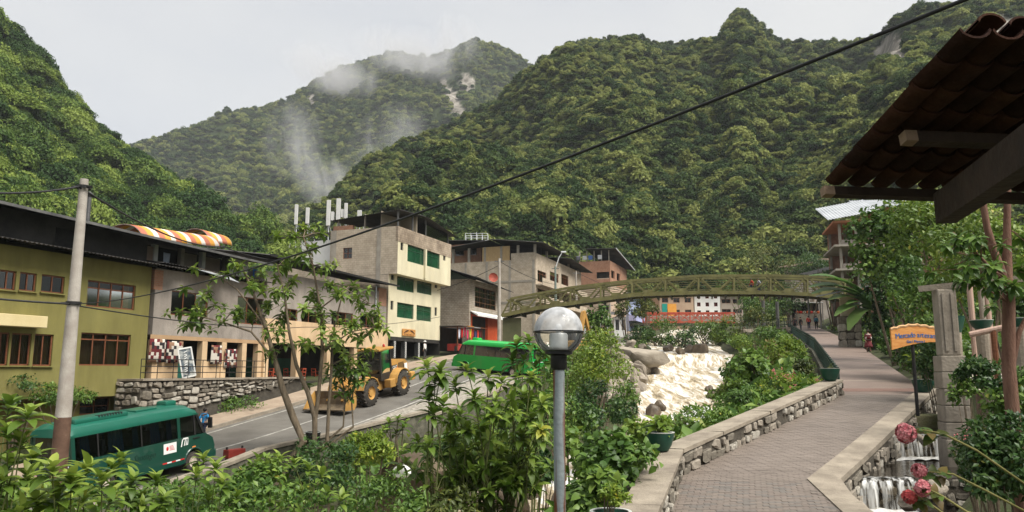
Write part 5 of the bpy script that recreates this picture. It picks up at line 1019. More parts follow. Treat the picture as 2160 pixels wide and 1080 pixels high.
# blue house
s0_ = front(1321, 680)[0]; s1_ = front(1352, 680)[0]; zt_ = front(1321, 622)[1]; zb_ = road_z(165) - 1.0
fo = [(2, 4.2, zb_ + 4.2, zb_ + 6.2), (6.5, 9, zb_ + 4.2, zb_ + 6.2), (2, 4, zb_ + 0.8, zb_ + 3), (6.5, 8.5, zb_ + 0.8, zb_ + 3)]
e = block('blue_house', 'pale blue house with white balcony beyond the footbridge', 'building', s0_, s1_, 8, zb_, zt_, mat('pale_blue_plaster', (0.36, 0.42, 0.62), (0.44, 0.50, 0.70), 0.5, 0.8), off=0.6, fops=fo)
for o_ in fo: window(e, O0, X, -Yv, o_, 0.15, mat('blue_frame', (0.10, 0.12, 0.40), (0.13, 0.15, 0.46), 2, 0.5), G_dark, 2, 1)
a = MB(); a.box(0, s1_ - s0_, -1.5, -0.004, zb_ + 3.5, zb_ + 3.75); a.box(0, s1_ - s0_, -1.5, -1.42, zb_ + 3.75, zb_ + 4.8); a.box(0, 0.08, -1.42, -0.004, zb_ + 3.75, zb_ + 4.8); a.build('balcony', mat('lavender_paint', (0.42, 0.44, 0.72), (0.5, 0.52, 0.78), 1, 0.7), e)
rf = MB(); corrugated(rf, -0.8, s1_ - s0_ + 1, -1.2, 8.4, zt_ + 0.2, zt_ + 0.1, zt_ + 1.2, zt_ + 1.0, 'y'); rf.build('roof', M_tin, e)
# houses closing the valley, facing the river
def facing(name, label, px0, py0, px1, py1, Y, dep, wm, nc, nr, fm, pm2=None, roof=None, ww=0.5, wh=0.55, ang=0.0):
    a_, b_ = P(px0, py1, Y), P(px1, py1, Y); w = b_.x - a_.x; h = P(px0, py0, Y).z - a_.z; z0 = -6.0
    e = thing(name, label, 'building', (a_.x, a_.y, a_.z), ang); ops = []
    for i in range(nc):
        for j in range(nr): cx_, cz = w * (i + 0.5) / nc, h * (j + 0.55) / nr; ops.append((cx_ - w / nc * ww / 2, cx_ + w / nc * ww / 2, cz - h / nr * wh / 2, cz + h / nr * wh / 2))
    mb = MB(); panel(mb, Vector((0, 0, z0)), X, -Yv, w, h - z0, [(o[0], o[1], o[2] - z0, o[3] - z0) for o in ops], 0.2); mb.quad((0, 0, z0), (0, dep, z0), (0, dep, h), (0, 0, h)); mb.quad((w, 0, z0), (w, dep, z0), (w, dep, h), (w, 0, h)); mb.quad((0, dep, z0), (w, dep, z0), (w, dep, h), (0, dep, h)); mb.quad((0, 0, h), (w, 0, h), (w, dep, h), (0, dep, h)); mb.build('wall', wm, e)
    for o_ in ops: window(e, O0, X, -Yv, o_, 0.14, fm, pm2 or G_dark, 2, 1, 0, 0.08)
    rf = MB(); corrugated(rf, -0.5, w + 0.5, -0.7, dep + 0.5, h + 0.3, h + 0.3, h + 1.3, h + 1.3, 'y'); rf.build('roof', roof or M_tin, e); return e
facing('white_house', 'white house with rows of small red framed windows behind the red bridge', 1466, 618, 1520, 668, 158, 9, M_white, 3, 3, mat('dark_red_frame', (0.16, 0.02, 0.015), (0.2, 0.03, 0.02), 2, 0.5), ww=0.42, wh=0.5)
facing('grey_brown_house', 'grey brown house with long window bands beside the white house', 1521, 626, 1568, 668, 163, 9, mat('grey_brown_plaster', (0.30, 0.25, 0.20), (0.37, 0.31, 0.26), 0.6, 0.85), 2, 2, M_wood, ww=0.8, wh=0.42)
e = facing('orange_house', 'brown house with an orange and teal front behind the red bridge', 1392, 622, 1464, 672, 156, 9, mat('tan_plaster', (0.38, 0.27, 0.19), (0.46, 0.34, 0.24), 0.6, 0.85), 3, 2, M_wood, ww=0.55, wh=0.4)
a = MB(); a.box(1.6, 3.4, -0.12, -0.02, 0.3, 3.0); a.build('orange_panel', mat('orange_paint', (0.65, 0.28, 0.04), (0.7, 0.33, 0.06), 1, 0.7), e); a = MB(); a.box(0.5, 1.5, -0.12, -0.02, 0.3, 3.0); a.build('teal_panel', mat('teal_paint', (0.01, 0.22, 0.18), (0.015, 0.28, 0.22), 1, 0.7), e)
a = MB(); a.box(2.6, 6.6, -0.6, -0.15, -0.6, 0.25); a.build('red_sign_band', mat('sign_red', (0.40, 0.02, 0.02), (0.46, 0.03, 0.03), 2, 0.5), e)
facing('pale_river_house', 'pale low house with white columns beside the blue house', 1296, 668, 1322, 706, 132, 5, M_white, 2, 1, M_tin, ww=0.6, wh=0.6)
# unfinished concrete and brick houses up on the right bank
def frame_house(name, label, px0, py0, px1, py1, Y, dep, nf, wm, roofm, tilt):
    a_, b_ = P(px0, py1, Y), P(px1, py1, Y); w = b_.x - a_.x; h = P(px0, py0, Y).z - a_.z; e = thing(name, label, 'building', tuple(a_), R(-14))
    for k in range(nf + 1): m = MB(); m.box(-0.6, w, -0.8, dep, h * k / nf - 0.12, h * k / nf + 0.12); m.build('floor_slab', M_conc if k < nf else mat('orange_edge', (0.40, 0.15, 0.07), (0.46, 0.19, 0.1), 1, 0.8), e)
    for x in (0.1, w * 0.5, w - 0.4):
        for y in (0.1, dep - 0.4): m = MB(); m.box(x, x + 0.3, y, y + 0.3, -7, h); m.build('column', M_conc, e)
    m = MB(); m.box(w * 0.55, w, 0.42, 0.6, -7, h); m.box(w - 0.15, w, 0.6, dep, -7, h); m.box(0, w, dep - 0.2, dep, -7, h); m.build('brick_wall', wm, e)
    for k in range(nf): m = MB(); m.box(0.4, w * 0.55, 0.02, 0.14, h * k / nf + 0.15, h * k / nf + 0.8); m.build('balcony_wall', M_grey_wall, e)
    rf = MB(); corrugated(rf, -1.2, w + 0.8, -1.4, dep + 0.6, h + 0.15, h + 0.15 + tilt, h + 3.6, h + 3.6 + tilt, 'y', 0.35, 0.05); rf.build('roof', roofm, e); return e
frame_house('brick_frame_house', 'unfinished brick and concrete house with pale tin roof above the path', 1772, 470, 1840, 570, 92, 8, 2, M_brick, M_tin_white, 0.9)
frame_house('upper_frame_house', 'second unfinished house with long silver tin roof higher up', 1850, 442, 1990, 560, 104, 10, 3, M_brick, M_tin_white, -0.2)
# dark shelter roof at the far end of the footbridge
c_ = P(1752, 578, 104); t = thing('shelter', 'dark tin shelter on posts at the right end of the footbridge', 'shelter', (c_.x, c_.y, path_z(104) + 3.5)); zz = c_.z - t.location.z
rf = MB(); corrugated(rf, -3.4, 4.5, -2.5, 2.5, zz - 0.3, zz + 1.6, zz + 0.3, zz + 2.2, 'y'); rf.build('roof', M_tin_dark, t)
for (x, y) in ((-2.5, -2), (3.5, -2), (-2.5, 2), (3.5, 2)): a = MB(); a.bar((x, y, -4), (x, y, zz + 0.2 + (x + 2.5) * 0.2), 0.15); a.build('post', M_tin, t)
a = MB(); a.box(0.5, 3.5, 1.9, 2.0, -1.5, zz); a.build('back_wall', M_grey_wall, t)
c_ = P(1700, 556, 135); t = thing('brown_roof_hut', 'brown roofed hut behind the right end of the footbridge', 'hut', (c_.x, c_.y, path_z(130) + 2)); zz = c_.z - t.location.z
rf = MB(); corrugated(rf, -4, 4.5, -2, 3, zz - 0.9, zz + 0.6, zz - 0.2, zz + 1.4, 'y'); rf.build('roof', mat('brown_tin', (0.13, 0.085, 0.06), (0.2, 0.14, 0.1), 1, 0.7), t); a = MB(); a.box(-3.0, 3.5, -0.5, 2.5, -2, zz - 0.5); a.build('wall', M_grey_wall, t)
# souvenir stall under the bridge end
c_ = P(1700, 664, 121); t = thing('fruit_stall', 'open souvenir stall with white awning below the bridge end', 'stall', tuple(c_)); a = MB(); a.box(-1.5, 2.8, 0, 2, 1.9, 2.0); a.build('awning', M_white, t); a = MB(); a.box(-1.5, 2.8, 1.8, 1.9, -2, 2); a.build('back_board', M_dark, t)
for x in (-1.4, 2.7): a = MB(); a.bar((x, 0.1, -2), (x, 0.1, 1.9), 0.1); a.build('post', M_tin, t)
a = MB(); a.box(-1.3, 2.6, 0.2, 1.2, -2, 0.2); a.build('counter', M_wconc, t)
for k in range(7): a = MB(); a.sphere((-1.1 + k * 0.55, 0.6, 0.45), 0.26, 8, 6, (1, 0.8, 0.9)); a.build('goods', [mat('orange_goods', (0.6, 0.14, 0.04), (0.5, 0.1, 0.03), 3, 0.8), mat('red_goods', (0.45, 0.03, 0.02), (0.5, 0.05, 0.03), 3, 0.8), mat('pale_goods', (0.5, 0.4, 0.3), (0.55, 0.45, 0.35), 3, 0.8)][k % 3], t)
# gate pillar beside the path
p = P(1792, 715, 62); t = thing('gate_pillar', 'pale plastered gate pillar on a rough stone base beside the path', 'pillar', (p.x, p.y, path_z(62) - 0.1), R(-20)); hz = P(1792, 622, 62).z - t.location.z; hs = P(1792, 668, 62).z - t.location.z
a = MB(); a.bev(-0.55, 0.5, -0.5, 0.5, hs, hz, 0.03); a.build('shaft', mat('cream_stained', (0.40, 0.33, 0.24), (0.52, 0.45, 0.34), 1.2, 0.9), t); a = MB(); a.box(-0.72, 0.9, -0.62, 0.7, 0, hs); a.build('base_core', M_mortar, t)
for k in range(4):
    for j in range(3): o = link('stone', STONES[(k * 3 + j) % 8], t, (-0.5 + j * 0.56, -0.64, hs * (k + 0.5) / 4), (0, 0.03 * j, 0), (0.6, 0.16, hs / 4 * 1.04)); o2_ = link('stone', STONES[(k + j * 2) % 8], t, (-0.74, -0.4 + j * 0.45, hs * (k + 0.5) / 4), (0, 0, R(90)), (0.5, 0.16, hs / 4 * 1.04))
rf = MB(); corrugated(rf, -2.3, 1.6, -1.2, 1.2, hz - 0.15, hz + 0.55, hz + 0.05, hz + 0.75, 'x', 0.3, 0.05); rf.build('cap_roof', M_tin, t)
# ---------------------------------------------------------------- olive steel footbridge
M_olive = mat('olive_steel', (0.115, 0.105, 0.035), (0.165, 0.155, 0.055), 1.2, 0.6, bump=0.1, streak=0.35, c3=(0.19, 0.16, 0.075))
M_under = mat('dark_steel', (0.03, 0.032, 0.02), (0.05, 0.05, 0.03), 1.5, 0.7)
bx = [1058, 1133, 1240, 1340, 1473, 1620, 1707, 1800]; by = [666, 650, 635, 622, 617, 617, 621, 630]
tx = [1060, 1073, 1200, 1330, 1473, 1623, 1723, 1800]; ty = [662, 631, 607, 592, 582, 581, 584, 592]
BYl = lambda px: lerp(91, 86, (px - 1058) / 700.0)
bot = lambda px, dy=0: P(px, interp(px, bx, by), BYl(px)) + Vector((0.25 * dy, dy, 0)); top = lambda px, dy=0: P(px, interp(px, tx, ty), BYl(px)) + Vector((0.25 * dy, dy, 0))
bz = bot(1058).z
br = thing('footbridge', 'long arched olive green steel truss footbridge over the river', 'bridge', tuple(bot(1058)), 0); org = Vector(br.location)
posts = [1077, 1140, 1203, 1267, 1333, 1403, 1473, 1548, 1625, 1703, 1782]; nodes = [1058] + [(posts[i] + posts[i + 1]) / 2 for i in range(len(posts) - 1)]
pxs = np.linspace(1058, 1800, 40)
for dy, lab in ((0.0, 'near'), (2.6, 'far')):
    a = MB()
    for i in range(39): a.bar(bot(pxs[i], dy) - org, bot(pxs[i + 1], dy) - org, 0.3, 0.42)
    a.build('bottom_chord', M_olive, br)
    a = MB(); q = [p for p in pxs if p >= 1074]
    for i in range(len(q) - 1): a.bar(top(q[i], dy) - org, top(q[i + 1], dy) - org, 0.3, 0.28)
    a.build('top_chord', M_olive, br)
    for k, px in enumerate(posts): a = MB(); a.bar(bot(px, dy) - org, top(px, dy) - org, 0.24, 0.2); a.build('post', M_olive, br)
    for k, px in enumerate(posts):
        for nd in (nodes[k], nodes[k + 1] if k + 1 < len(nodes) else None):
            if nd: a = MB(); a.bar(bot(nd, dy) - org, top(px, dy) - org, 0.2, 0.17); a.build('diagonal', M_olive, br)
    for nd in nodes[1:]:
        c = bot(nd, dy) - org; a = MB(); a.prism([(-0.75, 0.15), (0.75, 0.15), (0.4, 0.55), (-0.4, 0.55)], -0.1, 0.1, Matrix.Translation(c)); a.build('gusset', M_olive, br)
    for px in posts: c = top(px, dy) - org; a = MB(); a.prism([(-0.55, -0.1), (0.55, -0.1), (0.22, -0.42), (-0.22, -0.42)], -0.1, 0.1, Matrix.Translation(c)); a.build('gusset', M_olive, br)
    for f in (0.3, 0.55, 0.8):
        a = MB()
        for i in range(39): a.bar(bot(pxs[i], dy + (0.3 if dy == 0 else -0.3)).lerp(top(max(pxs[i], 1074), dy + (0.3 if dy == 0 else -0.3)), f) - org, bot(pxs[i + 1], dy + (0.3 if dy == 0 else -0.3)).lerp(top(max(pxs[i + 1], 1074), dy + (0.3 if dy == 0 else -0.3)), f) - org, 0.07, 0.07)
        a.build('handrail', M_olive, br)
a = MB()
for i in range(39):
    p0, p1, p2, p3 = bot(pxs[i]) - org, bot(pxs[i + 1]) - org, bot(pxs[i + 1], 2.6) - org, bot(pxs[i], 2.6) - org; z = Vector((0, 0, 0.05)); a.add([p0 + z, p1 + z, p2 + z, p3 + z, p0 - z, p1 - z, p2 - z, p3 - z], [(0, 1, 2, 3), (7, 6, 5, 4), (0, 4, 5, 1), (2, 6, 7, 3)])
a.build('deck', M_under, br)
for px in np.linspace(1070, 1790, 26): a = MB(); a.bar(bot(px) - org - Vector((0, 0, 0.35)), bot(px, 2.6) - org - Vector((0, 0, 0.35)), 0.18, 0.35); a.build('cross_beam', M_under, br)
c = bot(1078) - org; a = MB(); a.box(c.x - 1.0, c.x + 1.2, 0.3, 2.4, -5.5, c.z - 0.45); a.build('pier', mat('green_pier', (0.07, 0.075, 0.035), (0.11, 0.11, 0.055), 0.8, 0.8), br)
for px in (1641, 1674): c = bot(px) - org; zb2 = path_z(88) - org.z - 0.3; a = MB(); a.tube([(c.x, 1.2, zb2), (c.x, 1.2, c.z - 0.4)], 0.2, 10); a.build('column', M_tin, br)
# ---------------------------------------------------------------- red lattice bridge farther up
M_rb = mat('red_bridge_paint', (0.36, 0.055, 0.03), (0.46, 0.09, 0.05), 1.5, 0.6)
a_, b_ = P(1362, 681, 118), P(1550, 680, 118); rb = thing('red_bridge', 'red lattice sided road bridge across the upper river', 'bridge', tuple(a_)); Lb = b_.x - a_.x; hb = 21 / F * 118
for y in (0, 2.5):
    a = MB(); a.bar((0, y, 0.1), (Lb, y, 0.1), 0.25, 0.3); a.build('bottom_chord', M_rb, rb); a = MB(); a.bar((0, y, hb), (Lb, y, hb), 0.22, 0.2); a.build('top_chord', M_rb, rb)
    for k in range(9):
        x0, x1 = Lb * k / 8, Lb * (k + 1) / 8; a = MB(); a.bar((x0, y, 0), (x0, y, hb), 0.16); a.build('post', M_rb, rb)
        if k < 8:
            a = MB(); a.bar((x0, y, 0.2), (x1, y, hb - 0.1), 0.1); a.bar((x0, y, hb - 0.1), (x1, y, 0.2), 0.1); a.build('cross_brace', M_rb, rb)
    a = MB(); a.bar((0, y, hb * 0.5), (Lb, y, hb * 0.5), 0.06, 0.1); a.build('rail', M_rb, rb)
a = MB(); a.box(-2, Lb + 2, -0.3, 2.8, -0.35, -0.06); a.build('deck', M_under, rb)
a = MB(); a.box(0.3, Lb - 0.3, 1.2, 1.26, 0.3, hb * 0.75); a.build('mesh_infill', mat('pale_mesh', (0.38, 0.34, 0.29), (0.2, 0.17, 0.13), 1.5, 0.8), rb)
# ================================================================ VEHICLES
M_rubber = mat('tyre_rubber', (0.025, 0.023, 0.02), (0.06, 0.052, 0.042), 5, 0.85, bump=0.3)
M_rimw = mat('pale_rim', (0.42, 0.36, 0.29), (0.5, 0.44, 0.36), 4, 0.5)
M_blue_cur = mat('blue_curtain', (0.02, 0.06, 0.13), (0.04, 0.11, 0.2), 5, 0.9, stretch=(9, 9, 0.3))
G_bus = mat_glass('bus_glass', (0.45, 0.52, 0.52), 0.5, 0.55)
def frame_on_road(x, y, z0, yaw, pitch):
    return Matrix.Translation((x, y, z0)) @ Matrix.Rotation(yaw, 4, 'Z') @ Matrix.Rotation(-pitch, 4, 'Y')
def wheel(parent, x, y, r, w, rim_m, side=-1, rr=0.56, tread=False):
    Mx = Matrix.Translation((x, y, r)) @ Matrix.Rotation(R(90), 4, 'X')
    wh = bpy.data.objects.new('wheel', None); COL.objects.link(wh); wh.parent = parent; wh.matrix_local = Mx
    a = MB(); a.lathe([(r * rr, -w / 2), (r * 0.86, -w / 2), (r * 0.97, -w * 0.4), (r, -w * 0.2), (r, w * 0.2), (r * 0.97, w * 0.4), (r * 0.86, w / 2), (r * rr, w / 2)], 28); a.build('tyre', M_rubber, wh, smooth='auto')
    a = MB(); a.lathe([(r * rr, w * 0.5), (r * rr * 0.92, w * 0.36), (r * rr * 0.5, w * 0.30), (r * 0.25, w * 0.42), (0.001, w * 0.44)], 20); a.lathe([(r * rr, -w * 0.5), (r * rr * 0.92, -w * 0.36), (r * rr * 0.5, -w * 0.30), (r * 0.25, -w * 0.42), (0.001, -w * 0.44)], 20); a.build('rim', rim_m, wh, smooth='auto')
    a = MB()
    for k in range(8): t = k * math.pi / 4; a.tube([(r * rr * 0.5 * math.cos(t), r * rr * 0.5 * math.sin(t), w * 0.30), (r * rr * 0.5 * math.cos(t), r * rr * 0.5 * math.sin(t), w * 0.38)], r * 0.035, 6); a.tube([(r * rr * 0.5 * math.cos(t), r * rr * 0.5 * math.sin(t), -w * 0.30), (r * rr * 0.5 * math.cos(t), r * rr * 0.5 * math.sin(t), -w * 0.38)], r * 0.035, 6)
    a.build('wheel_nuts', M_blackmetal, wh)
    if tread:
        a = MB()
        for k in range(20):
            for sgn in (-1, 1):
                t = 2 * math.pi * (k + (0.5 if sgn > 0 else 0)) / 20; Mk = Matrix.Rotation(t, 4, 'Z') @ Matrix.Translation((r * 0.985, 0, sgn * w * 0.25)) @ Matrix.Rotation(sgn * R(28), 4, 'X'); a.box(-0.05, 0.05, -0.055, 0.055, -w * 0.27, w * 0.27, Mk)
        a.build('tread', M_rubber, wh)
    return wh
def make_bus(name, label, body_c, roof_c, Lb, Mf, big=True):
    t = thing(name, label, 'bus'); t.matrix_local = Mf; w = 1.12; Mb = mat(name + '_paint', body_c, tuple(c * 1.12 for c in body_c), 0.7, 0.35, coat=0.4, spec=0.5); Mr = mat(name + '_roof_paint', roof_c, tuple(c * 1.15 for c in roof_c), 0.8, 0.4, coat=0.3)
    zl, zw0, zw1 = 0.42, 1.48, 2.32; xf, xr = Lb * 0.83, Lb * 0.22
    # lower body with wheel arches
    def arch(xc, r=0.52): return [(xc + r * math.cos(a), 0.42 + r * math.sin(a)) for a in np.linspace(0, math.pi, 10)]
    poly = [(Lb - 0.02, 0.5), (Lb + 0.02, 0.9), (Lb - 0.10, zw0 - 0.25), (Lb - 0.55, zw0)] + [(0.03, zw0), (0.0, 0.6), (0.03, zl)] + arch(xr)[::-1] + arch(xf)[::-1]
    poly += [(Lb - 0.1, zl)]
    a = MB(); a.prism(poly, -w, w); a.build('lower_body', Mb, t)
    # pillars and rear wall
    xs = [0.05, Lb * 0.16, Lb * 0.44, Lb * 0.705]
    for sgn in (-1, 1):
        for i, x in enumerate(xs):
            a = MB(); wd = 0.16 if i in (0, 3) else 0.06; a.add([(x, sgn * w, zw0), (x + wd, sgn * w, zw0), (x + wd - (0.0), sgn * (w - 0.07), zw1), (x, sgn * (w - 0.07), zw1), (x, sgn * (w - 0.08), zw0), (x + wd, sgn * (w - 0.08), zw0), (x + wd, sgn * (w - 0.15), zw1), (x, sgn * (w - 0.15), zw1)], [(0, 1, 2, 3), (4, 7, 6, 5), (0, 3, 7, 4), (1, 5, 6, 2)]); a.build('pillar', Mb if i in (0, 3) else M_blackmetal, t)
        a = MB(); a.bar((Lb - 0.6, sgn * (w - 0.05), zw0), (Lb - 1.05, sgn * (w - 0.12), zw1 + 0.05), 0.1, 0.12); a.build('pillar', M_blackmetal, t)
        a = MB(); a.bar((Lb * 0.84, sgn * (w - 0.02), zw0), (Lb * 0.84, sgn * (w - 0.09), zw1), 0.05, 0.09); a.build('pillar', M_blackmetal, t)
        # glass: long side strip, door and cab windows
        segs = [(xs[0] + 0.16, xs[1]), (xs[1] + 0.06, xs[2]), (xs[2] + 0.06, xs[3]), (xs[3] + 0.16, Lb * 0.84 - 0.04), (Lb * 0.84 + 0.04, Lb - 0.62)]
        for i, (x0, x1) in enumerate(segs):
            x1t = x1 if i < 4 else Lb - 1.0; a = MB(); a.quad((x0, sgn * (w - 0.015), zw0), (x1, sgn * (w - 0.015), zw0), (x1t, sgn * (w - 0.085), zw1), (x0, sgn * (w - 0.085), zw1)); a.build('side_window', G_bus if big else G_dark, t)
    # curtains and seats seen through the glass
    for sgn in (-1, 1):
        for (c0, c1) in ((0.24, 0.33), (0.52, 0.58), (0.40, 0.43), (0.07, 0.12), (0.64, 0.67)):
            a = MB(); n = 8
            for i in range(n):
                x0, x1 = Lb * lerp(c0, c1, i / n), Lb * lerp(c0, c1, (i + 1) / n); y0 = sgn * (w - 0.14 - (0.05 if i % 2 else 0)); y1 = sgn * (w - 0.14 - (0 if i % 2 else 0.05)); sx = 0.1 * i / n
                a.quad((x0 + sx, y0, zw0 + 0.02), (x1 + sx, y1, zw0 + 0.02), (x1, y1 - sgn * 0.06, zw1), (x0, y0 - sgn * 0.06, zw1))
            a.build('curtain', M_blue_cur, t)
    for k in range(6):
        x = Lb * (0.12 + 0.1 * k); a = MB(); a.bev(x, x + 0.16, -w + 0.3, -0.2, 1.0, 2.0, 0.05); a.bev(x, x + 0.16, 0.2, w - 0.3, 1.0, 2.0, 0.05); a.build('seat', mat('grey_seat', (0.05, 0.055, 0.06), (0.09, 0.095, 0.1), 4, 0.9), t)
    # roof shell
    sec = [(-w + 0.06, zw1 - 0.02), (-w + 0.05, zw1 + 0.1), (-w + 0.16, zw1 + 0.3), (-w + 0.45, zw1 + 0.42), (0, zw1 + 0.47), (w - 0.45, zw1 + 0.42), (w - 0.16, zw1 + 0.3), (w - 0.05, zw1 + 0.1), (w - 0.06, zw1 - 0.02)]
    st = [(0.0, 0.0), (0.05, 0.6), (0.25, 0.95), (0.7, 1.0), (Lb * 0.5, 1.0), (Lb - 1.9, 1.0), (Lb - 1.35, 0.92), (Lb - 1.02, 0.55), (Lb - 0.88, 0.02)]
    a = MB(); vs = []; fs = []; n = len(sec)
    for (x, k) in st:
        for (y, z) in sec: vs.append((x, y, zw1 - 0.02 + (z - zw1 + 0.02) * k))
    for i in range(len(st) - 1):
        for j in range(n - 1): fs.append((i * n + j, i * n + j + 1, (i + 1) * n + j + 1, (i + 1) * n + j))
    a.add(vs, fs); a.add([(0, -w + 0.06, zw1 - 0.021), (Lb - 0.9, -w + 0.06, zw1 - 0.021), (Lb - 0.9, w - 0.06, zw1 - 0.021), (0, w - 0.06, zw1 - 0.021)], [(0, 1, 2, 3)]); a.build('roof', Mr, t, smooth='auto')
    if big:
        a = MB(); a.bev(0.45, 2.9, -0.75, 0.2, zw1 + 0.36, zw1 + 0.56, 0.07); ac = a.build('air_conditioner', Mr, t)
        for k in range(9): a = MB(); a.box(1.5 + k * 0.13, 1.56 + k * 0.13, -0.755, -0.55, zw1 + 0.5, zw1 + 0.572); a.build('grille_slot', M_blackmetal, ac)
        a = MB(); a.bev(3.4, 4.5, -0.6, 0.35, zw1 + 0.42, zw1 + 0.5, 0.03); a.build('roof_hatch', Mr, t)
    a = MB(); a.bev(Lb - 2.0, Lb - 1.4, -0.3, 0.3, zw1 + 0.38, zw1 + 0.62, 0.09); a.build('roof_lamp_box', Mr, t)
    # ends
    a = MB(); a.quad((Lb - 0.5, -w + 0.08, zw0 - 0.02), (Lb - 0.5, w - 0.08, zw0 - 0.02), (Lb - 0.97, w - 0.14, zw1 + 0.06), (Lb - 0.97, -w + 0.14, zw1 + 0.06)); a.build('windscreen', G_bus, t)
    a = MB(); a.add([(0.03, -w + 0.05, zw0), (0.03, w - 0.05, zw0), (0.08, w - 0.1, zw1), (0.08, -w + 0.1, zw1), (0.12, -w + 0.05, zw0), (0.12, w - 0.05, zw0), (0.16, w - 0.1, zw1), (0.16, -w + 0.1, zw1)], [(0, 1, 2, 3), (7, 6, 5, 4)]); a.build('rear_wall', Mb, t)
    a = MB(); a.quad((0.015, -0.8, zw0 + 0.12), (0.015, 0.8, zw0 + 0.12), (0.06, 0.78, zw1 - 0.05), (0.06, -0.78, zw1 - 0.05)); a.build('rear_window', G_dark, t)
    a = MB(); a.bev(-0.12, 0.05, -w - 0.01, w + 0.01, 0.42, 0.72, 0.04); a.build('rear_bumper', Mb, t); a = MB(); a.bev(Lb - 0.1, Lb + 0.12, -w, w, 0.4, 0.72, 0.05); a.build('front_bumper', Mb, t)
    a = MB(); a.bar((-0.01, -w + 0.1, zw0 - 0.15), (-0.01, w - 0.1, zw0 - 0.15), 0.03, 0.04); a.build('chrome_strip', M_wm, t)
    for sgn in (-1, 1):
        a = MB(); a.bev(-0.03, 0.03, sgn * 0.8 - 0.16, sgn * 0.8 + 0.16, 0.84, 0.98, 0.02); a.build('tail_light', mat('tail_red', (0.5, 0.06, 0.05), (0.6, 0.5, 0.5), 8, 0.3), t)
        a = MB(); a.sphere((Lb - 0.02, sgn * 0.75, 0.88), 0.17, 12, 8, (0.4, 1, 0.8)); a.build('headlight', mat_glass('lamp_glass', (0.9, 0.9, 0.9), 1.0, 0.8), t)
        a = MB(); a.tube([(Lb - 0.75, sgn * (w - 0.05), zw1 - 0.1), (Lb - 0.45, sgn * (w + 0.12), zw1 - 0.05), (Lb - 0.4, sgn * (w + 0.14), zw1 - 0.25)], 0.025, 6); a.bev(Lb - 0.48, Lb - 0.38, sgn * (w + 0.16) - 0.11, sgn * (w + 0.16) + 0.11, zw1 - 0.65, zw1 - 0.2, 0.03); a.build('mirror', M_blackmetal, t)
        for x in (xf, xr): wheel(t, x, sgn * (w - 0.17), 0.41, 0.26, M_rimw)
        for x in (xf, xr): a = MB(); a.tube([(x + 0.55 * math.cos(q), sgn * (w + 0.005), 0.42 + 0.55 * math.sin(q)) for q in np.linspace(0.05, math.pi - 0.05, 12)], 0.04, 6); a.build('wheel_arch_trim', Mb, t)
    a = MB(); a.box(0.5, Lb - 0.5, -w + 0.35, w - 0.35, 0.3, 0.5); a.build('chassis', M_blackmetal, t)
    return t, w, zw0
h = math.atan2(0.93, 0.36)
bx0, by0 = -16.35, 29.5                         # rear right corner of the green bus on the road
yaw = math.atan2(FD.y, FD.x); Lb = 7.3; pitch = math.atan2(road_z(36) - road_z(29), 7.3)
right = Vector((math.cos(yaw - math.pi / 2), math.sin(yaw - math.pi / 2), 0)); base = Vector((bx0, by0, road_z(29.2) + 0.02)) - right * 1.12
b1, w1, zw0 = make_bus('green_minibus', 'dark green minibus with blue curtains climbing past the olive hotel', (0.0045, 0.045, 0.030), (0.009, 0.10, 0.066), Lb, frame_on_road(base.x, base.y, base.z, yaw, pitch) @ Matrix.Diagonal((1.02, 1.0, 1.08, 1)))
side_M = lambda x, z: Matrix.Translation((x, -w1 - 0.012, z)) @ Matrix.Rotation(R(90), 4, 'X')
a = MB(); a.box(4.35, 5.05, -w1 - 0.012, -w1 - 0.002, 0.98, 1.38); pl = a.build('logo_panel', M_wprint, b1); pl['label'] = 'white panel with a red mark on the side of the bus'
a = MB(); a.sphere((4.55, -w1 - 0.014, 1.18), 0.085, 10, 6, (0.8, 0.1, 1)); a.build('red_mark', mat('mark_red', (0.5, 0.02, 0.02), (0.55, 0.03, 0.03), 4, 0.5), pl)
a = MB()
for k in range(4): a.box(4.66, 4.95 - 0.03 * k, -w1 - 0.016, -w1 - 0.0125, 1.10 + k * 0.05, 1.12 + k * 0.05)
a.build('red_lines', MATS['mark_red'], pl)
a = MB(); y = -w1 - 0.012
for (x0, x1, z0, z1) in ((5.35, 5.43, 1.12, 1.42), (5.52, 5.58, 1.15, 1.42), (5.62, 5.66, 1.15, 1.42), (5.70, 5.73, 1.15, 1.40)): a.add([(x0 - 0.06, y, z0), (x0 + 0.0, y, z0), (x1, y, z1), (x0 + 0.02, y, z1)], [(0, 1, 2, 3)])
a.add([(5.4, y, 1.40), (5.74, y, 1.40), (5.70, y, 1.46), (5.43, y, 1.46)], [(0, 1, 2, 3)]); a.build('white_emblem', M_wprint, b1)
text('Santiago', 0.34, mat('dark_script', (0.006, 0.03, 0.02), (0.008, 0.035, 0.022), 3, 0.5), b1, side_M(3.35, 1.08), shear=0.35)
for k in range(5): a = MB(); a.box(4.3 + k * 0.24, 4.54 + k * 0.24, -w1 - 0.008, -w1 - 0.002, 0.60, 0.65); a.build('reflector_strip', MATS['mark_red'] if k % 2 == 0 else M_wprint, b1)
a = MB(); a.bev(5.95, 6.15, -w1 - 0.02, -w1, 0.98, 1.04, 0.008); a.build('side_marker', mat('amber', (0.7, 0.2, 0.04), (0.75, 0.25, 0.06), 3, 0.3), b1)
a = MB(); a.bev(6.0, 6.4, -w1 - 0.03, -w1, 1.33, 1.38, 0.01); a.build('door_handle', M_blackmetal, b1)
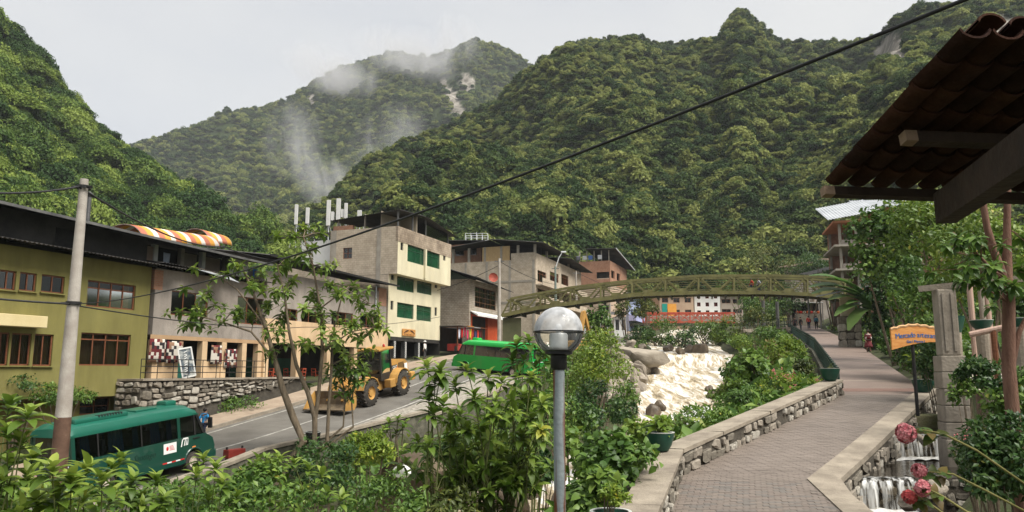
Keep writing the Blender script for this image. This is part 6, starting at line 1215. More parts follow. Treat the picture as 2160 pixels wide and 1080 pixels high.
# bright green bus farther up, crossing
pL, pR = Vector((P(958, 780, 66).x, 66, 0)), Vector((P(1118, 790, 60.5).x, 60.5, 0)); d = (pL - pR).normalized(); yaw2 = math.atan2(d.y, d.x); L2 = (pL - pR).length + 0.3
zz0, zz1 = road_z(60.5), road_z(66)
left = Vector((-d.y, d.x, 0)); base2 = pR - left * 1.12; 
b2, w2, _ = make_bus('bright_green_minibus', 'bright green minibus crossing the road in front of the red shop', (0.012, 0.30, 0.045), (0.015, 0.38, 0.06), L2, frame_on_road(base2.x, base2.y, zz0 + 0.04, yaw2, math.atan2(zz1 - zz0 - 0.1, L2)), False)
# ---- wheel loader
Yl, Bk = mat('loader_yellow', (0.40, 0.215, 0.055), (0.52, 0.29, 0.08), 1.0, 0.6, bump=0.1, streak=0.4, c3=(0.30, 0.19, 0.085)), mat('loader_black', (0.015, 0.015, 0.015), (0.03, 0.03, 0.028), 2, 0.4)
pf, pr_ = P(782, 857, 51), P(851, 836, 54.8); dv = (pf - pr_); dv.z = 0; dv.normalize(); yawl = math.atan2(dv.y, dv.x); lft = Vector((-dv.y, dv.x, 0)); ctr = Vector((pr_.x, pr_.y, 0)) - lft * 1.25
zr0, zr1 = road_z(54.8), road_z(51.0); wbl = (Vector((pf.x, pf.y)) - Vector((pr_.x, pr_.y))).length
t = thing('wheel_loader', 'yellow wheel loader coming down the road with a full bucket', 'loader'); t.matrix_local = frame_on_road(ctr.x, ctr.y, zr0 + 0.02, yawl, math.atan2(zr1 - zr0, wbl))
rw = 0.86
for x in (0, wbl):
    for sgn in (-1, 1): wheel(t, x, sgn * 1.05, rw, 0.62, Yl, sgn, 0.5, True)
a = MB(); a.prism([(-1.75, 1.25), (-1.75, 2.0), (-1.35, 2.35), (0.55, 2.55), (0.55, 1.1), (-1.5, 1.1)], -0.72, 0.72); a.build('engine_hood', Yl, t)
for k in range(5): a = MB(); a.box(-1.1 + k * 0.16, -1.02 + k * 0.16, 0.721, 0.74, 1.75, 2.2); a.build('hood_vent', Bk, t)
a = MB(); a.bev(-0.25, 0.5, 0.725, 0.735, 1.72, 2.12, 0.004); bp_ = a.build('brand_patch', Bk, t)
text('CAT', 0.30, M_wprint, bp_, Matrix.Translation((0.1, 0.738, 1.95)) @ Matrix.Rotation(R(180), 4, 'Z') @ Matrix.Rotation(R(90), 4, 'X'))
a = MB(); a.add([(-0.24, 0.742, 1.74), (0.0, 0.742, 1.74), (-0.24, 0.742, 2.0)], [(0, 1, 2)]); a.build('red_wedge', MATS['mark_red'], bp_)
a = MB(); a.bev(-2.15, -1.6, -1.05, 1.05, 0.75, 1.35, 0.08); a.build('counterweight', Yl, t)
a = MB(); a.bev(-1.55, -1.15, 0.74, 0.78, 1.35, 2.05, 0.01); a.build('white_plate', M_wprint, t)
a = MB(); a.bev(-1.4, 1.3, -0.55, 0.55, 0.65, 1.25, 0.05); a.bev(1.3, wbl + 0.7, -0.5, 0.5, 0.6, 1.45, 0.05); a.build('chassis', Yl, t)
for sgn in (-1, 1):
    a = MB(); a.bev(0.55, 1.6, sgn * 1.0 - 0.25, sgn * 1.0 + 0.25, 0.75, 1.3, 0.05); a.build('step_box', Yl, t)
    for (x, a0, a1) in ((0.0, 0.15, 2.4), (wbl, 0.3, 2.8)):
        m = MB(); pts = [(x + (rw + 0.12) * math.cos(q), (rw + 0.12) * math.sin(q) + rw) for q in np.linspace(a0, a1, 9)]; pts2 = [(x + (rw + 0.18) * math.cos(q), (rw + 0.18) * math.sin(q) + rw) for q in np.linspace(a1, a0, 9)]; m.prism(pts + pts2, sgn * 1.05 - 0.33, sgn * 1.05 + 0.33); m.build('fender', Yl, t)
for (x, y) in ((0.6, -0.72), (0.6, 0.72), (1.95, -0.72), (1.95, 0.72)): a = MB(); a.bar((x, y, 1.25), (x - (0.0 if x < 1 else 0.1), y * 0.95, 3.3), 0.11); a.build('cab_post', Bk, t)
a = MB(); a.box(0.6, 1.95, -0.74, 0.74, 1.25, 1.75); a.box(0.56, 0.62, -0.72, 0.72, 1.2, 2.5); a.build('cab_base', Bk, t)
for (q) in (((0.62, 0.715, 1.76), (1.93, 0.715, 1.76), (1.86, 0.69, 3.28), (0.62, 0.69, 3.28)), ((0.62, -0.715, 1.76), (1.93, -0.715, 1.76), (1.86, -0.69, 3.28), (0.62, -0.69, 3.28)), ((1.95, -0.7, 1.76), (1.95, 0.7, 1.76), (1.87, 0.68, 3.28), (1.87, -0.68, 3.28))): a = MB(); a.quad(*q); a.build('cab_window', G_bus, t)
a = MB(); a.bev(0.35, 2.25, -0.9, 0.9, 3.3, 3.46, 0.06); a.build('cab_roof', Yl, t)
a = MB(); a.lathe([(0.09, 0), (0.09, 0.14), (0.05, 0.2), (0.001, 0.21)], 10, Matrix.Translation((0.7, 0.3, 3.46))); a.build('beacon', mat('beacon_red', (0.35, 0.03, 0.02), (0.4, 0.04, 0.03), 3, 0.3), t)
a = MB(); a.bev(1.0, 1.4, -0.25, 0.25, 1.75, 2.6, 0.06); a.build('driver_seat', Bk, t)
xe = wbl + 2.1
for sgn in (-1, 1):
    a = MB(); a.bar((wbl + 0.1, sgn * 0.45, 1.75), (wbl + 1.2, sgn * 0.5, 1.35), 0.16, 0.42); a.bar((wbl + 1.15, sgn * 0.5, 1.4), (xe, sgn * 0.55, 0.6), 0.16, 0.38); a.build('lift_arm', Yl, t)
    a = MB(); a.tube([(wbl + 0.2, sgn * 0.3, 1.0), (wbl + 1.2, sgn * 0.45, 1.25)], 0.09, 8); a.build('hydraulic_ram', M_tin, t)
prof = [(xe + 0.02, 1.35), (xe - 0.1, 0.9), (xe - 0.05, 0.45), (xe + 0.2, 0.22), (xe + 1.35, 0.35), (xe + 1.38, 0.41), (xe + 0.3, 0.32), (xe + 0.06, 0.5), (xe + 0.0, 0.9), (xe + 0.1, 1.33)]
a = MB(); a.prism(prof, -1.5, 1.5); bk = a.build('bucket', mat('worn_bucket', (0.10, 0.075, 0.05), (0.22, 0.17, 0.11), 2, 0.6, metal=0.3), t)
for sgn in (-1, 1): a = MB(); a.prism([(xe + 0.02, 1.35), (xe - 0.1, 0.9), (xe - 0.05, 0.45), (xe + 0.2, 0.2), (xe + 1.35, 0.33), (xe + 0.75, 0.95)], sgn * 1.5 - 0.03, sgn * 1.5 + 0.03); a.build('bucket_side', Yl, bk)
rng = random.Random(3)
for k in range(26):
    q = t.matrix_local @ Vector((xe + rng.uniform(0.15, 1.0), rng.uniform(-1.3, 1.3), 0.72 + rng.uniform(0, 0.65))); o = link('rubble_rock', ROCKS[rng.randrange(8)], None, q, (rng.uniform(0, 6), rng.uniform(0, 6), 0), [rng.uniform(0.16, 0.34) for _ in range(3)]); tag(o, 'pale broken rock lying in the bucket of the wheel loader', 'rock', 'rubble in the loader bucket')
for k in range(2):
    q = t.matrix_local @ Vector((xe + 0.9, -1.2 + k * 1.7, 1.0)); o = link('rubble_sack', rock_mesh(70 + k, mat('pale_sack', (0.55, 0.5, 0.48), (0.65, 0.6, 0.58), 3, 0.9)), None, q, (0.2, 0.1, k), (0.45, 0.6, 0.25)); tag(o, ['white sack lying on the outer end of the loader bucket', 'pinkish white sack lying on the middle of the loader bucket'][k], 'sack', 'sacks on the loader bucket')
# ---- excavator half hidden by the lamp globe
c = P(1208, 762, 74); ex = thing('excavator', 'orange yellow excavator on the bank partly behind the lamp globe', 'excavator', (c.x, c.y, c.z), R(60)); 
for sgn in (-1, 1):
    a = MB(); a.prism([(-1.6 + 0.0, 0.35), (-1.5, 0.75), (-1.2, 0.85), (1.2, 0.85), (1.5, 0.75), (1.6, 0.35), (1.35, 0.05), (-1.35, 0.05)], sgn * 1.0 - 0.25, sgn * 1.0 + 0.25); tr_ = a.build('track', mat('rusty_track', (0.16, 0.12, 0.085), (0.26, 0.2, 0.15), 3, 0.8), ex)
    for k in range(14): a = MB(); x = -1.4 + k * 0.215; a.box(x, x + 0.12, sgn * 1.0 - 0.28, sgn * 1.0 + 0.28, 0.84, 0.9); a.build('track_shoe', MATS['rusty_track'], tr_)
a = MB(); a.bev(-1.7, 1.0, -1.1, 1.1, 0.95, 1.9, 0.1); a.build('upper_structure', Yl, ex); a = MB(); a.bev(0.2, 1.3, 0.2, 1.1, 1.9, 2.9, 0.08); a.build('cab', Bk, ex)
a = MB(); a.bar((0.9, -0.2, 1.6), (2.2, -0.2, 4.8), 0.35, 0.5); a.build('boom', Yl, ex); a = MB(); a.bar((2.2, -0.2, 4.9), (3.6, -0.2, 2.6), 0.28, 0.4); a.build('stick', Yl, ex); a = MB(); a.prism([(3.4, 2.5), (4.1, 2.3), (4.0, 1.7), (3.3, 1.8)], -0.7, 0.3); a.build('bucket', Bk, ex)
# ================================================================ LAMP, POLES, CABLES
p = P(1178, 700, 7.0); zl = ground_h(p.x, p.y) - 0.1
lp = thing('globe_lamp_post', 'rust streaked grey lamp post with a clear two part globe', 'lamp post', (p.x, p.y, zl)); zc = p.z - zl
def mat_pole():
    m = mat('rusty_grey_paint', (0.17, 0.20, 0.21), (0.25, 0.28, 0.285), 3, 0.6, bump=0.2, bscale=20); t = m.node_tree; b = t.nodes['Principled BSDF']; N = t.nodes.new; l = t.links.new; prev = b.inputs['Base Color'].links[0].from_socket
    tcn = N('ShaderNodeTexCoord'); mpn = N('ShaderNodeMapping'); mpn.inputs['Scale'].default_value = (14, 14, 0.9); l(tcn.outputs['Object'], mpn.inputs[0]); n = N('ShaderNodeTexNoise'); n.inputs['Scale'].default_value = 1.0; n.inputs['Detail'].default_value = 7; l(mpn.outputs[0], n.inputs['Vector'])
    r = N('ShaderNodeValToRGB'); r.color_ramp.elements[0].position = 0.5; r.color_ramp.elements[1].position = 0.58; l(n.outputs['Fac'], r.inputs[0]); mx_ = N('ShaderNodeMixRGB'); mx_.inputs[2].default_value = (0.13, 0.045, 0.018, 1); l(r.outputs[0], mx_.inputs[0]); l(prev, mx_.inputs[1]); l(mx_.outputs[0], b.inputs['Base Color']); return m
a = MB(); a.tube([(0, 0, 0), (0, 0, zc - 0.3)], 0.052, 18); a.build('pole', mat_pole(), lp, smooth='auto')
a = MB(); a.lathe([(0.06, zc - 0.34), (0.075, zc - 0.32), (0.075, zc - 0.215), (0.125, zc - 0.2), (0.125, zc - 0.165), (0.08, zc - 0.16)], 22); a.build('collar', mat('black_cap', (0.012, 0.012, 0.013), (0.02, 0.02, 0.02), 3, 0.4), lp, smooth='auto')
a = MB(); a.lathe([(0.085, zc - 0.165), (0.085, zc - 0.03), (0.075, zc - 0.012), (0.001, zc - 0.01)], 20); a.build('lamp_holder', mat('pale_aluminium', (0.5, 0.5, 0.5), (0.6, 0.6, 0.6), 4, 0.45, metal=0.4), lp, smooth='auto')
a = MB(); a.sphere((0, 0, zc + 0.03), 0.035, 14, 10, (1, 1, 1.3)); a.build('bulb', mat('frosted_bulb', (0.7, 0.7, 0.68), None, 1, 0.3), lp, smooth=True)
def mat_globe(name, tint, haze_):
    m = bpy.data.materials.new(name); m.use_nodes = True; t = m.node_tree; l = t.links.new; N = t.nodes.new; t.nodes.remove(t.nodes['Principled BSDF'])
    tr = N('ShaderNodeBsdfTransparent'); tr.inputs[0].default_value = (*tint, 1); gl = N('ShaderNodeBsdfGlossy'); gl.inputs['Roughness'].default_value = 0.05; df = N('ShaderNodeBsdfDiffuse'); df.inputs[0].default_value = (0.72, 0.73, 0.75, 1)
    lw = N('ShaderNodeLayerWeight'); lw.inputs[0].default_value = 0.25; m1 = N('ShaderNodeMixShader'); l(lw.outputs['Fresnel'], m1.inputs[0]); l(tr.outputs[0], m1.inputs[1]); l(gl.outputs[0], m1.inputs[2])
    n = N('ShaderNodeTexNoise'); n.inputs['Scale'].default_value = 9; n.inputs['Detail'].default_value = 6; tcn = N('ShaderNodeTexCoord'); l(tcn.outputs['Object'], n.inputs['Vector']); mt_ = N('ShaderNodeMath'); mt_.operation = 'MULTIPLY'; mt_.inputs[1].default_value = haze_ * 2; l(n.outputs['Fac'], mt_.inputs[0])
    m2 = N('ShaderNodeMixShader'); l(mt_.outputs[0], m2.inputs[0]); l(m1.outputs[0], m2.inputs[1]); l(df.outputs[0], m2.inputs[2]); l(m2.outputs[0], t.nodes['Material Output'].inputs[0]); return m
rg = 0.222
a = MB(); a.lathe([(max(0.001, rg * math.sin(q)), zc + 0.005 + rg * math.cos(q)) for q in np.linspace(0.0, math.pi / 2, 14)], 36); a.build('upper_globe', mat_globe('dusty_globe', (0.93, 0.94, 0.95), 0.5), lp, smooth=True)
a = MB(); a.lathe([(rg * math.sin(q), zc - 0.005 + rg * math.cos(q) * 0.95) for q in np.linspace(math.pi / 2, math.pi * 0.83, 12)], 36); a.build('lower_globe', mat_globe('clear_globe', (0.93, 0.95, 0.93), 0.05), lp, smooth=True)
a = MB(); a.lathe([(rg - 0.004, zc - 0.006), (rg + 0.009, zc - 0.006), (rg + 0.009, zc + 0.006), (rg - 0.004, zc + 0.006)], 36); a.build('seam_ring', MATS['black_cap'], lp)
# concrete pole by the bus
pt_, pb_ = P(178, 378, 22), P(116, 1010, 22); M_pole = mat('pole_concrete', (0.30, 0.265, 0.23), (0.42, 0.385, 0.34), 2.0, 0.9, bump=0.3, bscale=25, c3=(0.24, 0.2, 0.17))
zg_ = ground_h(pb_.x, 22) - 0.4
lean = 0.0045; bx_ = pt_.x - (pt_.z - zg_) * lean
ep = thing('utility_pole', 'tall concrete utility pole with brown painted foot beside the green minibus', 'utility pole', (bx_, 22, zg_)); hp = pt_.z - zg_
brk = P(112, 880, 22).z - zg_
a = MB(); a.tube([(lean * h_, 0, h_) for h_ in (brk, hp * 0.7, hp)], [0.21, 0.165, 0.115], 16); a.build('shaft', M_pole, ep, smooth='auto')
a = MB(); a.tube([(0, 0, 0), (lean * brk, 0, brk)], [0.26, 0.213], 16); a.build('painted_foot', mat('brown_pole_paint', (0.07, 0.038, 0.025), (0.13, 0.075, 0.05), 3, 0.8, c3=(0.25, 0.2, 0.16)), ep, smooth='auto')
for z in (hp - 0.25, P(150, 640, 22).z - zg_): a = MB(); a.lathe([(0.2, z - 0.05), (0.2, z + 0.05)], 14, Matrix.Translation((lean * z, 0, 0))); a.tube([(lean * z - 0.3, -0.1, z), (lean * z + 0.3, -0.1, z)], 0.03, 6); a.build('clamp', M_blackmetal, ep)
def pole(px, py0, py1, Y, r, label, m=M_pole, lamp=False):
    a_, b_ = P(px, py1, Y), P(px, py0, Y); t = thing('street_pole', label, 'utility pole', tuple(a_)); h_ = b_.z - a_.z
    m_ = MB(); m_.tube([(0, 0, -0.5), (0, 0, h_)], [r * 1.2, r * 0.75], 10); m_.build('shaft', m, t, smooth='auto'); m_ = MB(); m_.bar((-0.5, 0, h_ - 0.3), (0.5, 0, h_ - 0.3), 0.1); m_.build('crossarm', M_tin, t)
    if lamp: m_ = MB(); m_.tube([(0, 0, h_ - 0.3), (0.5, 0, h_ + 1.2), (1.0, 0, h_ + 2.0)], 0.06, 6); m_.bev(0.8, 1.5, -0.15, 0.15, h_ + 1.9, h_ + 2.1, 0.05); m_.build('lamp_arm', M_wm, t)
    return t
pole(1053, 545, 712, 79, 0.17, 'concrete pole between the display house and the footbridge end'); pole(1172, 562, 640, 104, 0.16, 'grey green pole with bent lamp arm before the block house', mat('green_grey', (0.14, 0.18, 0.16), (0.2, 0.24, 0.21), 2, 0.6), True); pole(1216, 572, 640, 112, 0.14, 'thin concrete pole at the corner of the brick house'); pole(1288, 640, 712, 120, 0.18, 'pale pole in front of the pinkish plaster wall'); pole(690, 395, 400, 60, 0.05, 'x') if False else None
M_cable = mat('black_cable', (0.012, 0.012, 0.013), (0.03, 0.03, 0.03), 6, 0.6)
def cable(pts, r, label, sag=0.0):
    """cable through given points (pixel + distance), rounded, with its own sag"""
    Q = [Vector(p) if not isinstance(p, Vector) else p for p in pts]; out = []
    for i in range(len(Q) - 1):
        for k in range(14): t = k / 14; q = Q[i].lerp(Q[i + 1], t); q.z -= sag * 4 * t * (1 - t); out.append(q)
    out.append(Q[-1]); a = MB(); a.tube([q - out[0] for q in out], r, 6); o = a.build('cable', M_cable, None, smooth=True); o.location = out[0]; tag(o, label, 'cable', 'overhead cables'); return o
zA = P(150, 642, 22); atp = lambda z: Vector((bx_ + lean * (z - zg_), 21.85, z))
def hang(p0, p1, n, mid):                                    # smooth cable whose height is bent so that it passes a third point
    q = []; 
    for i in range(n + 1):
        t = i / n; v = p0.lerp(p1, t); v.z -= mid * 4 * t * (1 - t); q.append(v)
    dv_ = (q[-1] - q[-2]).normalized(); q += [q[-1] + dv_ * k for k in (2, 5, 9)]          # it runs on behind the viewer
    a = MB(); a.tube([v - q[0] for v in q], 0.0135, 8); return a, q
end = P(2180, -60, 4.0); a, q = hang(atp(zA.z), end, 60, 0.45); o = a.build('cable', mat('thick_cable', (0.012, 0.012, 0.014), (0.03, 0.03, 0.032), 12, 0.55), None, smooth=True); o.location = q[0]; tag(o, 'thick black bundled cable slanting up across the whole valley view', 'cable', 'overhead cables')
cable([P(-60, 405, 19), atp(pt_.z - 0.25)], 0.03, 'black cable from the top of the concrete pole towards the hotel roof', 0.1)
cable([atp(pt_.z - 0.3), P(470, 520, 48), P(660, 545, 62)], 0.035, 'black cable from the pole top down past the striped awning', 0.5)
cable([P(-60, 625, 20), atp(zA.z)], 0.028, 'black cable to the pole below the hotel windows', 0.02)
cable([atp(zA.z - 0.02), P(640, 690, 58), P(930, 668, 78)], 0.022, 'thin cable running low across the grey house fronts', 0.3)
cable([P(815, 622, 74), P(905, 617, 82), P(1052, 560, 79)], 0.03, 'sagging cable in front of the cream house', 0.25)
cable([P(1052, 550, 79), P(1172, 600, 104)], 0.03, 'cable from the concrete pole towards the block house', 0.4); cable([P(1217, 575, 112), P(1345, 625, 140)], 0.03, 'cable dropping from the thin pole by the brick house', 0.3)
# ================================================================ SIGN, BOWLS, CHANNEL, PILLARS
c = P(1938, 868, 25.0); zt_ = P(1938, 712, 25).z; sg = thing('market_sign', 'orange wooden sign lettered in blue on a dark post', 'sign', (c.x, c.y, c.z - 0.15), R(8)); hz = zt_ - c.z + 0.15
a = MB(); a.tube([(0, 0.06, 0), (0, 0.06, hz + 0.15)], 0.055, 10); a.build('post', M_blackmetal, sg)
n = 16; up_ = [0.20 + 0.20 * math.sin(math.pi * (0.1 + 0.78 * i / n)) + 0.02 * math.sin(i * 2.3) for i in range(n + 1)]; lo_ = [-0.40 + 0.26 * math.sin(math.pi * 0.55 * i / n) + 0.012 * math.sin(i * 3.1) for i in range(n + 1)]
xs_ = [-0.78 + 1.68 * i / n for i in range(n + 1)]
a = MB(); poly = [(xs_[i], hz + lo_[i]) for i in range(n + 1)] + [(xs_[i], hz + up_[i]) for i in range(n, -1, -1)]; a.prism(poly, -0.03, 0.03); bd = a.build('board', mat('sign_wood', (0.50, 0.20, 0.05), (0.62, 0.30, 0.09), 2.2, 0.6, stretch=(1, 1, 6), c3=(0.42, 0.15, 0.035)), sg)
a = MB(); a.tube([(xs_[i], -0.01, hz + up_[i]) for i in range(n + 1)], 0.045, 6); a.build('bark_edge', mat('pale_bark', (0.5, 0.3, 0.14), (0.6, 0.38, 0.2), 4, 0.8), bd)
M_sblue = mat('sign_blue', (0.012, 0.10, 0.30), (0.02, 0.15, 0.40), 4, 0.5)
def arc_text(s, x0, z_of, size, m, adv):
    x = x0
    for ch in s:
        if ch != ' ':
            sl = math.atan2(z_of(x + 0.05) - z_of(x - 0.05), 0.1); text(ch, size, m, bd, Matrix.Translation((x, -0.036, z_of(x))) @ Matrix.Rotation(-sl, 4, 'Y') @ Matrix.Rotation(R(90), 4, 'X'), ext=0.006)
        x += adv * (1.25 if ch in 'Mm' else 0.6 if ch in 'ir ' else 1.0)
zf_ = lambda x: hz + 0.02 + 0.15 * math.sin(math.pi * (0.16 + 0.62 * (x + 0.78) / 1.68)) - 0.09; zf2 = lambda x: zf_(x) - 0.205
arc_text('Mercado artesanal', -0.56, zf_, 0.23, M_sblue, 0.098); arc_text('Gral Manual', -0.22, zf2, 0.12, M_sblue, 0.062)
M_bowl = mat('green_bowl', (0.010, 0.05, 0.032), (0.02, 0.075, 0.05), 3, 0.4, bump=0.1, c3=(0.03, 0.06, 0.05)); M_rimp = mat('pale_rim_line', (0.42, 0.43, 0.40), (0.5, 0.51, 0.48), 5, 0.7); M_earth = mat('pot_earth', (0.03, 0.02, 0.012), (0.05, 0.035, 0.022), 8, 0.95)
def bowl(px, py_base, Y, wpx, hpx, label, rim=True, z=None):
    p = P(px, py_base, Y); r = wpx / 2 / F * Y; h_ = hpx / F * Y; t = thing('planter_bowl', label, 'planter', (p.x, p.y, p.z if z is None else z), 0, 'green planter bowls')
    a = MB(); a.lathe([(0.001, 0), (r * 0.55, 0), (r * 0.78, h_ * 0.3), (r * 0.95, h_ * 0.75), (r, h_), (r * 0.86, h_), (r * 0.8, h_ * 0.75)], 26); a.build('bowl', M_bowl, t, smooth='auto')
    a = MB(); a.lathe([(r * 1.01, h_ - 0.005), (r * 1.02, h_ + 0.012), (r * 0.86, h_ + 0.012), (r * 0.86, h_ - 0.005)], 26); a.build('rim', M_rimp if rim else M_bowl, t)
    a = MB(); a.lathe([(0.001, h_ * 0.86), (r * 0.84, h_ * 0.84)], 20); a.build('soil', M_earth, t); return t, r, h_, Vector((p.x, p.y, (p.z if z is None else z) + h_ * 0.85))
POTS = {}
yy = 11.0; POTS['near'] = bowl(1289, 1112, yy, 84, 50, 'green bowl with a yellow green bush on the near end of the parapet', z=path_z(11.0) + WH)
POTS['corner'] = bowl(1394, 965, 17.3, 58, 36, 'green bowl with a young palm on the corner of the parapet', z=path_z(17.4) + WH)
POTS['end'] = bowl(1752, 806, 28.7, 40, 25, 'empty looking green bowl on the far end of the parapet', z=path_z(28.7) + WH + 0.0)
POTS['trough'] = bowl(1946, 798, 29.5, 44, 26, 'green bowl with yellow leaves behind the market sign post', z=path_z(29.5) + 0.06)
POTS['b1'] = bowl(2015, 702, 23.5, 40, 34, 'green bowl hanging behind the stone column', False); POTS['b2'] = bowl(2071, 694, 21, 45, 18, 'green bowl on a pedestal right of the stone column', True); POTS['b3'] = bowl(2150, 690, 19, 52, 18, 'green bowl at the slim trunk on the right', True)
for nm, Y in (('b1', 23.5), ('b2', 21), ('b3', 19)):
    t, r, h_, _ = POTS[nm]; a = MB(); a.tube([(0, 0, -3.2), (0, 0, -0.6), (0, 0, 0.0)], [0.16, 0.16, r * 0.6], 12); a.build('pedestal', M_wconc, t)
# stone column with flutes and courses
c = P(2016, 925, 21.0); zt2 = P(2016, 612, 21).z; t = thing('stone_column', 'tall pale stone column with carved lower courses beside the water channel', 'column', (c.x, c.y, c.z - 1.2), R(-10)); hh = zt2 - c.z + 1.2; M_col = mat('pale_column_stone', (0.25, 0.215, 0.17), (0.36, 0.315, 0.255), 1.6, 0.9, bump=0.35, bscale=12, streak=0.4, c3=(0.21, 0.185, 0.14))
for k in range(5): a = MB(); z0, z1 = 1.2 + k * 0.44, 1.2 + (k + 1) * 0.44 - 0.012; o1 = 0.012 * ((k * 37) % 3 - 1); a.bev(-0.31 + o1, 0.31 + o1, -0.31, 0.31, z0, z1, 0.025); a.build('block', M_col, t)
a = MB(); a.bev(-0.35, 0.35, -0.35, 0.35, 0, 1.19, 0.03); a.build('plinth', M_col, t); a = MB(); a.bev(-0.235, 0.235, -0.235, 0.235, 1.2 + 5 * 0.44, hh, 0.03); sh_ = a.build('shaft', M_col, t)
for x in (-0.11, 0.11): a = MB(); a.bev(x - 0.04, x + 0.04, -0.265, -0.233, 1.2 + 5 * 0.44 + 0.1, hh - 0.1, 0.01); a.build('rib', M_col, sh_)
a = MB(); a.bar((-0.6, 0.1, hh + 0.05), (2.4, -1.0, hh + 0.25), 0.14, 0.16); a.build('lintel_beam', M_wconc, t)
# thin posts behind
for k, px in enumerate((2050, 2073, 2085)):
    c_ = P(px, 670, 23.5); t = thing('timber_post', ['pinkish round timber post beside the stone column', 'grey round timber post of the pair behind the bowl', 'reddish round timber post of the pair behind the bowl'][k], 'post', (c_.x, c_.y, -1.5), 0, 'timber posts of the pergola'); a = MB(); a.tube([(0, 0, 0), (0.01, 0, P(px, 600, 23.5).z + 1.6)], 0.085, 10); a.build('shaft', [mat('pink_timber', (0.36, 0.24, 0.19), (0.45, 0.32, 0.25), 3, 0.8, stretch=(6, 6, 0.5)), M_col, MATS['pink_timber']][k], t); a = MB(); a.lathe([(0.12, -0.02), (0.12, 0.12), (0.09, 0.14)], 10); a.build('foot', M_wconc, t)
# slanting rail and patio
c_ = P(2045, 706, 20); t = thing('timber_rail', 'round timber rail slanting up beside the planter bowls', 'rail', tuple(c_)); a = MB(); a.tube([(0, 0, 0), (1.6, -0.6, 0.38), (2.6, -1.0, 0.5)], 0.075, 10); a.build('log', MATS['pink_timber'], t); a = MB(); a.tube([(0.5, -0.2, 0.1), (0.5, -0.2, -2.6)], 0.07, 8); a.build('prop', M_wood, t)
a = MB(); a.add([(11.6, 15, -1.35), (19, 13.5, -1.2), (22, 27, 0.4), (14.6, 27, -0.1), (11.6, 15, -2.6), (19, 13.5, -2.6)], [(0, 1, 2, 3), (0, 4, 5, 1)]); o = a.build('patio', mat('pale_flagstones', (0.36, 0.31, 0.26), (0.50, 0.45, 0.39), 1.6, 0.85, bump=0.8, bscale=4, c3=(0.27, 0.23, 0.19))); tag(o, kind='structure')
t = thing('patio_wall', 'low sloping concrete wall below the pale patio', 'wall', (0, 0, 0)); a = MB(); a.bar((11.5, 17.6, -2.2), (14.2, 14.4, -2.7), 0.5, 0.9); a.build('wall_body', M_wconc, t); a = MB(); a.bar((11.5, 17.6, -1.72), (14.2, 14.4, -2.2), 0.6, 0.08); a.build('coping', M_conc, t)
# stepped water channel: weirs, pools, falls
def mat_fall():
    m = bpy.data.materials.new('falling_water'); m.use_nodes = True; t = m.node_tree; l = t.links.new; N = t.nodes.new; b = t.nodes['Principled BSDF']; b.inputs['Base Color'].default_value = (0.62, 0.62, 0.6, 1); b.inputs['Roughness'].default_value = 0.25
    tcn = N('ShaderNodeTexCoord'); mpn = N('ShaderNodeMapping'); mpn.inputs['Scale'].default_value = (9, 9, 0.5); l(tcn.outputs['Object'], mpn.inputs[0]); n = N('ShaderNodeTexNoise'); n.inputs['Scale'].default_value = 1.2; n.inputs['Detail'].default_value = 6; l(mpn.outputs[0], n.inputs['Vector']); r = N('ShaderNodeValToRGB'); r.color_ramp.elements[0].position = 0.42; r.color_ramp.elements[1].position = 0.72; l(n.outputs['Fac'], r.inputs[0])
    tr = N('ShaderNodeBsdfTransparent'); tr.inputs[0].default_value = (0.75, 0.73, 0.68, 1); ms = N('ShaderNodeMixShader'); l(r.outputs[0], ms.inputs[0]); l(tr.outputs[0], ms.inputs[1]); l(b.outputs[0], ms.inputs[2]); l(ms.outputs[0], t.nodes['Material Output'].inputs[0]); return m
M_fall = mat_fall(); M_pool = mat('dark_pool', (0.012, 0.010, 0.008), (0.03, 0.025, 0.018), 2, 0.08, bump=0.25, bscale=5, spec=0.6); M_foam = mat('foam', (0.35, 0.34, 0.32), (0.75, 0.75, 0.73), 7, 0.5, bump=0.6, bscale=14)
def grid_sheet(name, x0, x1, y0, y1, z, m, amp, seed):
    nx_, ny_ = 24, 24; V = [(lerp(x0, x1, i / nx_), lerp(y0, y1, j / ny_), z + amp * mnoise.noise(Vector((lerp(x0, x1, i / nx_) * 4, lerp(y0, y1, j / ny_) * 3, seed)))) for j in range(ny_ + 1) for i in range(nx_ + 1)]; ids = np.arange(len(V)).reshape(ny_ + 1, nx_ + 1); FQ = np.stack([ids[:-1, :-1].ravel(), ids[:-1, 1:].ravel(), ids[1:, 1:].ravel(), ids[1:, :-1].ravel()], 1); return tag(link(name, np_mesh(name, V, FQ, m, True)), kind='structure')
zm = -2.5; zu = P(1930, 918, 23).z; zlw = P(1860, 1074, 18.6).z
grid_sheet('middle_pool', 7.2, 13.2, 18.75, 23.0, zm, M_pool, 0.02, 1); grid_sheet('upper_pool', 10.5, 14.5, 23.3, 27.5, zu, M_pool, 0.01, 2); grid_sheet('lower_pool', 6.5, 13, 14.5, 18.5, zlw, M_pool, 0.03, 3)
grid_sheet('foam_upper', P(1862, 955, 22.6).x, P(1990, 955, 22.6).x, 22.2, 22.95, zm + 0.03, M_foam, 0.05, 4); grid_sheet('foam_lower', P(1785, 1074, 18.2).x, P(1935, 1074, 18.2).x, 17.7, 18.5, zlw + 0.03, M_foam, 0.06, 5)
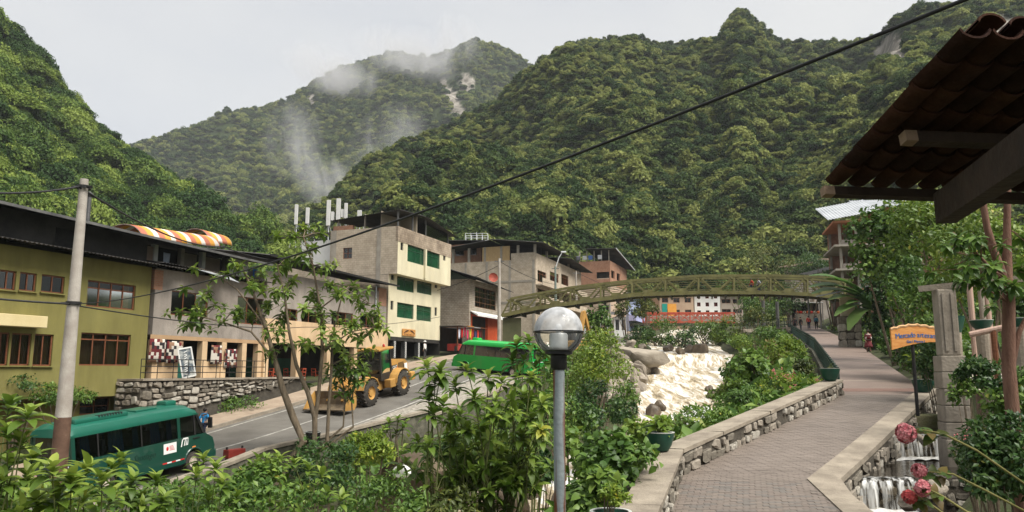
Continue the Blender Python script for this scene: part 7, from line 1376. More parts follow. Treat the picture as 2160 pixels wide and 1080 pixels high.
for (nm, lb, Yw, xa, xb, zt3, zb3, edge) in (('lower_weir', 'lower stone weir with a thin sheet of falling water', 18.6, P(1790, 1000, 18.6).x, P(1930, 1000, 18.6).x, zm, zlw, (7.0, 12.9)), ('upper_weir', 'upper stone weir with water falling into the dark pool', 23.0, P(1880, 918, 23).x, P(1986, 918, 23).x, zu, zm, (9.9, 14.2))):
    t = thing(nm, lb, 'weir', (0, Yw, 0)); a = MB(); a.box(xa, xb, 0.06, 0.3, zb3 - 0.4, zt3 - 0.03); a.box(edge[0], xa, 0.0, 0.5, zb3 - 0.4, zt3 + 0.06); a.box(xb, edge[1], 0.0, 0.5, zb3 - 0.4, zt3 + 0.02); a.build('masonry', M_mortar, t)
    stone_face(t, (edge[0], -0.02), (xa, -0.02), lambda q: zb3, lambda q: zt3 + 0.02, Vector((0, -1, 0)), 0.3, 0.25, 0.12, 15); stone_face(t, (xb, -0.02), (edge[1], -0.02), lambda q: zb3, lambda q: zt3 - 0.02, Vector((0, -1, 0)), 0.3, 0.25, 0.12, 16); stone_face(t, (xa, 0.07), (xb, 0.07), lambda q: zb3, lambda q: zt3 - 0.1, Vector((0, -1, 0)), 0.35, 0.25, 0.08, 17)
    a = MB(); a.box(edge[0] - 0.05, xa + 0.02, -0.12, 0.55, zt3 + 0.062, zt3 + 0.14); a.build('coping', M_wconc, t)
    a = MB(); nn = 26; 
    for i in range(nn):
        x0, x1 = lerp(xa + 0.02, xb - 0.02, i / nn), lerp(xa + 0.02, xb - 0.02, (i + 1) / nn); f = lambda x: 0.035 * math.sin(x * 17) + 0.02 * math.sin(x * 41)
        pr = [(0.25, zt3 + 0.012), (0.03, zt3 + 0.008), (-0.07, zt3 - 0.06), (-0.13, zt3 - 0.25), (-0.17, zb3 - 0.02)]
        for j in range(4): a.quad((x0, pr[j][0] + f(x0) * j / 4, pr[j][1]), (x1, pr[j][0] + f(x1) * j / 4, pr[j][1]), (x1, pr[j + 1][0] + f(x1) * (j + 1) / 4, pr[j + 1][1]), (x0, pr[j + 1][0] + f(x0) * (j + 1) / 4, pr[j + 1][1]))
    a.build('water_sheet', M_fall, t, smooth=True)
t = thing('channel_ledge', 'mossy stone ledge crossing the channel above the upper weir', 'ledge', (12.6, 26.2, 0), R(8)); a = MB(); a.bev(-2.2, 1.8, -0.5, 1.2, zu - 0.6, zu + 0.42, 0.05); a.build('slab', mat('mossy_ledge', (0.2, 0.18, 0.12), (0.13, 0.14, 0.05), 2, 0.95, bump=0.5), t)
for (px, py, Y, r, lb) in ((1808, 1072, 17.4, 0.24, 'pointed mossy stone at the foot of the lower weir'), (1912, 1062, 17.4, 0.24, 'squared stone below the lower weir beside the flowers'), (1975, 1030, 18.0, 0.34, 'dark stone right of the lower weir'), (1945, 928, 22.4, 0.2, 'flat pale stone on the upper weir')): p = P(px, py, Y); o = boulder(p.x, p.y, p.z, r, lb, None, False, 'channel_stone')
# red roadside block and blue sandbag near the bus
p = P(508, 950, 37.5); t = thing('roadside_barrier', 'dark red steel barrier box at the road edge beside the bus', 'barrier', (p.x - 0.3, p.y, road_z(37.5)), R(60)); a = MB(); a.bev(-0.5, 0.5, -0.2, 0.2, 0.1, 0.5, 0.03); a.build('box', mat('dark_red_paint', (0.16, 0.02, 0.015), (0.2, 0.03, 0.02), 3, 0.5), t); a = MB(); a.bar((-0.45, 0, 0), (-0.45, 0, 0.62), 0.07); a.bar((0.45, 0, 0), (0.45, 0, 0.62), 0.07); a.build('legs', M_blackmetal, t)
p = P(660, 925, 38.6); t = thing('road_pot', 'black drum standing at the road edge behind the leaning tree', 'drum', (p.x, p.y, p.z - 0.3)); a = MB(); a.lathe([(0.001, 0), (0.3, 0), (0.36, 0.55), (0.37, 0.6), (0.32, 0.6), (0.3, 0.5)], 20); a.build('drum', M_blackmetal, t); a = MB(); a.lathe([(0.375, 0.6), (0.375, 0.63), (0.32, 0.63)], 20); a.build('rim', M_rimp, t)
# ---- path railing
rl = thing('path_railing', 'dark green iron railing with close bars along the path edge', 'railing', (0, 0, 0)); Yp = list(np.arange(29.4, 97, 1.15)); M_rail = mat('rail_green', (0.012, 0.03, 0.024), (0.02, 0.045, 0.035), 3, 0.5)
rp = lambda Y, h_: Vector((path_l(Y) - 0.1, Y, path_z(Y) + h_))
for h_ in (0.12, 0.78, 0.95):
    a = MB()
    for i in range(len(Yp) - 1): a.bar(rp(Yp[i], h_), rp(Yp[i + 1], h_), 0.05, 0.05)
    a.build('rail', M_rail, rl)
for Y in Yp: a = MB(); a.bar(rp(Y, -0.3), rp(Y, 1.0), 0.07); a.build('post', M_rail, rl)
far_ = MB()
for Y in np.arange(29.5, 92, 0.36):
    if Y < 62: a = MB(); a.bar(rp(Y, 0.12), rp(Y + 0.14, 0.78), 0.03); a.build('bar', M_rail, rl)
    else: far_.bar(rp(Y, 0.12), rp(Y + 0.14, 0.78), 0.03)
tag(far_.build('far_bars', M_rail, rl), kind='stuff')
t = thing('path_edge_wall', 'retaining wall below the iron railing of the path', 'wall', (0, 0, 0)); a = MB()
for i in range(len(Yp) - 1): p, q = rp(Yp[i], 0), rp(Yp[i + 1], 0); a.add([(p.x + 0.15, p.y, p.z + 0.01), (p.x - 0.2, p.y, p.z + 0.01), (p.x - 0.4, p.y, p.z - 2.2), (q.x + 0.15, q.y, q.z + 0.01), (q.x - 0.2, q.y, q.z + 0.01), (q.x - 0.4, q.y, q.z - 2.2)], [(0, 3, 4, 1), (1, 4, 5, 2)])
a.build('wall_body', MATS['mossy_wall'], t)
# slatted fence panel under the bridge end (viewing deck)
a_, b_ = P(1562, 694, 86), P(1668, 690, 91); t = thing('deck_railing', 'dark railing of the viewing deck under the footbridge', 'railing', tuple(a_)); d = b_ - a_
for h_ in (0.3, 0.65, 1.0): a = MB(); a.bar((0, 0, h_), d + Vector((0, 0, h_)), 0.06); a.build('rail', M_rail, t)
for k in range(9): a = MB(); a.bar(d * (k / 8), d * (k / 8) + Vector((0, 0, 1.0)), 0.06); a.build('post', M_rail, t)
a = MB(); a.add([(0, 0, -0.02), tuple(d), tuple(d + Vector((0.6, 2, 0))), (0.6, 3, 0), (0, 0, -0.4), tuple(d - Vector((0, 0, 0.4)))], [(0, 1, 2, 3), (0, 4, 5, 1)]); a.build('deck_slab', M_wconc, t)
# ================================================================ TILED ROOF OVERHEAD
A_ = P(2026, 92, 5.0); B_ = P(1742, 402, 7.25)
rt = thing('tiled_roof', 'clay tiled roof corner seen from below with wooden beams', 'roof', tuple(A_)); sl = B_ - A_; ex_ = Vector((1, 0.06, -0.02)).normalized(); ey = (sl - ex_ * 0).normalized(); ez = ex_.cross(ey).normalized()
if ez.z < 0: ez = -ez
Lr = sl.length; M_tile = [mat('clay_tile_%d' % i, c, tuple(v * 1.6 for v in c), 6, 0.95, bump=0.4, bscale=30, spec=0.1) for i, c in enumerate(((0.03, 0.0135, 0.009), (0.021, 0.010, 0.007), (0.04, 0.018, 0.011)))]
def tile_mesh(i, r, ln, up):
    vs = []; fs = []; n = 7
    for (y, k) in ((0, 1.0), (ln, 0.86)):
        for j in range(n + 1): q = math.pi * (0.06 + 0.88 * j / n); vs.append((r * k * math.cos(q), y, (r * k * math.sin(q) * 0.75) * (1 if up else -1)))
        for j in range(n + 1): q = math.pi * (0.06 + 0.88 * j / n); vs.append((r * k * math.cos(q) * 0.9, y, (r * k * math.sin(q) * 0.75 - 0.016) * (1 if up else -1)))
    m = n + 1
    for j in range(n): fs += [(j, j + 1, 2 * m + j + 1, 2 * m + j), (m + j, 3 * m + j, 3 * m + j + 1, m + j + 1), (j, m + j, m + j + 1, j + 1), (2 * m + j, 2 * m + j + 1, 3 * m + j + 1, 3 * m + j)]
    me = bpy.data.meshes.new('tile'); me.from_pydata(vs, [], fs); me.materials.append(M_tile[i]); me.polygons.foreach_set('use_smooth', [True] * len(me.polygons)); me.set_sharp_from_angle(angle=R(40)); return me
pit = 0.235; expo = Lr / 7.0
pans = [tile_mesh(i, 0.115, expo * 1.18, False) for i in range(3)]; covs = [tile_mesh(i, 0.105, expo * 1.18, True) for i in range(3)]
Rm = Matrix((ex_, ey, ez)).transposed(); rng = random.Random(9); ncol = 20
for c_ in range(ncol):
    for r_ in range(7):
        for cov in (0, 1):
            if cov and c_ == ncol - 1: continue
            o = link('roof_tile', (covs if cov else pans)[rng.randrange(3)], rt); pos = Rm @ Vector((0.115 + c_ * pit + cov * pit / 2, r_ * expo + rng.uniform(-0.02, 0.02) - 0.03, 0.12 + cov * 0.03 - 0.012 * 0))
            tilt = 0.045; o.matrix_local = Matrix.Translation(pos) @ Rm.to_4x4() @ Matrix.Rotation(tilt + rng.uniform(-0.01, 0.01), 4, 'X') @ Matrix.Rotation(rng.uniform(-0.03, 0.03), 4, 'Z')
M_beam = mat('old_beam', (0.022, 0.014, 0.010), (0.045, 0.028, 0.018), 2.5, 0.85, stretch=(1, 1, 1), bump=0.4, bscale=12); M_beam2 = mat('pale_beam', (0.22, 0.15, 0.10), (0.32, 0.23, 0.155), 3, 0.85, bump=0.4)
def rl_(x, y, z): return Rm @ Vector((x, y, z))
for (y, x0, w_) in ((Lr * 0.985, -0.04, 0.09), (Lr * 0.53, 0.22, 0.10)):
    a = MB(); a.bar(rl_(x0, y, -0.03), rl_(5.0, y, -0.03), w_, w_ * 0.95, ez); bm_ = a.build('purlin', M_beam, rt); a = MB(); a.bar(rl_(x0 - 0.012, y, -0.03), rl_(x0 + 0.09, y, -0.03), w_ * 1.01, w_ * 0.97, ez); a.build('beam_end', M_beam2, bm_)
q0, q1 = P(1992, 440, 6.7) - A_, P(2300, 225, 4.2) - A_; a = MB(); a.bar(q0, q1 + (q1 - q0) * 0.8, 0.16, 0.27); a.build('rafter', M_beam, rt)
for (x, y) in ((4.6, Lr * 0.95), (4.6, 0.1)): p = rl_(x, y, -0.1); a = MB(); a.bar(p, Vector((p.x, p.y, -4.6 - A_.z + 1.0)), 0.16); a.build('post', M_beam, rt)
# ================================================================ PLANTS
LM = dict(
    light=mat_leaf('light_leaf', (0.06, 0.115, 0.014), (0.14, 0.22, 0.03), (0.29, 0.36, 0.065), wscale=0.6, trans=0.35),
    mid=mat_leaf('mid_leaf', (0.036, 0.085, 0.012), (0.09, 0.17, 0.026), (0.20, 0.29, 0.05), wscale=0.5),
    dark=mat_leaf('dark_leaf', (0.014, 0.042, 0.010), (0.038, 0.088, 0.02), (0.10, 0.17, 0.04), wscale=0.5, rough=0.4),
    lime=mat_leaf('lime_leaf', (0.06, 0.11, 0.010), (0.15, 0.23, 0.022), (0.30, 0.36, 0.045), wscale=0.7, trans=0.35),
    olive=mat_leaf('olive_leaf', (0.03, 0.05, 0.010), (0.085, 0.11, 0.022), (0.19, 0.20, 0.05), wscale=0.5),
    dry=mat_leaf('dry_leaf', (0.10, 0.07, 0.02), (0.20, 0.14, 0.045), (0.30, 0.24, 0.07), wscale=1.0))
M_bark = mat('bark', (0.10, 0.075, 0.05), (0.20, 0.155, 0.105), 3, 0.9, bump=0.6, bscale=14, stretch=(3, 3, 0.6)); M_bark_r = mat('red_bark', (0.12, 0.06, 0.04), (0.2, 0.11, 0.075), 4, 0.85, bump=0.4, stretch=(3, 3, 0.6)); M_stem = mat('green_stem', (0.08, 0.10, 0.03), (0.14, 0.15, 0.05), 4, 0.8)
def leaf_template(seg, wfun, droop, fold):
    V = []; Fq = []
    for i in range(seg + 1):
        t = i / seg; w = wfun(t); x = math.sin(t * droop) / max(droop, 1e-3); z = -(1 - math.cos(t * droop)) / max(droop, 1e-3)
        V += [(x, -w, z + fold * w), (x, 0, z), (x, w, z + fold * w)]
    for i in range(seg):
        b = i * 3; Fq += [(b, b + 1, b + 4, b + 3), (b + 1, b + 2, b + 5, b + 4)]
    return np.array(V), np.array(Fq)
TL = dict(lance=leaf_template(4, lambda t: 0.2 * math.sin(math.pi * min(1, t ** 0.85 * 0.97 + 0.03)) ** 0.8 + 0.004, 0.9, 0.35),
          broad=leaf_template(3, lambda t: 0.36 * math.sin(math.pi * min(1, t ** 0.6 * 0.98 + 0.02)) ** 0.8 + 0.004, 0.7, 0.2),
          small=leaf_template(1, lambda t: 0.22 if t < 0.5 else 0.16, 0.3, 0.3),
          oval=leaf_template(2, lambda t: (0.05, 0.27, 0.02)[min(2, int(t * 2 + 0.01))], 0.6, 0.3),
          banana=leaf_template(9, lambda t: 0.15 * min(1, t * 6) * (1 - max(0, t - 0.75) * 3.2) + 0.003, 1.3, 0.25))
def frames(dirs, ups):                                        # arrays of 3x3: x along dirs, z near ups
    d = dirs / (np.linalg.norm(dirs, axis=1)[:, None] + 1e-9); y = np.cross(ups, d); y /= np.linalg.norm(y, axis=1)[:, None] + 1e-9; z = np.cross(d, y); return np.stack([d, y, z], 2)
def leaves_mesh(name, pos, Rm_, size, tpl, m, var, smooth=False):
    V, Fq = TL[tpl]; n = len(pos); W_ = np.einsum('nij,kj->nki', Rm_, V) * np.asarray(size)[:, None, None] + pos[:, None, :]
    Fa = (Fq[None] + (np.arange(n) * len(V))[:, None, None]).reshape(-1, 4)
    return np_mesh(name, W_.reshape(-1, 3), Fa, m, smooth, np.repeat(var, len(V)))
def rnd_dirs(n, rng): d = rng.normal(0, 1, (n, 3)); return d / np.linalg.norm(d, axis=1)[:, None]
def clump_leaves(rng, rx, ry, rz, n, leaf, lobes, low=-0.35, droop=0.3):
    """leaf places for a bush: uneven lobes on an ellipsoid, leaves facing out and up"""
    L_ = rnd_dirs(lobes, rng); L_[:, 2] = np.where(L_[:, 2] < low, -L_[:, 2], L_[:, 2]); k = rng.uniform(0.45, 0.95, (lobes, 1)); C = L_ * k * np.array([rx, ry, rz]); lr = rng.uniform(0.22, 0.48, lobes) * min(1, 1.0)
    which = rng.integers(0, lobes, n); d = rnd_dirs(n, rng); d[:, 2] = np.where(d[:, 2] < -0.75, -d[:, 2], d[:, 2])
    pos = C[which] + d * (lr[which] * rng.uniform(0.55, 1.1, n))[:, None] * np.array([rx, ry, rz])
    out = d * 0.7 + L_[which] * 0.5 + np.array([0, 0, 0.25]); up = out + rng.normal(0, 0.35, (n, 3)) + np.array([0, 0, 0.5])
    tang = rnd_dirs(n, rng) + out * 0.55 - np.array([0, 0, droop]); lv = rng.uniform(0, 1, lobes)[which]
    var = np.clip(0.45 * lv + 0.55 * rng.random(n) + (rng.random(n) < 0.03) * 0.6, 0, 1.3)
    return pos, frames(tang, up), leaf * rng.uniform(0.6, 1.3, n), var
def ground_np(x, y): return float(heights([(x, y)])[0])
NB = [0]
def bush(px, py, Y, rpx, rpy, leafcm, n, mt, label, name='bush', tpl='oval', cat='bush', group=None, lobes=14, depth=1.0, stem=True, flowers=None, low=-0.75, base=None, cap=0):
    NB[0] += 1; rng = np.random.default_rng(500 + NB[0]); c = P(px, py, Y); rx = rpx / F * Y; rz = rpy / F * Y; ry = rx * depth
    zg_ = min(c.z - rz * 0.6, ground_np(c.x, c.y)) if base is None else base
    t = thing(name, label, cat, (c.x, c.y, zg_), 0, group); dz = c.z - zg_
    pos, Rm_, sz, var = clump_leaves(rng, rx, ry, rz, n, leafcm / 100.0, lobes, low)
    pos[:, 2] += dz
    part_leaves(t, pos, Rm_, sz, var, tpl, mt, cap, c) if cap else tag(link('foliage', leaves_mesh('foliage', pos, Rm_, sz, tpl, LM[mt], var), t), kind='stuff')
    if stem:
        a = MB(); r0 = max(0.02, min(0.09, rx * 0.05)); pr = random.Random(NB[0])
        for k in range(6):
            q = Vector(pos[pr.randrange(len(pos))]) * 0.9; q.z = max(q.z, dz * 0.5); b = Vector((pr.uniform(-0.15, 0.15) * rx, pr.uniform(-0.15, 0.15) * rx, -0.3)); m_ = b.lerp(q, 0.5) + Vector((pr.uniform(-0.1, 0.1) * rx, 0, 0.1 * rz)); a.tube([b, m_, q], [r0, r0 * 0.7, r0 * 0.25], 6)
        a.build('stem', M_bark, t)
    if flowers:
        col, k, r = flowers; a = MB(); pr = random.Random(NB[0] + 9); idx_ = np.argsort(-(pos[:, 2] - pos[:, 1] * 0.6 + rng.random(len(pos)) * rz))[:k * 3:3]
        for i in idx_:
            q = Vector(pos[i]) + Vector((0, -0.03, 0.05))
            for _ in range(5): a.sphere(q + Vector((pr.gauss(0, r), pr.gauss(0, r), pr.gauss(0, r))), r * 0.6, 6, 4)
        tag(a.build('flowers', mat('petals_%s' % col[0], col[1], tuple(v * 1.25 for v in col[1]), 9, 0.7), t), kind='stuff')
    return t
def part_leaves(t, pos, Rm_, sz, var, tpl, mt, cap, eye=None):
    """the leaves that show largest as single parts sharing four meshes, the others joined"""
    key = (tpl, mt)
    if key not in LEAFMESH:
        V, Fq = TL[tpl]; LEAFMESH[key] = [np_mesh('leaf', V, Fq, LM[mt], True, np.full(len(V), v)) for v in (0.12, 0.38, 0.62, 0.9)]
    # those nearest to the front of the plant and largest
    sc = -pos[:, 1] + 0.6 * pos[:, 2] + sz * 2; order = np.argsort(-sc); first, rest = order[:cap], order[cap:]
    for i in first:
        o = bpy.data.objects.new('leaf', LEAFMESH[key][min(3, int(var[i] * 4))]); COL.objects.link(o); o.parent = t
        M4 = Matrix(Rm_[i].tolist()).to_4x4(); o.matrix_basis = Matrix.Translation(pos[i].tolist()) @ M4 @ Matrix.Scale(float(sz[i]), 4)
    if len(rest): tag(link('foliage', leaves_mesh('foliage', pos[rest], Rm_[rest], sz[rest], tpl, LM[mt], var[rest], True), t), kind='stuff')
LEAFMESH = {}
def whorl(rng, c, up, n, leaf, spread=(0.1, 1.15), droop=0.0):
    """leaves set round a shoot tip"""
    up = np.asarray(up, float); up /= np.linalg.norm(up); a = np.cross(up, [0.3, 0.9, 0.1]); a /= np.linalg.norm(a); b = np.cross(up, a)
    k = np.arange(n); az = k * 2.4 + rng.uniform(0, 6.28); el = np.pi / 2 - (spread[0] + (spread[1] - spread[0]) * (1 - k / n) ** 0.8) * 1.25 + rng.normal(0, 0.12, n)
    d = (np.cos(az)[:, None] * a + np.sin(az)[:, None] * b) * np.cos(el)[:, None] + up * np.sin(el)[:, None]; d[:, 2] -= droop
    pos = np.asarray(c)[None] - up[None] * (0.35 * leaf * (1 - k / n))[:, None]
    return pos, frames(d, np.tile(up + np.array([0, 0, 0.6]), (n, 1))), leaf * rng.uniform(0.7, 1.15, n) * (0.75 + 0.35 * (1 - k / n)), np.clip(0.25 + 0.6 * k / n + rng.normal(0, 0.17, n), 0, 1)
def whorl_plant(name, label, tips, base, leaf, nl, mt, cap, seed, stem_r=0.02, cat='shrub', group=None, tpl='lance', droop=0.0, stem_m=None, extra=1, spread=(0.1, 1.15), trunk=None):
    """shrub of bare shoots ending in rosettes; tips and base in world coordinates"""
    rng = np.random.default_rng(seed); pr = random.Random(seed); base = Vector(base); t = thing(name, label, cat, tuple(base), 0, group); L_ = []
    a = MB()
    if trunk:
        for tr, rad in trunk: a.tube([Vector(q) - base for q in tr], rad, 10)
        nodes_ = [Vector(q) - base for tr, _ in trunk for q in tr[1:]]
    for tp in tips:
        tp = Vector(tp) - base
        st = Vector((pr.uniform(-0.08, 0.08), pr.uniform(-0.08, 0.08), -0.2)) if not trunk else min(nodes_, key=lambda q: (q - tp).length + max(0, q.z - tp.z) * 2)
        mid = st.lerp(tp, 0.5) + Vector((pr.gauss(0, 0.06), pr.gauss(0, 0.06), 0.04)) * (tp - st).length; a.tube([st, mid, tp], [stem_r, stem_r * 0.75, stem_r * 0.4], 6); up = (tp - mid).normalized() * 0.7 + Vector((0, 0, 0.7))
        L_.append(whorl(rng, tp, up, nl, leaf, spread, droop))
        for e_ in range(extra):
            q = st.lerp(tp, pr.uniform(0.55, 0.9)) + Vector((pr.gauss(0, 1), pr.gauss(0, 1), pr.gauss(0, 0.5))) * leaf * 0.9; a.tube([mid, q], [stem_r * 0.5, stem_r * 0.3], 5); L_.append(whorl(rng, q, (pr.gauss(0, 0.5), pr.gauss(0, 0.5), 1), max(5, nl - 3), leaf * 0.85, spread, droop))
    a.build('stem' if not trunk else 'trunk', stem_m or M_stem, t, smooth='auto')
    pos, Rm_, sz, var = (np.concatenate([q[i] for q in L_]) for i in range(4)); part_leaves(t, pos, Rm_, sz, var, tpl, mt, cap); return t
# ---- bottom left: shoots with long glossy leaves on the near bank
PR = random.Random(42)
def tips_px(lst, Y0, jit=0.5): return [P(x, y, Y0 + PR.uniform(-jit, jit)) for x, y in lst]
def gpt(px, Y, dz=0.0): x = P(px, 900, Y).x; return (x, Y, ground_np(x, Y) - 0.1 + dz)
whorl_plant('glossy_shrub', 'tall light green shrub with long leaves at the far lower left edge', tips_px([(20, 850), (60, 870), (15, 905), (45, 930), (70, 960), (20, 975), (-30, 890), (5, 1010), (60, 1000)], 9.5), gpt(10, 9.5), 0.31, 14, 'light', 190, 1, 0.016, group=None, extra=3)
whorl_plant('glossy_shrub', 'light green shrub with long leaves in front of the concrete pole foot', tips_px([(110, 985), (150, 1010), (185, 985), (215, 1010), (120, 1045), (175, 1050), (235, 1045), (75, 1050)], 9.0), gpt(150, 9), 0.30, 14, 'light', 170, 2, 0.015, extra=3)
whorl_plant('glossy_shrub', 'light green shoot with upright leaf rosettes against the bus side', tips_px([(235, 985), (255, 965), (280, 1010), (300, 1045), (330, 1010), (345, 1050), (270, 1050)], 10.5), gpt(280, 10.5), 0.28, 13, 'light', 130, 3, 0.015, extra=2)
whorl_plant('glossy_shrub', 'light green shrub growing before the low wall below the bus wheel', tips_px([(430, 965), (455, 985), (415, 1000), (470, 1015), (385, 1040), (440, 1050), (500, 1045), (350, 1075)], 11.5), gpt(430, 11.5), 0.27, 13, 'light', 140, 4, 0.015, extra=2)
for k, (px, py, Y, lb) in enumerate(((60, 1075, 10.5, 'dark leafy undergrowth below the tall light green shrub'), (330, 1085, 12.5, 'dark leafy undergrowth below the bus'), (520, 1060, 15, 'dark undergrowth beside the mossy road wall'))): bush(px, py, Y, 150, 50, 13, 1500, 'mid', lb, tpl='oval', lobes=16, cat='bush')
whorl_plant('pale_shrub', 'pale green shrub with rosettes hanging over the mossy wall', tips_px([(545, 970), (565, 985), (590, 965), (620, 975), (560, 1010), (600, 1015), (650, 985), (680, 1000), (640, 1035), (690, 1040), (720, 1050)], 22, 1.0), gpt(610, 22), 0.5, 10, 'light', 160, 5, 0.025, extra=1)
bush(540, 1020, 21, 60, 50, 18, 900, 'mid', 'hanging green creeper on the mossy wall below the road', name='creeper', lobes=12)
bush(690, 985, 27, 75, 55, 16, 1900, 'dark', 'dense dark green bush at the foot of the leaning tree', lobes=18)
bush(775, 965, 29, 62, 50, 13, 3600, 'lime', 'bright yellow green feathery bush hanging over the bank', tpl='small', lobes=26, low=-0.1)
bush(800, 1050, 26, 80, 45, 16, 1500, 'mid', 'leafy undergrowth below the feathery bush', lobes=14)
bush(880, 1070, 22, 60, 40, 17, 800, 'mid', 'low leafy plants beside the earth mound', lobes=12)
whorl_plant('sapling', 'small sapling with a round head of leaves before the cobbled shoulder', tips_px([(820, 890), (840, 880), (850, 900), (815, 905), (835, 910)], 30, 0.3), tuple(P(838, 975, 30)), 0.42, 9, 'light', 80, 6, 0.035, extra=1, stem_m=M_bark)
# earth mound with a pale rag
p = P(885, 985, 31); o = link('earth_mound', rock_mesh(81, mat('earth', (0.07, 0.05, 0.033), (0.13, 0.10, 0.065), 1.5, 0.95, bump=0.9, bscale=5)), None, (p.x, p.y, p.z - 0.7), (0, 0, 0.4), (1.9, 1.8, 1.5)); tag(o, kind='structure')
p = P(852, 995, 29.2); o = link('rag', rock_mesh(82, M_white), None, (p.x, p.y, p.z), (0.4, 0, 0.3), (0.42, 0.3, 0.3)); tag(o, 'crumpled pale rag lying against the earth mound', 'rag')
# ---- whorled shrubs in the middle
whorl_plant('whorled_shrub', 'slender shoot with drooping leaf rosettes before the road bend', tips_px([(900, 770), (918, 800), (905, 835), (930, 780), (912, 870), (935, 850)], 17.5, 0.4), gpt(925, 18), 0.46, 14, 'light', 110, 11, 0.025, extra=1, droop=0.25)
whorl_plant('whorled_shrub', 'large many stemmed shrub with drooping leaf rosettes behind the lamp post', tips_px([(960, 812), (985, 777), (1000, 832), (1030, 792), (1045, 842), (970, 872), (1010, 850), (1060, 802), (1080, 852), (1105, 832), (1125, 872), (950, 880), (985, 900), (1040, 870), (1085, 870), (1120, 880), (1145, 850), (1010, 940), (1060, 930), (1100, 920), (1140, 920), (955, 930), (1150, 842), (1120, 792)], 18, 1.2), gpt(1040, 18.5), 0.40, 15, 'light', 230, 12, 0.028, extra=4, droop=0.25)
whorl_plant('whorled_shrub', 'dark leaved shrub with red flower buds at the front of the green bus', tips_px([(1090, 725), (1115, 715), (1140, 735), (1105, 755), (1130, 770), (1150, 750), (1080, 760)], 25, 0.8), gpt(1120, 25), 0.55, 14, 'mid', 90, 13, 0.035, extra=2, droop=0.2)
bush(1060, 985, 20, 85, 50, 17, 1500, 'dark', 'dark leafy undergrowth below the whorled shrub', lobes=16)
bush(985, 960, 19, 60, 40, 22, 500, 'mid', 'ferny plant with pinnate leaves at the shrub foot', tpl='lance', lobes=12)
bush(965, 1010, 18.5, 34, 20, 26, 160, 'lime', 'yellowing fern fronds below the whorled shrub', tpl='lance', lobes=6)
bush(1150, 985, 22, 40, 40, 18, 600, 'dark', 'dark bush between the lamp post and the river', lobes=10)
bush(960, 1065, 17, 60, 30, 15, 500, 'olive', 'grassy olive tuft at the bottom of the bank', tpl='lance', lobes=10)
# ---- creepers and bushes right of the lamp
bush(1280, 992, 15.0, 98, 75, 17, 1700, 'mid', 'broad leaved creeper spreading along the outside of the parapet', name='creeper', tpl='broad', lobes=22, cap=130)
bush(1245, 1045, 13.5, 55, 60, 17, 600, 'mid', 'broad leaved creeper beside the lamp post', name='creeper', tpl='broad', lobes=14, cap=60)
bush(1372, 905, 20.5, 56, 26, 16, 700, 'light', 'light green broad leaves behind the corner bowl', name='creeper', tpl='broad', lobes=14)
bush(1210, 930, 27, 55, 70, 18, 1300, 'mid', 'green bush on the bank right of the lamp post', lobes=16)
bush(1270, 870, 33, 65, 70, 17, 2200, 'dark', 'dark green bush overhanging the rapids', lobes=18)
bush(1260, 800, 42, 70, 65, 18, 3000, 'lime', 'yellow green bush on the left bank of the rapids', lobes=20)
bush(1262, 738, 56, 52, 40, 20, 2200, 'lime', 'lime green bush beside the gravel mound', lobes=20)
bush(1320, 850, 40, 35, 50, 17, 1200, 'mid', 'green bush leaning over the white water', lobes=12)
bush(1180, 800, 40, 40, 50, 19, 1200, 'mid', 'green bush right below the bright green bus', lobes=12)
bush(1215, 770, 52, 45, 40, 20, 1300, 'light', 'light bush behind the lamp pole', lobes=12)
bush(1253, 690, 78, 34, 48, 35, 900, 'mid', 'tall leafy plant standing before the pinkish house', tpl='broad', lobes=14, name='tall_plant')
bush(1320, 655, 118, 26, 32, 40, 900, 'olive', 'thin olive tree in front of the blue house', name='slender_tree', cat='tree', lobes=12)
bush(1365, 650, 112, 30, 30, 40, 900, 'olive', 'thin tree at the left end of the red bridge', name='slender_tree', cat='tree', lobes=12)
# ---- right bank between the rapids and the path
bush(1480, 905, 23.5, 75, 42, 12, 2600, 'mid', 'green bush with white flowers against the parapet', lobes=20, flowers=(('white', (0.7, 0.7, 0.66)), 16, 0.03))
bush(1570, 860, 28, 65, 38, 13, 2400, 'mid', 'green bush with slender leaves against the parapet', tpl='lance', lobes=18)
bush(1655, 825, 31, 62, 36, 12, 2400, 'lime', 'yellow green bush with pink flowers by the parapet end', lobes=18, flowers=(('pink', (0.55, 0.16, 0.17)), 22, 0.03))
bush(1590, 790, 36, 62, 58, 26, 1700, 'mid', 'large leaved dark shrub beside the weir', tpl='broad', lobes=16, cap=100)
bush(1540, 830, 33, 40, 30, 15, 1000, 'light', 'light bush at the edge of the white water', lobes=12)
bush(1690, 800, 35, 36, 36, 15, 1500, 'olive', 'olive bush below the iron railing', lobes=14)
bush(1662, 748, 46, 40, 38, 18, 1700, 'lime', 'yellow green bush under the railing bend', lobes=16)
bush(1632, 758, 50, 34, 34, 18, 1200, 'dry', 'brownish dry creeper on the bank under the railing', lobes=12)
bush(1612, 722, 62, 42, 30, 22, 1500, 'mid', 'green bush on the bank above the weir', lobes=14)
bush(1565, 725, 74, 28, 18, 22, 700, 'light', 'bright round bush right of the weir', lobes=10)
bush(1590, 690, 82, 45, 36, 26, 1500, 'olive', 'olive bush below the viewing deck', lobes=14)
for k, (px, py, Y, rx, rz, mt) in enumerate(((1395, 706, 100, 42, 32, 'mid'), (1440, 712, 99, 38, 28, 'dark'), (1490, 708, 103, 42, 30, 'mid'), (1535, 702, 100, 32, 32, 'light'), (1350, 712, 104, 28, 22, 'dark'))): bush(px, py, Y, rx, rz, 30, 1600, mt, ['green', 'dark green', 'fresh green', 'light green', 'blackish green'][k] + ' bushy tree on the bank below the red bridge', name='bank_tree', cat='tree', group='trees below the red bridge', lobes=16)
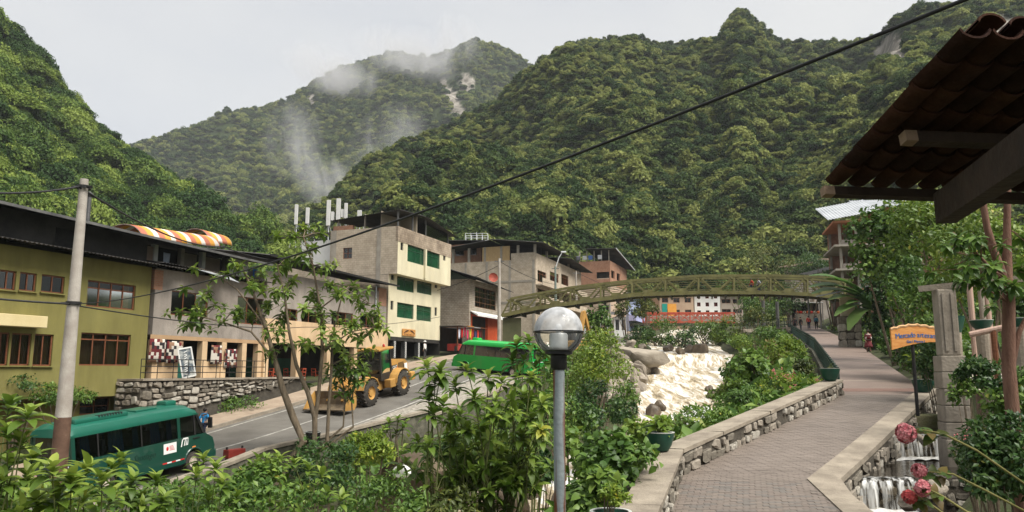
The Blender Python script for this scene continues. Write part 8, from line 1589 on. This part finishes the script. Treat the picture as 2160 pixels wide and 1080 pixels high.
for k, (px, py, Y, rx, rz, mt, lb) in enumerate(((1600, 655, 106, 48, 32, 'mid', 'green tree between the red bridge and the bridge columns'), (1612, 560, 132, 70, 38, 'olive', 'spreading olive tree above the middle of the footbridge'), (1570, 600, 140, 60, 26, 'mid', 'green tree crown just behind the footbridge'), (1660, 640, 112, 34, 40, 'dark', 'dark tree behind the bridge columns'), (1756, 612, 99, 38, 42, 'dark', 'dark tree at the right end of the footbridge'), (1705, 565, 122, 55, 26, 'dark', 'dark tree above the shelter roof'))): bush(px, py, Y, rx, rz, 32, 2200, mt, lb, name='leafy_tree', cat='tree', lobes=20)
# ---- trees and hedge on the right of the path
for k, (px, py, Y, rx, rz, lf, n, mt, lb) in enumerate(((1880, 520, 46, 85, 95, 30, 4200, 'mid', 'tall leafy tree in front of the unfinished houses'), (1955, 500, 40, 90, 80, 26, 3600, 'light', 'light green leafy tree beside the roof beam'), (1885, 640, 61, 85, 85, 34, 3400, 'dark', 'dark leafy tree behind the woman on the path'), (1960, 620, 35, 80, 85, 22, 3600, 'mid', 'leafy tree above the market sign'), (1948, 755, 34, 46, 42, 17, 1800, 'mid', 'low hedge plants along the right edge of the path'), (1868, 700, 60, 36, 38, 24, 1200, 'dark', 'dark hedge plant beside the gate pillar'), (1975, 760, 27, 35, 60, 14, 1500, 'dark', 'dark shrub between the sign and the stone column'), (2090, 560, 26, 110, 95, 18, 4500, 'light', 'light green tree behind the slim trunks'), (2120, 640, 30, 80, 60, 19, 2200, 'dark', 'dark foliage behind the timber posts'))): bush(px, py, Y, rx, rz, lf, n, mt, lb, name='leafy_tree' if rz > 55 else 'hedge_plant', cat='tree' if rz > 55 else 'bush', tpl='broad' if k in (0, 2) else 'oval', lobes=26)
for k, (px, py, Y, rx, rz, lf, mt, lb) in enumerate(((1888, 718, 51, 34, 34, 20, 'mid', 'green hedge plant right behind the woman in the red skirt'), (1918, 742, 43, 34, 34, 18, 'dark', 'dark hedge plant between the woman and the market sign'), (1985, 720, 33, 40, 60, 17, 'mid', 'leafy hedge shrub behind the market sign'))): bush(px, py, Y, rx, rz, lf, 1500, mt, lb, name='hedge_plant', lobes=16, low=-0.95)
# banana plant by the gate pillar: big single leaves
c = P(1832, 640, 61); zb_ = ground_np(c.x, 61); t = thing('banana_plant', 'banana plant with long torn leaves over the gate pillar', 'banana plant', (c.x, c.y, zb_)); LM['banana'] = mat_leaf('banana_leaf', (0.06, 0.13, 0.03), (0.13, 0.23, 0.06), (0.27, 0.36, 0.12), wscale=0.5, trans=0.4)
a = MB(); a.tube([(0, 0, 0), (0.05, 0, c.z - zb_ - 0.5)], [0.16, 0.1], 10); a.build('stem', M_stem, t)
rngb = np.random.default_rng(8); bp_ = []; V, Fq = TL['banana']
for k, (px, py, ln) in enumerate(((1765, 545, 2.6), (1748, 572, 2.6), (1745, 590, 2.8), (1770, 612, 2.2), (1800, 628, 2.2), (1775, 655, 2.6), (1800, 690, 2.0), (1790, 560, 2.0))):
    q = P(px, py, 59.5) - Vector(t.location); s_ = Vector((0.05, 0, c.z - zb_ - 0.5)); d = (q - s_); L_ = d.length * 1.15; dd = np.array([d.normalized() + Vector((0, 0, 0.55))]); Rr = frames(dd, np.array([[0, -0.25, 1.0]])); o = link('leaf', np_mesh('leaf', V * L_, Fq, LM['banana'], True, np.full(len(V), 0.3 + 0.07 * k)), t); o.matrix_basis = Matrix.Translation(s_) @ Matrix(Rr[0].tolist()).to_4x4()
# slim tree at the right edge: two stems
Ys = 11.0; w2 = lambda px, py, Y=Ys: P(px, py, Y)
b0 = w2(2128, 800); b0.z = ground_np(b0.x, b0.y) - 0.2
tr = [([b0, w2(2128, 780), w2(2128, 640), w2(2124, 585), w2(2124, 480), w2(2126, 380), w2(2130, 300)], [0.095, 0.09, 0.082, 0.075, 0.05, 0.045, 0.03]), ([w2(2124, 600), w2(2100, 540), w2(2082, 480), w2(2074, 430), w2(2060, 360)], [0.07, 0.055, 0.048, 0.045, 0.03]), ([w2(2124, 600), w2(2070, 545), w2(2010, 490)], [0.04, 0.02, 0.01]), ([w2(2128, 800), w2(2150, 700), w2(2190, 620)], [0.05, 0.035, 0.02])]
whorl_plant('slim_tree', 'slim reddish tree with two bare stems under the tiled roof', [w2(x, y, Ys + PR.uniform(-0.8, 0.8)) for x, y in ((2020, 500), (2000, 520), (2050, 530), (2040, 560), (2090, 560), (2100, 590), (2160, 500), (2150, 560), (2140, 600), (2060, 500), (2030, 590), (2080, 600), (2170, 620), (2010, 560))], b0, 0.20, 14, 'mid', 200, 31, 0.012, cat='tree', tpl='lance', droop=0.5, stem_m=M_bark_r, extra=2, trunk=tr)
# shrubs lower right
bush(2120, 985, 10.5, 95, 95, 9, 4200, 'dark', 'dark dense shrub in the lower right corner', lobes=26)
bush(2060, 985, 12, 50, 60, 8, 1500, 'dark', 'dark green small leaved shrub with pink flowers by the channel', lobes=14, flowers=(('pink', (0.55, 0.10, 0.14)), 8, 0.022))
bush(2075, 800, 13.5, 60, 40, 9, 1500, 'dark', 'leafy branch before the pale patio', lobes=14)
bush(2035, 830, 18.5, 30, 45, 11, 700, 'mid', 'leafy twigs in front of the stone column', lobes=10)
bush(2140, 850, 12.5, 60, 60, 9, 1800, 'mid', 'green shrub beside the slim tree foot', lobes=16)
# flowering shoots reaching in from the right
M_pink = mat('pink_petals', (0.50, 0.10, 0.13), (0.74, 0.34, 0.34), 30, 0.7); M_red = mat('red_petals', (0.5, 0.06, 0.07), (0.62, 0.14, 0.12), 14, 0.7)
def flower_stem(pts, head, r, label, m, Y, leaves=((0.25, 0.06),)):
    W_ = [P(x, y, Y + dy) for x, y, dy in pts]; b = W_[0]; t = thing('flowering_stem', label, 'flower', tuple(b), 0, 'pink flowering stems'); a = MB(); a.tube([q - b for q in W_], [0.009] * (len(W_) - 1) + [0.005], 6); a.build('stem', mat('yellow_stem', (0.20, 0.19, 0.06), (0.28, 0.25, 0.09), 6, 0.7), t, smooth=True)
    a = MB(); pr = random.Random(int(head[0])); hc = P(head[0], head[1], Y + pts[-1][2]) - b
    for k in range(60):
        d = Vector((pr.gauss(0, 1), pr.gauss(0, 1), pr.gauss(0, 1))).normalized() * r * pr.uniform(0.75, 1.05); q = hc + d; n = d.normalized(); u = n.orthogonal().normalized(); v = n.cross(u); s = r * 0.42
        for j in range(4): an = j * math.pi / 2 + pr.random(); a1 = u * math.cos(an) + v * math.sin(an); b1_ = u * math.cos(an + 1.3) + v * math.sin(an + 1.3); a.add([q, q + a1 * s + n * s * 0.3, q + (a1 + b1_) * s * 0.75, q + b1_ * s + n * s * 0.3], [(0, 1, 2, 3)])
    a.build('flower_head', m, t)
    rng = np.random.default_rng(int(head[0])); 
    for k in range(5):
        i = max(0, len(W_) - 2); q = (W_[i].lerp(W_[i + 1], 0.15 + 0.17 * k)) - b; pos, Rm_, sz, var = whorl(rng, q, (0, -0.6, 0.6), 2, 0.11); part_leaves(t, pos, Rm_, sz, var, 'broad', ['mid', 'olive', 'dry'][k % 3], 2)
flower_stem([(2175, 1030, 0), (2060, 950, 0), (1990, 915, 0), (1935, 905, 0)], (1911, 914), 0.072, 'long stem with the pink flower head in front of the upper weir', M_pink, 6.4)
flower_stem([(2175, 1085, 0.2), (2080, 1035, 0.2), (2010, 1000, 0.2), (1960, 995, 0.2)], (1939, 993), 0.055, 'long stem with the pink flower head over the dark pool', M_pink, 6.4)
flower_stem([(2150, 1110, 0), (2040, 1080, 0), (1985, 1045, 0), (1955, 1030, 0)], (1946, 1030), 0.058, 'stem with the low pink flower head beside the lower weir', M_pink, 6.2)
flower_stem([(2100, 1120, 0.1), (2000, 1090, 0.1), (1950, 1055, 0.1), (1925, 1045, 0.1)], (1918, 1048), 0.05, 'short stem with the red flower head beside the lower weir', M_red, 6.2)
# ---- by the hotel and the pavement
bush(40, 822, 39, 60, 34, 16, 1600, 'dark', 'dark shrub with upright twigs before the hotel wall', lobes=16); bush(130, 835, 39, 55, 28, 16, 1600, 'mid', 'clipped green shrub before the hotel basement', lobes=16)
bush(505, 858, 50, 58, 22, 18, 1100, 'mid', 'low green plants at the foot of the terrace wall', lobes=14)
# ---- leaning tree at the road edge
Yt = 37.5; q_ = lambda x, y, d=0.0: P(x, y, Yt + d); b0 = q_(648, 945); b0.z = road_z(37.5) - 1.6; b0.x = road_near(37.5) + 1.0
tr = [([b0, q_(640, 930), q_(618, 880), q_(596, 820), q_(580, 760), q_(560, 690), q_(535, 620), q_(510, 560)], [0.2, 0.19, 0.17, 0.15, 0.12, 0.09, 0.06, 0.04]), ([b0, q_(664, 930), q_(664, 880), q_(650, 830), q_(625, 770), q_(610, 700), q_(600, 620), q_(585, 560)], [0.15, 0.14, 0.13, 0.11, 0.09, 0.07, 0.05, 0.03]), ([q_(664, 890), q_(672, 830), q_(680, 740), q_(676, 650), q_(660, 560), q_(640, 500)], [0.11, 0.09, 0.08, 0.06, 0.045, 0.03]), ([q_(690, 930), q_(694, 850), q_(700, 770), q_(705, 690), q_(720, 630)], [0.09, 0.08, 0.06, 0.05, 0.03]), ([q_(580, 760), q_(530, 700), q_(470, 680), q_(430, 670)], [0.06, 0.05, 0.035, 0.02]), ([q_(560, 690), q_(500, 610), q_(470, 590)], [0.05, 0.035, 0.02]), ([q_(676, 650), q_(730, 610), q_(780, 640)], [0.045, 0.03, 0.02]), ([q_(680, 740), q_(740, 700), q_(790, 690)], [0.05, 0.03, 0.02])]
cl = [(378, 655), (405, 668), (440, 610), (455, 640), (480, 575), (500, 560), (420, 685), (530, 600), (555, 575), (575, 610), (600, 560), (620, 590), (640, 540), (660, 520), (610, 495), (640, 480), (680, 490), (690, 560), (700, 600), (660, 610), (720, 620), (745, 600), (760, 640), (780, 660), (795, 690), (740, 680), (700, 660), (640, 650), (600, 660), (560, 640), (530, 660), (500, 650), (680, 705), (720, 720), (760, 710), (640, 720), (600, 720), (560, 700), (770, 740), (735, 750)]
whorl_plant('roadside_tree', 'leaning thin trunked tree with sparse leaf rosettes at the road edge', [q_(x, y, PR.uniform(-1.2, 1.2)) for x, y in cl], b0, 0.5, 12, 'light', 210, 51, 0.03, cat='tree', droop=0.35, stem_m=M_bark, extra=4, trunk=tr)
b1_ = q_(735, 930, 1.0); b1_.z = road_z(38) - 1.0; b1_.x = road_near(38.5) + 0.9
whorl_plant('dense_sapling', 'thin stemmed sapling with a dense leaf crown before the loader wheel', [q_(x, y, 1 + PR.uniform(-0.8, 0.8)) for x, y in ((690, 790), (715, 775), (740, 790), (760, 780), (705, 810), (735, 815), (755, 805), (770, 770), (725, 765))], b1_, 0.5, 12, 'mid', 140, 52, 0.03, cat='tree', droop=0.3, stem_m=M_bark, extra=2, trunk=[([b1_, q_(724, 900, 1), q_(728, 840, 1), q_(722, 800, 1)], [0.07, 0.05, 0.045, 0.03]), ([b1_, q_(745, 900, 1), q_(742, 850, 1), q_(748, 800, 1)], [0.06, 0.05, 0.04, 0.03])])
# ---- plants in the bowls
for nm, px, py, Y, rx, rz, lf, n, mt, tpl, lb in (('near', 1287, 1046, 11.0, 32, 20, 6, 900, 'lime', 'oval', 'yellow green bush growing in the near bowl'), ('trough', 1946, 758, 29.5, 26, 18, 22, 120, 'lime', 'lance', 'yellow leaved plant growing in the bowl behind the sign'), ('end', 1752, 774, 28.7, 8, 6, 8, 40, 'olive', 'lance', 'tiny sprig in the bowl at the parapet end')):
    bush(px, py, Y, rx, rz, lf, n, mt, lb, name='potted_plant', tpl=tpl, lobes=8, base=POTS[nm][3].z - 0.03, cat='plant')
c = POTS['corner'][3]; whorl_plant('potted_palm', 'young yellow leaved palm growing in the corner bowl', [c + Vector(v) for v in ((0.0, 0, 0.22), (0.1, 0.05, 0.36), (-0.12, 0, 0.3))], c, 0.42, 7, 'lime', 40, 61, 0.02, cat='plant', extra=0, spread=(0.3, 1.2))
# ---- ground cover on the banks (uncountable)
rng = np.random.default_rng(77); n = 110000
xy = np.column_stack([rng.uniform(-30, 45, n), rng.uniform(4, 105, n) ** 1.0]); 
pl_ = np.interp(xy[:, 1], [2, 6, 14, 17.5, 29, 57, 98, 160], [-0.9, 0.3, 2.7, 3.76, 12.3, 22.4, 35.2, 56]); pr2 = np.array([path_r(y) for y in xy[:, 1]]); rn_ = np.array([road_near(y) for y in xy[:, 1]]); rv = np.array([riv_at(y) for y in xy[:, 1]])
keep = (((xy[:, 0] < pl_ - 0.9) & (xy[:, 0] > rn_ + 0.9)) | ((xy[:, 0] > pr2 + 1.0) & (xy[:, 1] > 32))) & (np.abs(xy[:, 0] - rv[:, 0]) > rv[:, 2] * 0.56)
xy = xy[keep]; z = heights(xy); m_ = len(xy); d = rnd_dirs(m_, rng); d[:, 2] = np.abs(d[:, 2]) * 0.8 + 0.2; pos = np.column_stack([xy, z + rng.uniform(0.0, 0.45, m_)])
tag(link('ground_cover', leaves_mesh('ground_cover', pos, frames(d, rnd_dirs(m_, rng) + np.array([0, 0, 1.2])), rng.uniform(0.22, 0.6, m_), 'oval', LM['mid'], rng.random(m_))), 'leafy ground cover on the river banks', 'ground cover', kind='stuff')
# ================================================================ PEOPLE
def skin_mesh(name, joints, edges, m, parent, sub=1):
    ks = list(joints); me = bpy.data.meshes.new(name); me.from_pydata([joints[k][0] for k in ks], [(ks.index(a), ks.index(b)) for a, b in edges], []); me.materials.append(m)
    o = link(name, me, parent); o.modifiers.new('skin', 'SKIN'); sv = me.skin_vertices[0].data
    for i, k in enumerate(ks): r = joints[k][1]; sv[i].radius = (r, r) if not isinstance(r, tuple) else r
    for i, k in enumerate(ks): sv[i].use_root = (i == 0)
    md = o.modifiers.new('sub', 'SUBSURF'); md.levels = sub; md.render_levels = sub
    me.polygons.foreach_set('use_smooth', [True] * len(me.polygons)); o.modifiers['skin'].use_smooth_shade = True; return o
M_skin = mat('skin', (0.36, 0.20, 0.13), (0.42, 0.24, 0.16), 6, 0.6); M_hair = mat('dark_hair', (0.012, 0.009, 0.007), (0.025, 0.018, 0.014), 9, 0.5); M_shoe = mat('dark_shoe', (0.02, 0.018, 0.016), (0.035, 0.03, 0.026), 5, 0.6)
def cm(n, c): return mat('cloth_' + n, c, tuple(v * 1.3 for v in c), 7, 0.9, bump=0.2)
def person(label, loc, yaw, h=1.7, top=('grey', (0.2, 0.2, 0.2)), legs=('dark', (0.03, 0.03, 0.04)), stride=0.16, hat=None, skirt=None, pack=None, shawl=None, group=None):
    t = thing('person', label, 'person', loc, yaw, group); k = h / 1.7; s = stride; V_ = lambda x, y, z: (x * k, y * k, z * k)
    J = {'pelvis': (V_(0, 0, 0.93), 0.13 * k), 'waist': (V_(0.01, 0, 1.08), (0.12 * k, 0.095 * k)), 'chest': (V_(0.02, 0, 1.27), (0.155 * k, 0.11 * k)), 'neck': (V_(0.02, 0, 1.44), 0.055 * k), 'jaw': (V_(0.05, 0, 1.52), 0.072 * k), 'skull': (V_(0.03, 0, 1.62), 0.092 * k)}
    E = [('pelvis', 'waist'), ('waist', 'chest'), ('chest', 'neck'), ('neck', 'jaw'), ('jaw', 'skull')]
    for sd_, q in (('l', 1), ('r', -1)):
        f = s * q
        J.update({'hip' + sd_: (V_(0, 0.09 * q, 0.88), 0.095 * k), 'knee' + sd_: (V_(0.02 + f * 0.7, 0.095 * q, 0.49), 0.062 * k), 'ankle' + sd_: (V_(f * 1.2 - 0.02, 0.095 * q, 0.09 + (0.05 if f < 0 else 0)), 0.042 * k), 'toe' + sd_: (V_(f * 1.2 + 0.15, 0.1 * q, 0.035), 0.036 * k),
                  'sh' + sd_: (V_(0.01, 0.185 * q, 1.40), 0.062 * k), 'el' + sd_: (V_(-f * 0.7 - 0.02, 0.235 * q, 1.13), 0.045 * k), 'wr' + sd_: (V_(-f * 0.8 + 0.08, 0.225 * q, 0.90), 0.032 * k), 'palm' + sd_: (V_(-f * 0.8 + 0.11, 0.22 * q, 0.82), 0.03 * k)})
        E += [('pelvis', 'hip' + sd_), ('hip' + sd_, 'knee' + sd_), ('knee' + sd_, 'ankle' + sd_), ('ankle' + sd_, 'toe' + sd_), ('chest', 'sh' + sd_), ('sh' + sd_, 'el' + sd_), ('el' + sd_, 'wr' + sd_), ('wr' + sd_, 'palm' + sd_)]
        for i in range(4): J['f%d%s' % (i, sd_)] = (V_(-f * 0.8 + 0.09 + 0.018 * i, 0.212 * q, 0.735 + 0.006 * abs(i - 1.5)), 0.0085 * k); E.append(('palm' + sd_, 'f%d%s' % (i, sd_)))
        J['th' + sd_] = (V_(-f * 0.8 + 0.155, 0.20 * q, 0.81), 0.0095 * k); E.append(('wr' + sd_, 'th' + sd_))
    skin_mesh('body', J, E, M_skin, t)
    g_ = lambda n, d=0.014: (J[n][0], (tuple(v + d for v in J[n][1]) if isinstance(J[n][1], tuple) else J[n][1] + d))
    T = {n: g_(n, 0.018) for n in ('waist', 'chest', 'pelvis', 'shl', 'shr', 'ell', 'elr', 'wrl', 'wrr')}; T['collar'] = (V_(0.02, 0, 1.43), 0.075 * k)
    skin_mesh('jacket', T, [('waist', 'chest'), ('waist', 'pelvis'), ('chest', 'collar'), ('chest', 'shl'), ('chest', 'shr'), ('shl', 'ell'), ('shr', 'elr'), ('ell', 'wrl'), ('elr', 'wrr')], cm(*top), t)
    if skirt:
        a = MB(); a.lathe([(0.15 * k, 1.05 * k), (0.2 * k, 0.85 * k), (0.29 * k, 0.55 * k), (0.33 * k, 0.38 * k), (0.31 * k, 0.38 * k)], 18); a.build('skirt', cm(*skirt), t, smooth=True)
    else: skin_mesh('trousers', {n: g_(n, 0.012) for n in ('pelvis', 'hipl', 'hipr', 'kneel', 'kneer', 'anklel', 'ankler')}, [('pelvis', 'hipl'), ('pelvis', 'hipr'), ('hipl', 'kneel'), ('hipr', 'kneer'), ('kneel', 'anklel'), ('kneer', 'ankler')], cm(*legs), t)
    for sd_ in 'lr': skin_mesh('shoe', {n: g_(n, 0.012) for n in ('ankle' + sd_, 'toe' + sd_)}, [('ankle' + sd_, 'toe' + sd_)], M_shoe, t)
    a = MB(); a.sphere(V_(0.015, 0, 1.635), 0.108 * k, 12, 8, (1.0, 0.95, 1.0)); hd = a.build('hair', M_hair, t, smooth=True)
    a = MB(); a.sphere(V_(0.10, 0, 1.545), 0.045 * k, 8, 6, (1, 0.9, 1.5)); a.sphere(V_(0.145, 0, 1.56), 0.014 * k, 6, 5); a.build('face', M_skin, t, smooth=True)
    if hat: a = MB(); a.lathe([(0.001, 1.80 * k), (0.09 * k, 1.79 * k), (0.105 * k, 1.70 * k), (0.19 * k, 1.68 * k), (0.19 * k, 1.665 * k), (0.1 * k, 1.67 * k)], 16, Matrix.Translation((0.02 * k, 0, 0))); a.build('hat', cm(*hat), t, smooth='auto')
    if pack: a = MB(); a.bev(-0.30 * k, -0.12 * k, -0.17 * k, 0.17 * k, 1.0 * k, 1.42 * k, 0.05); a.build('backpack', cm(*pack), t, smooth='auto')
    if shawl: a = MB(); a.lathe([(0.07 * k, 1.46 * k), (0.2 * k, 1.40 * k), (0.27 * k, 1.2 * k), (0.29 * k, 0.98 * k), (0.27 * k, 0.98 * k)], 18); a.build('shawl', patch('checked_shawl', 6), t, smooth=True)
    return t
def on_path(px, Y): return (P(px, 700, Y).x, Y, path_z(Y) + 0.012)
awayd = R(72)
person('person in a bright red jacket walking up the path beside another', on_path(1707, 100), awayd, 1.72, ('red', (0.42, 0.03, 0.02)), ('navy', (0.02, 0.025, 0.05)))
person('person in dark blue with a pack walking beside the red jacket', on_path(1723, 100), awayd, 1.75, ('blue', (0.03, 0.07, 0.16)), ('black', (0.02, 0.02, 0.022)), pack=('teal', (0.03, 0.12, 0.14)))
person('person in black standing by the railing under the bridge', on_path(1690, 95), R(200), 1.7, ('black', (0.02, 0.02, 0.022)), ('grey', (0.06, 0.06, 0.065)), 0.05)
person('person with a red scarf leaning at the railing under the bridge', on_path(1678, 97), R(250), 1.65, ('charcoal', (0.04, 0.035, 0.04)), ('black', (0.02, 0.02, 0.022)), 0.05, pack=('red', (0.42, 0.03, 0.02)))
person('woman in a dark red skirt with checked shawl and dark hat', on_path(1830, 55), R(-100), 1.55, ('wine', (0.10, 0.02, 0.025)), ('black', (0.02, 0.02, 0.022)), 0.1, hat=('darkhat', (0.025, 0.018, 0.016)), skirt=('darkred', (0.11, 0.018, 0.022)), shawl=True)
person('person in a bright blue shirt walking ahead of the green minibus', (P(431, 880, 41.3).x, 41.3, road_z(41.3) + 0.02), R(60), 1.7, ('sky', (0.03, 0.25, 0.55)), ('navy', (0.02, 0.025, 0.05)))
q = on_front(72.5, 1.3); person('person in a white shirt before the slate columned shop', (P(896, 760, 73).x, 73, road_z(73) + 0.2), R(160), 1.65, ('white', (0.6, 0.6, 0.58)), ('darkgrey', (0.05, 0.05, 0.05)), 0.03, hat=('whitehat', (0.6, 0.6, 0.58)))
bz_ = lambda px: bot(px, 1.3)
for px, lb, c, pk in ((1588, 'person in a red jacket crossing the footbridge', ('red', (0.42, 0.03, 0.02)), None), (1603, 'person in pale grey following on the footbridge', ('palegrey', (0.35, 0.36, 0.38)), ('black', (0.02, 0.02, 0.022)))):
    b_ = bz_(px); person(lb, (b_.x, b_.y, b_.z + 0.06), R(180), 1.7, c, ('navy', (0.02, 0.025, 0.05)), pack=pk)
# ================================================================ MIST AND HAZE
def mat_mist(dens, sc, lo=0.46, hi=0.66):
    m = bpy.data.materials.new('mist'); m.use_nodes = True; t = m.node_tree; l = t.links.new; N = t.nodes.new; t.nodes.remove(t.nodes['Principled BSDF'])
    tcn = N('ShaderNodeTexCoord'); ln = N('ShaderNodeVectorMath'); ln.operation = 'LENGTH'; l(tcn.outputs['Object'], ln.inputs[0]); mr = N('ShaderNodeMapRange'); mr.inputs[1].default_value = 0.98; mr.inputs[2].default_value = 0.25; l(ln.outputs['Value'], mr.inputs[0])
    g = N('ShaderNodeNewGeometry'); n = N('ShaderNodeTexNoise'); n.inputs['Scale'].default_value = sc; n.inputs['Detail'].default_value = 7; n.inputs['Roughness'].default_value = 0.62; n.inputs['Distortion'].default_value = 1.2; mpn = N('ShaderNodeMapping'); mpn.inputs['Rotation'].default_value = (0, 0.6, 0); mpn.inputs['Scale'].default_value = (1.6, 1.0, 0.55); l(g.outputs['Position'], mpn.inputs['Vector']); l(mpn.outputs[0], n.inputs['Vector']); m2 = N('ShaderNodeMapRange'); m2.inputs[1].default_value = lo; m2.inputs[2].default_value = hi; l(n.outputs['Fac'], m2.inputs[0])
    a = N('ShaderNodeMath'); a.operation = 'MULTIPLY'; l(mr.outputs[0], a.inputs[0]); l(m2.outputs[0], a.inputs[1]); b = N('ShaderNodeMath'); b.operation = 'MULTIPLY'; b.inputs[1].default_value = dens; l(a.outputs[0], b.inputs[0])
    v = N('ShaderNodeVolumePrincipled'); v.inputs['Color'].default_value = (0.97, 0.97, 0.98, 1); v.inputs['Anisotropy'].default_value = 0.0; l(b.outputs[0], v.inputs['Density']); l(v.outputs[0], t.nodes['Material Output'].inputs['Volume']); return m
MIST = mat_mist(0.034, 0.024); CLOUD = mat_mist(0.03, 0.010, 0.40, 0.66)
for (px, py, Y, rx, rz, rt, m) in ((810, 300, 620, 70, 115, 0.85, MIST), (620, 300, 640, 70, 95, 0.15, MIST), (690, 390, 560, 95, 65, 0.7, MIST), (890, 130, 1010, 170, 60, 0.25, CLOUD), (970, 95, 1010, 75, 45, 0.6, CLOUD), (720, 170, 1010, 150, 55, 0.4, CLOUD)):
    c = P(px, py, Y); bm = bmesh.new(); bmesh.ops.create_icosphere(bm, subdivisions=3, radius=1); me = bpy.data.meshes.new('mist'); bm.to_mesh(me); bm.free(); me.materials.append(m)
    o = link('mist', me, None, c, (0, rt, 0), (rx / F * Y, 45 if m is MIST else 90, rz / F * Y)); tag(o, 'wisp of drifting mist on the far mountain', 'mist', 'wisps of mist', 'stuff')
hm = bpy.data.materials.new('haze_air'); hm.use_nodes = True; t = hm.node_tree; t.nodes.remove(t.nodes['Principled BSDF']); v = t.nodes.new('ShaderNodeVolumePrincipled'); v.inputs['Color'].default_value = (0.90, 0.95, 1.0, 1); v.inputs['Density'].default_value = 0.00014; t.links.new(v.outputs[0], t.nodes['Material Output'].inputs['Volume'])
a = MB(); a.box(-2050, 2050, -650, 2050, -16, 700); o = a.build('haze', hm); tag(o, 'thin valley haze', 'haze', kind='stuff')
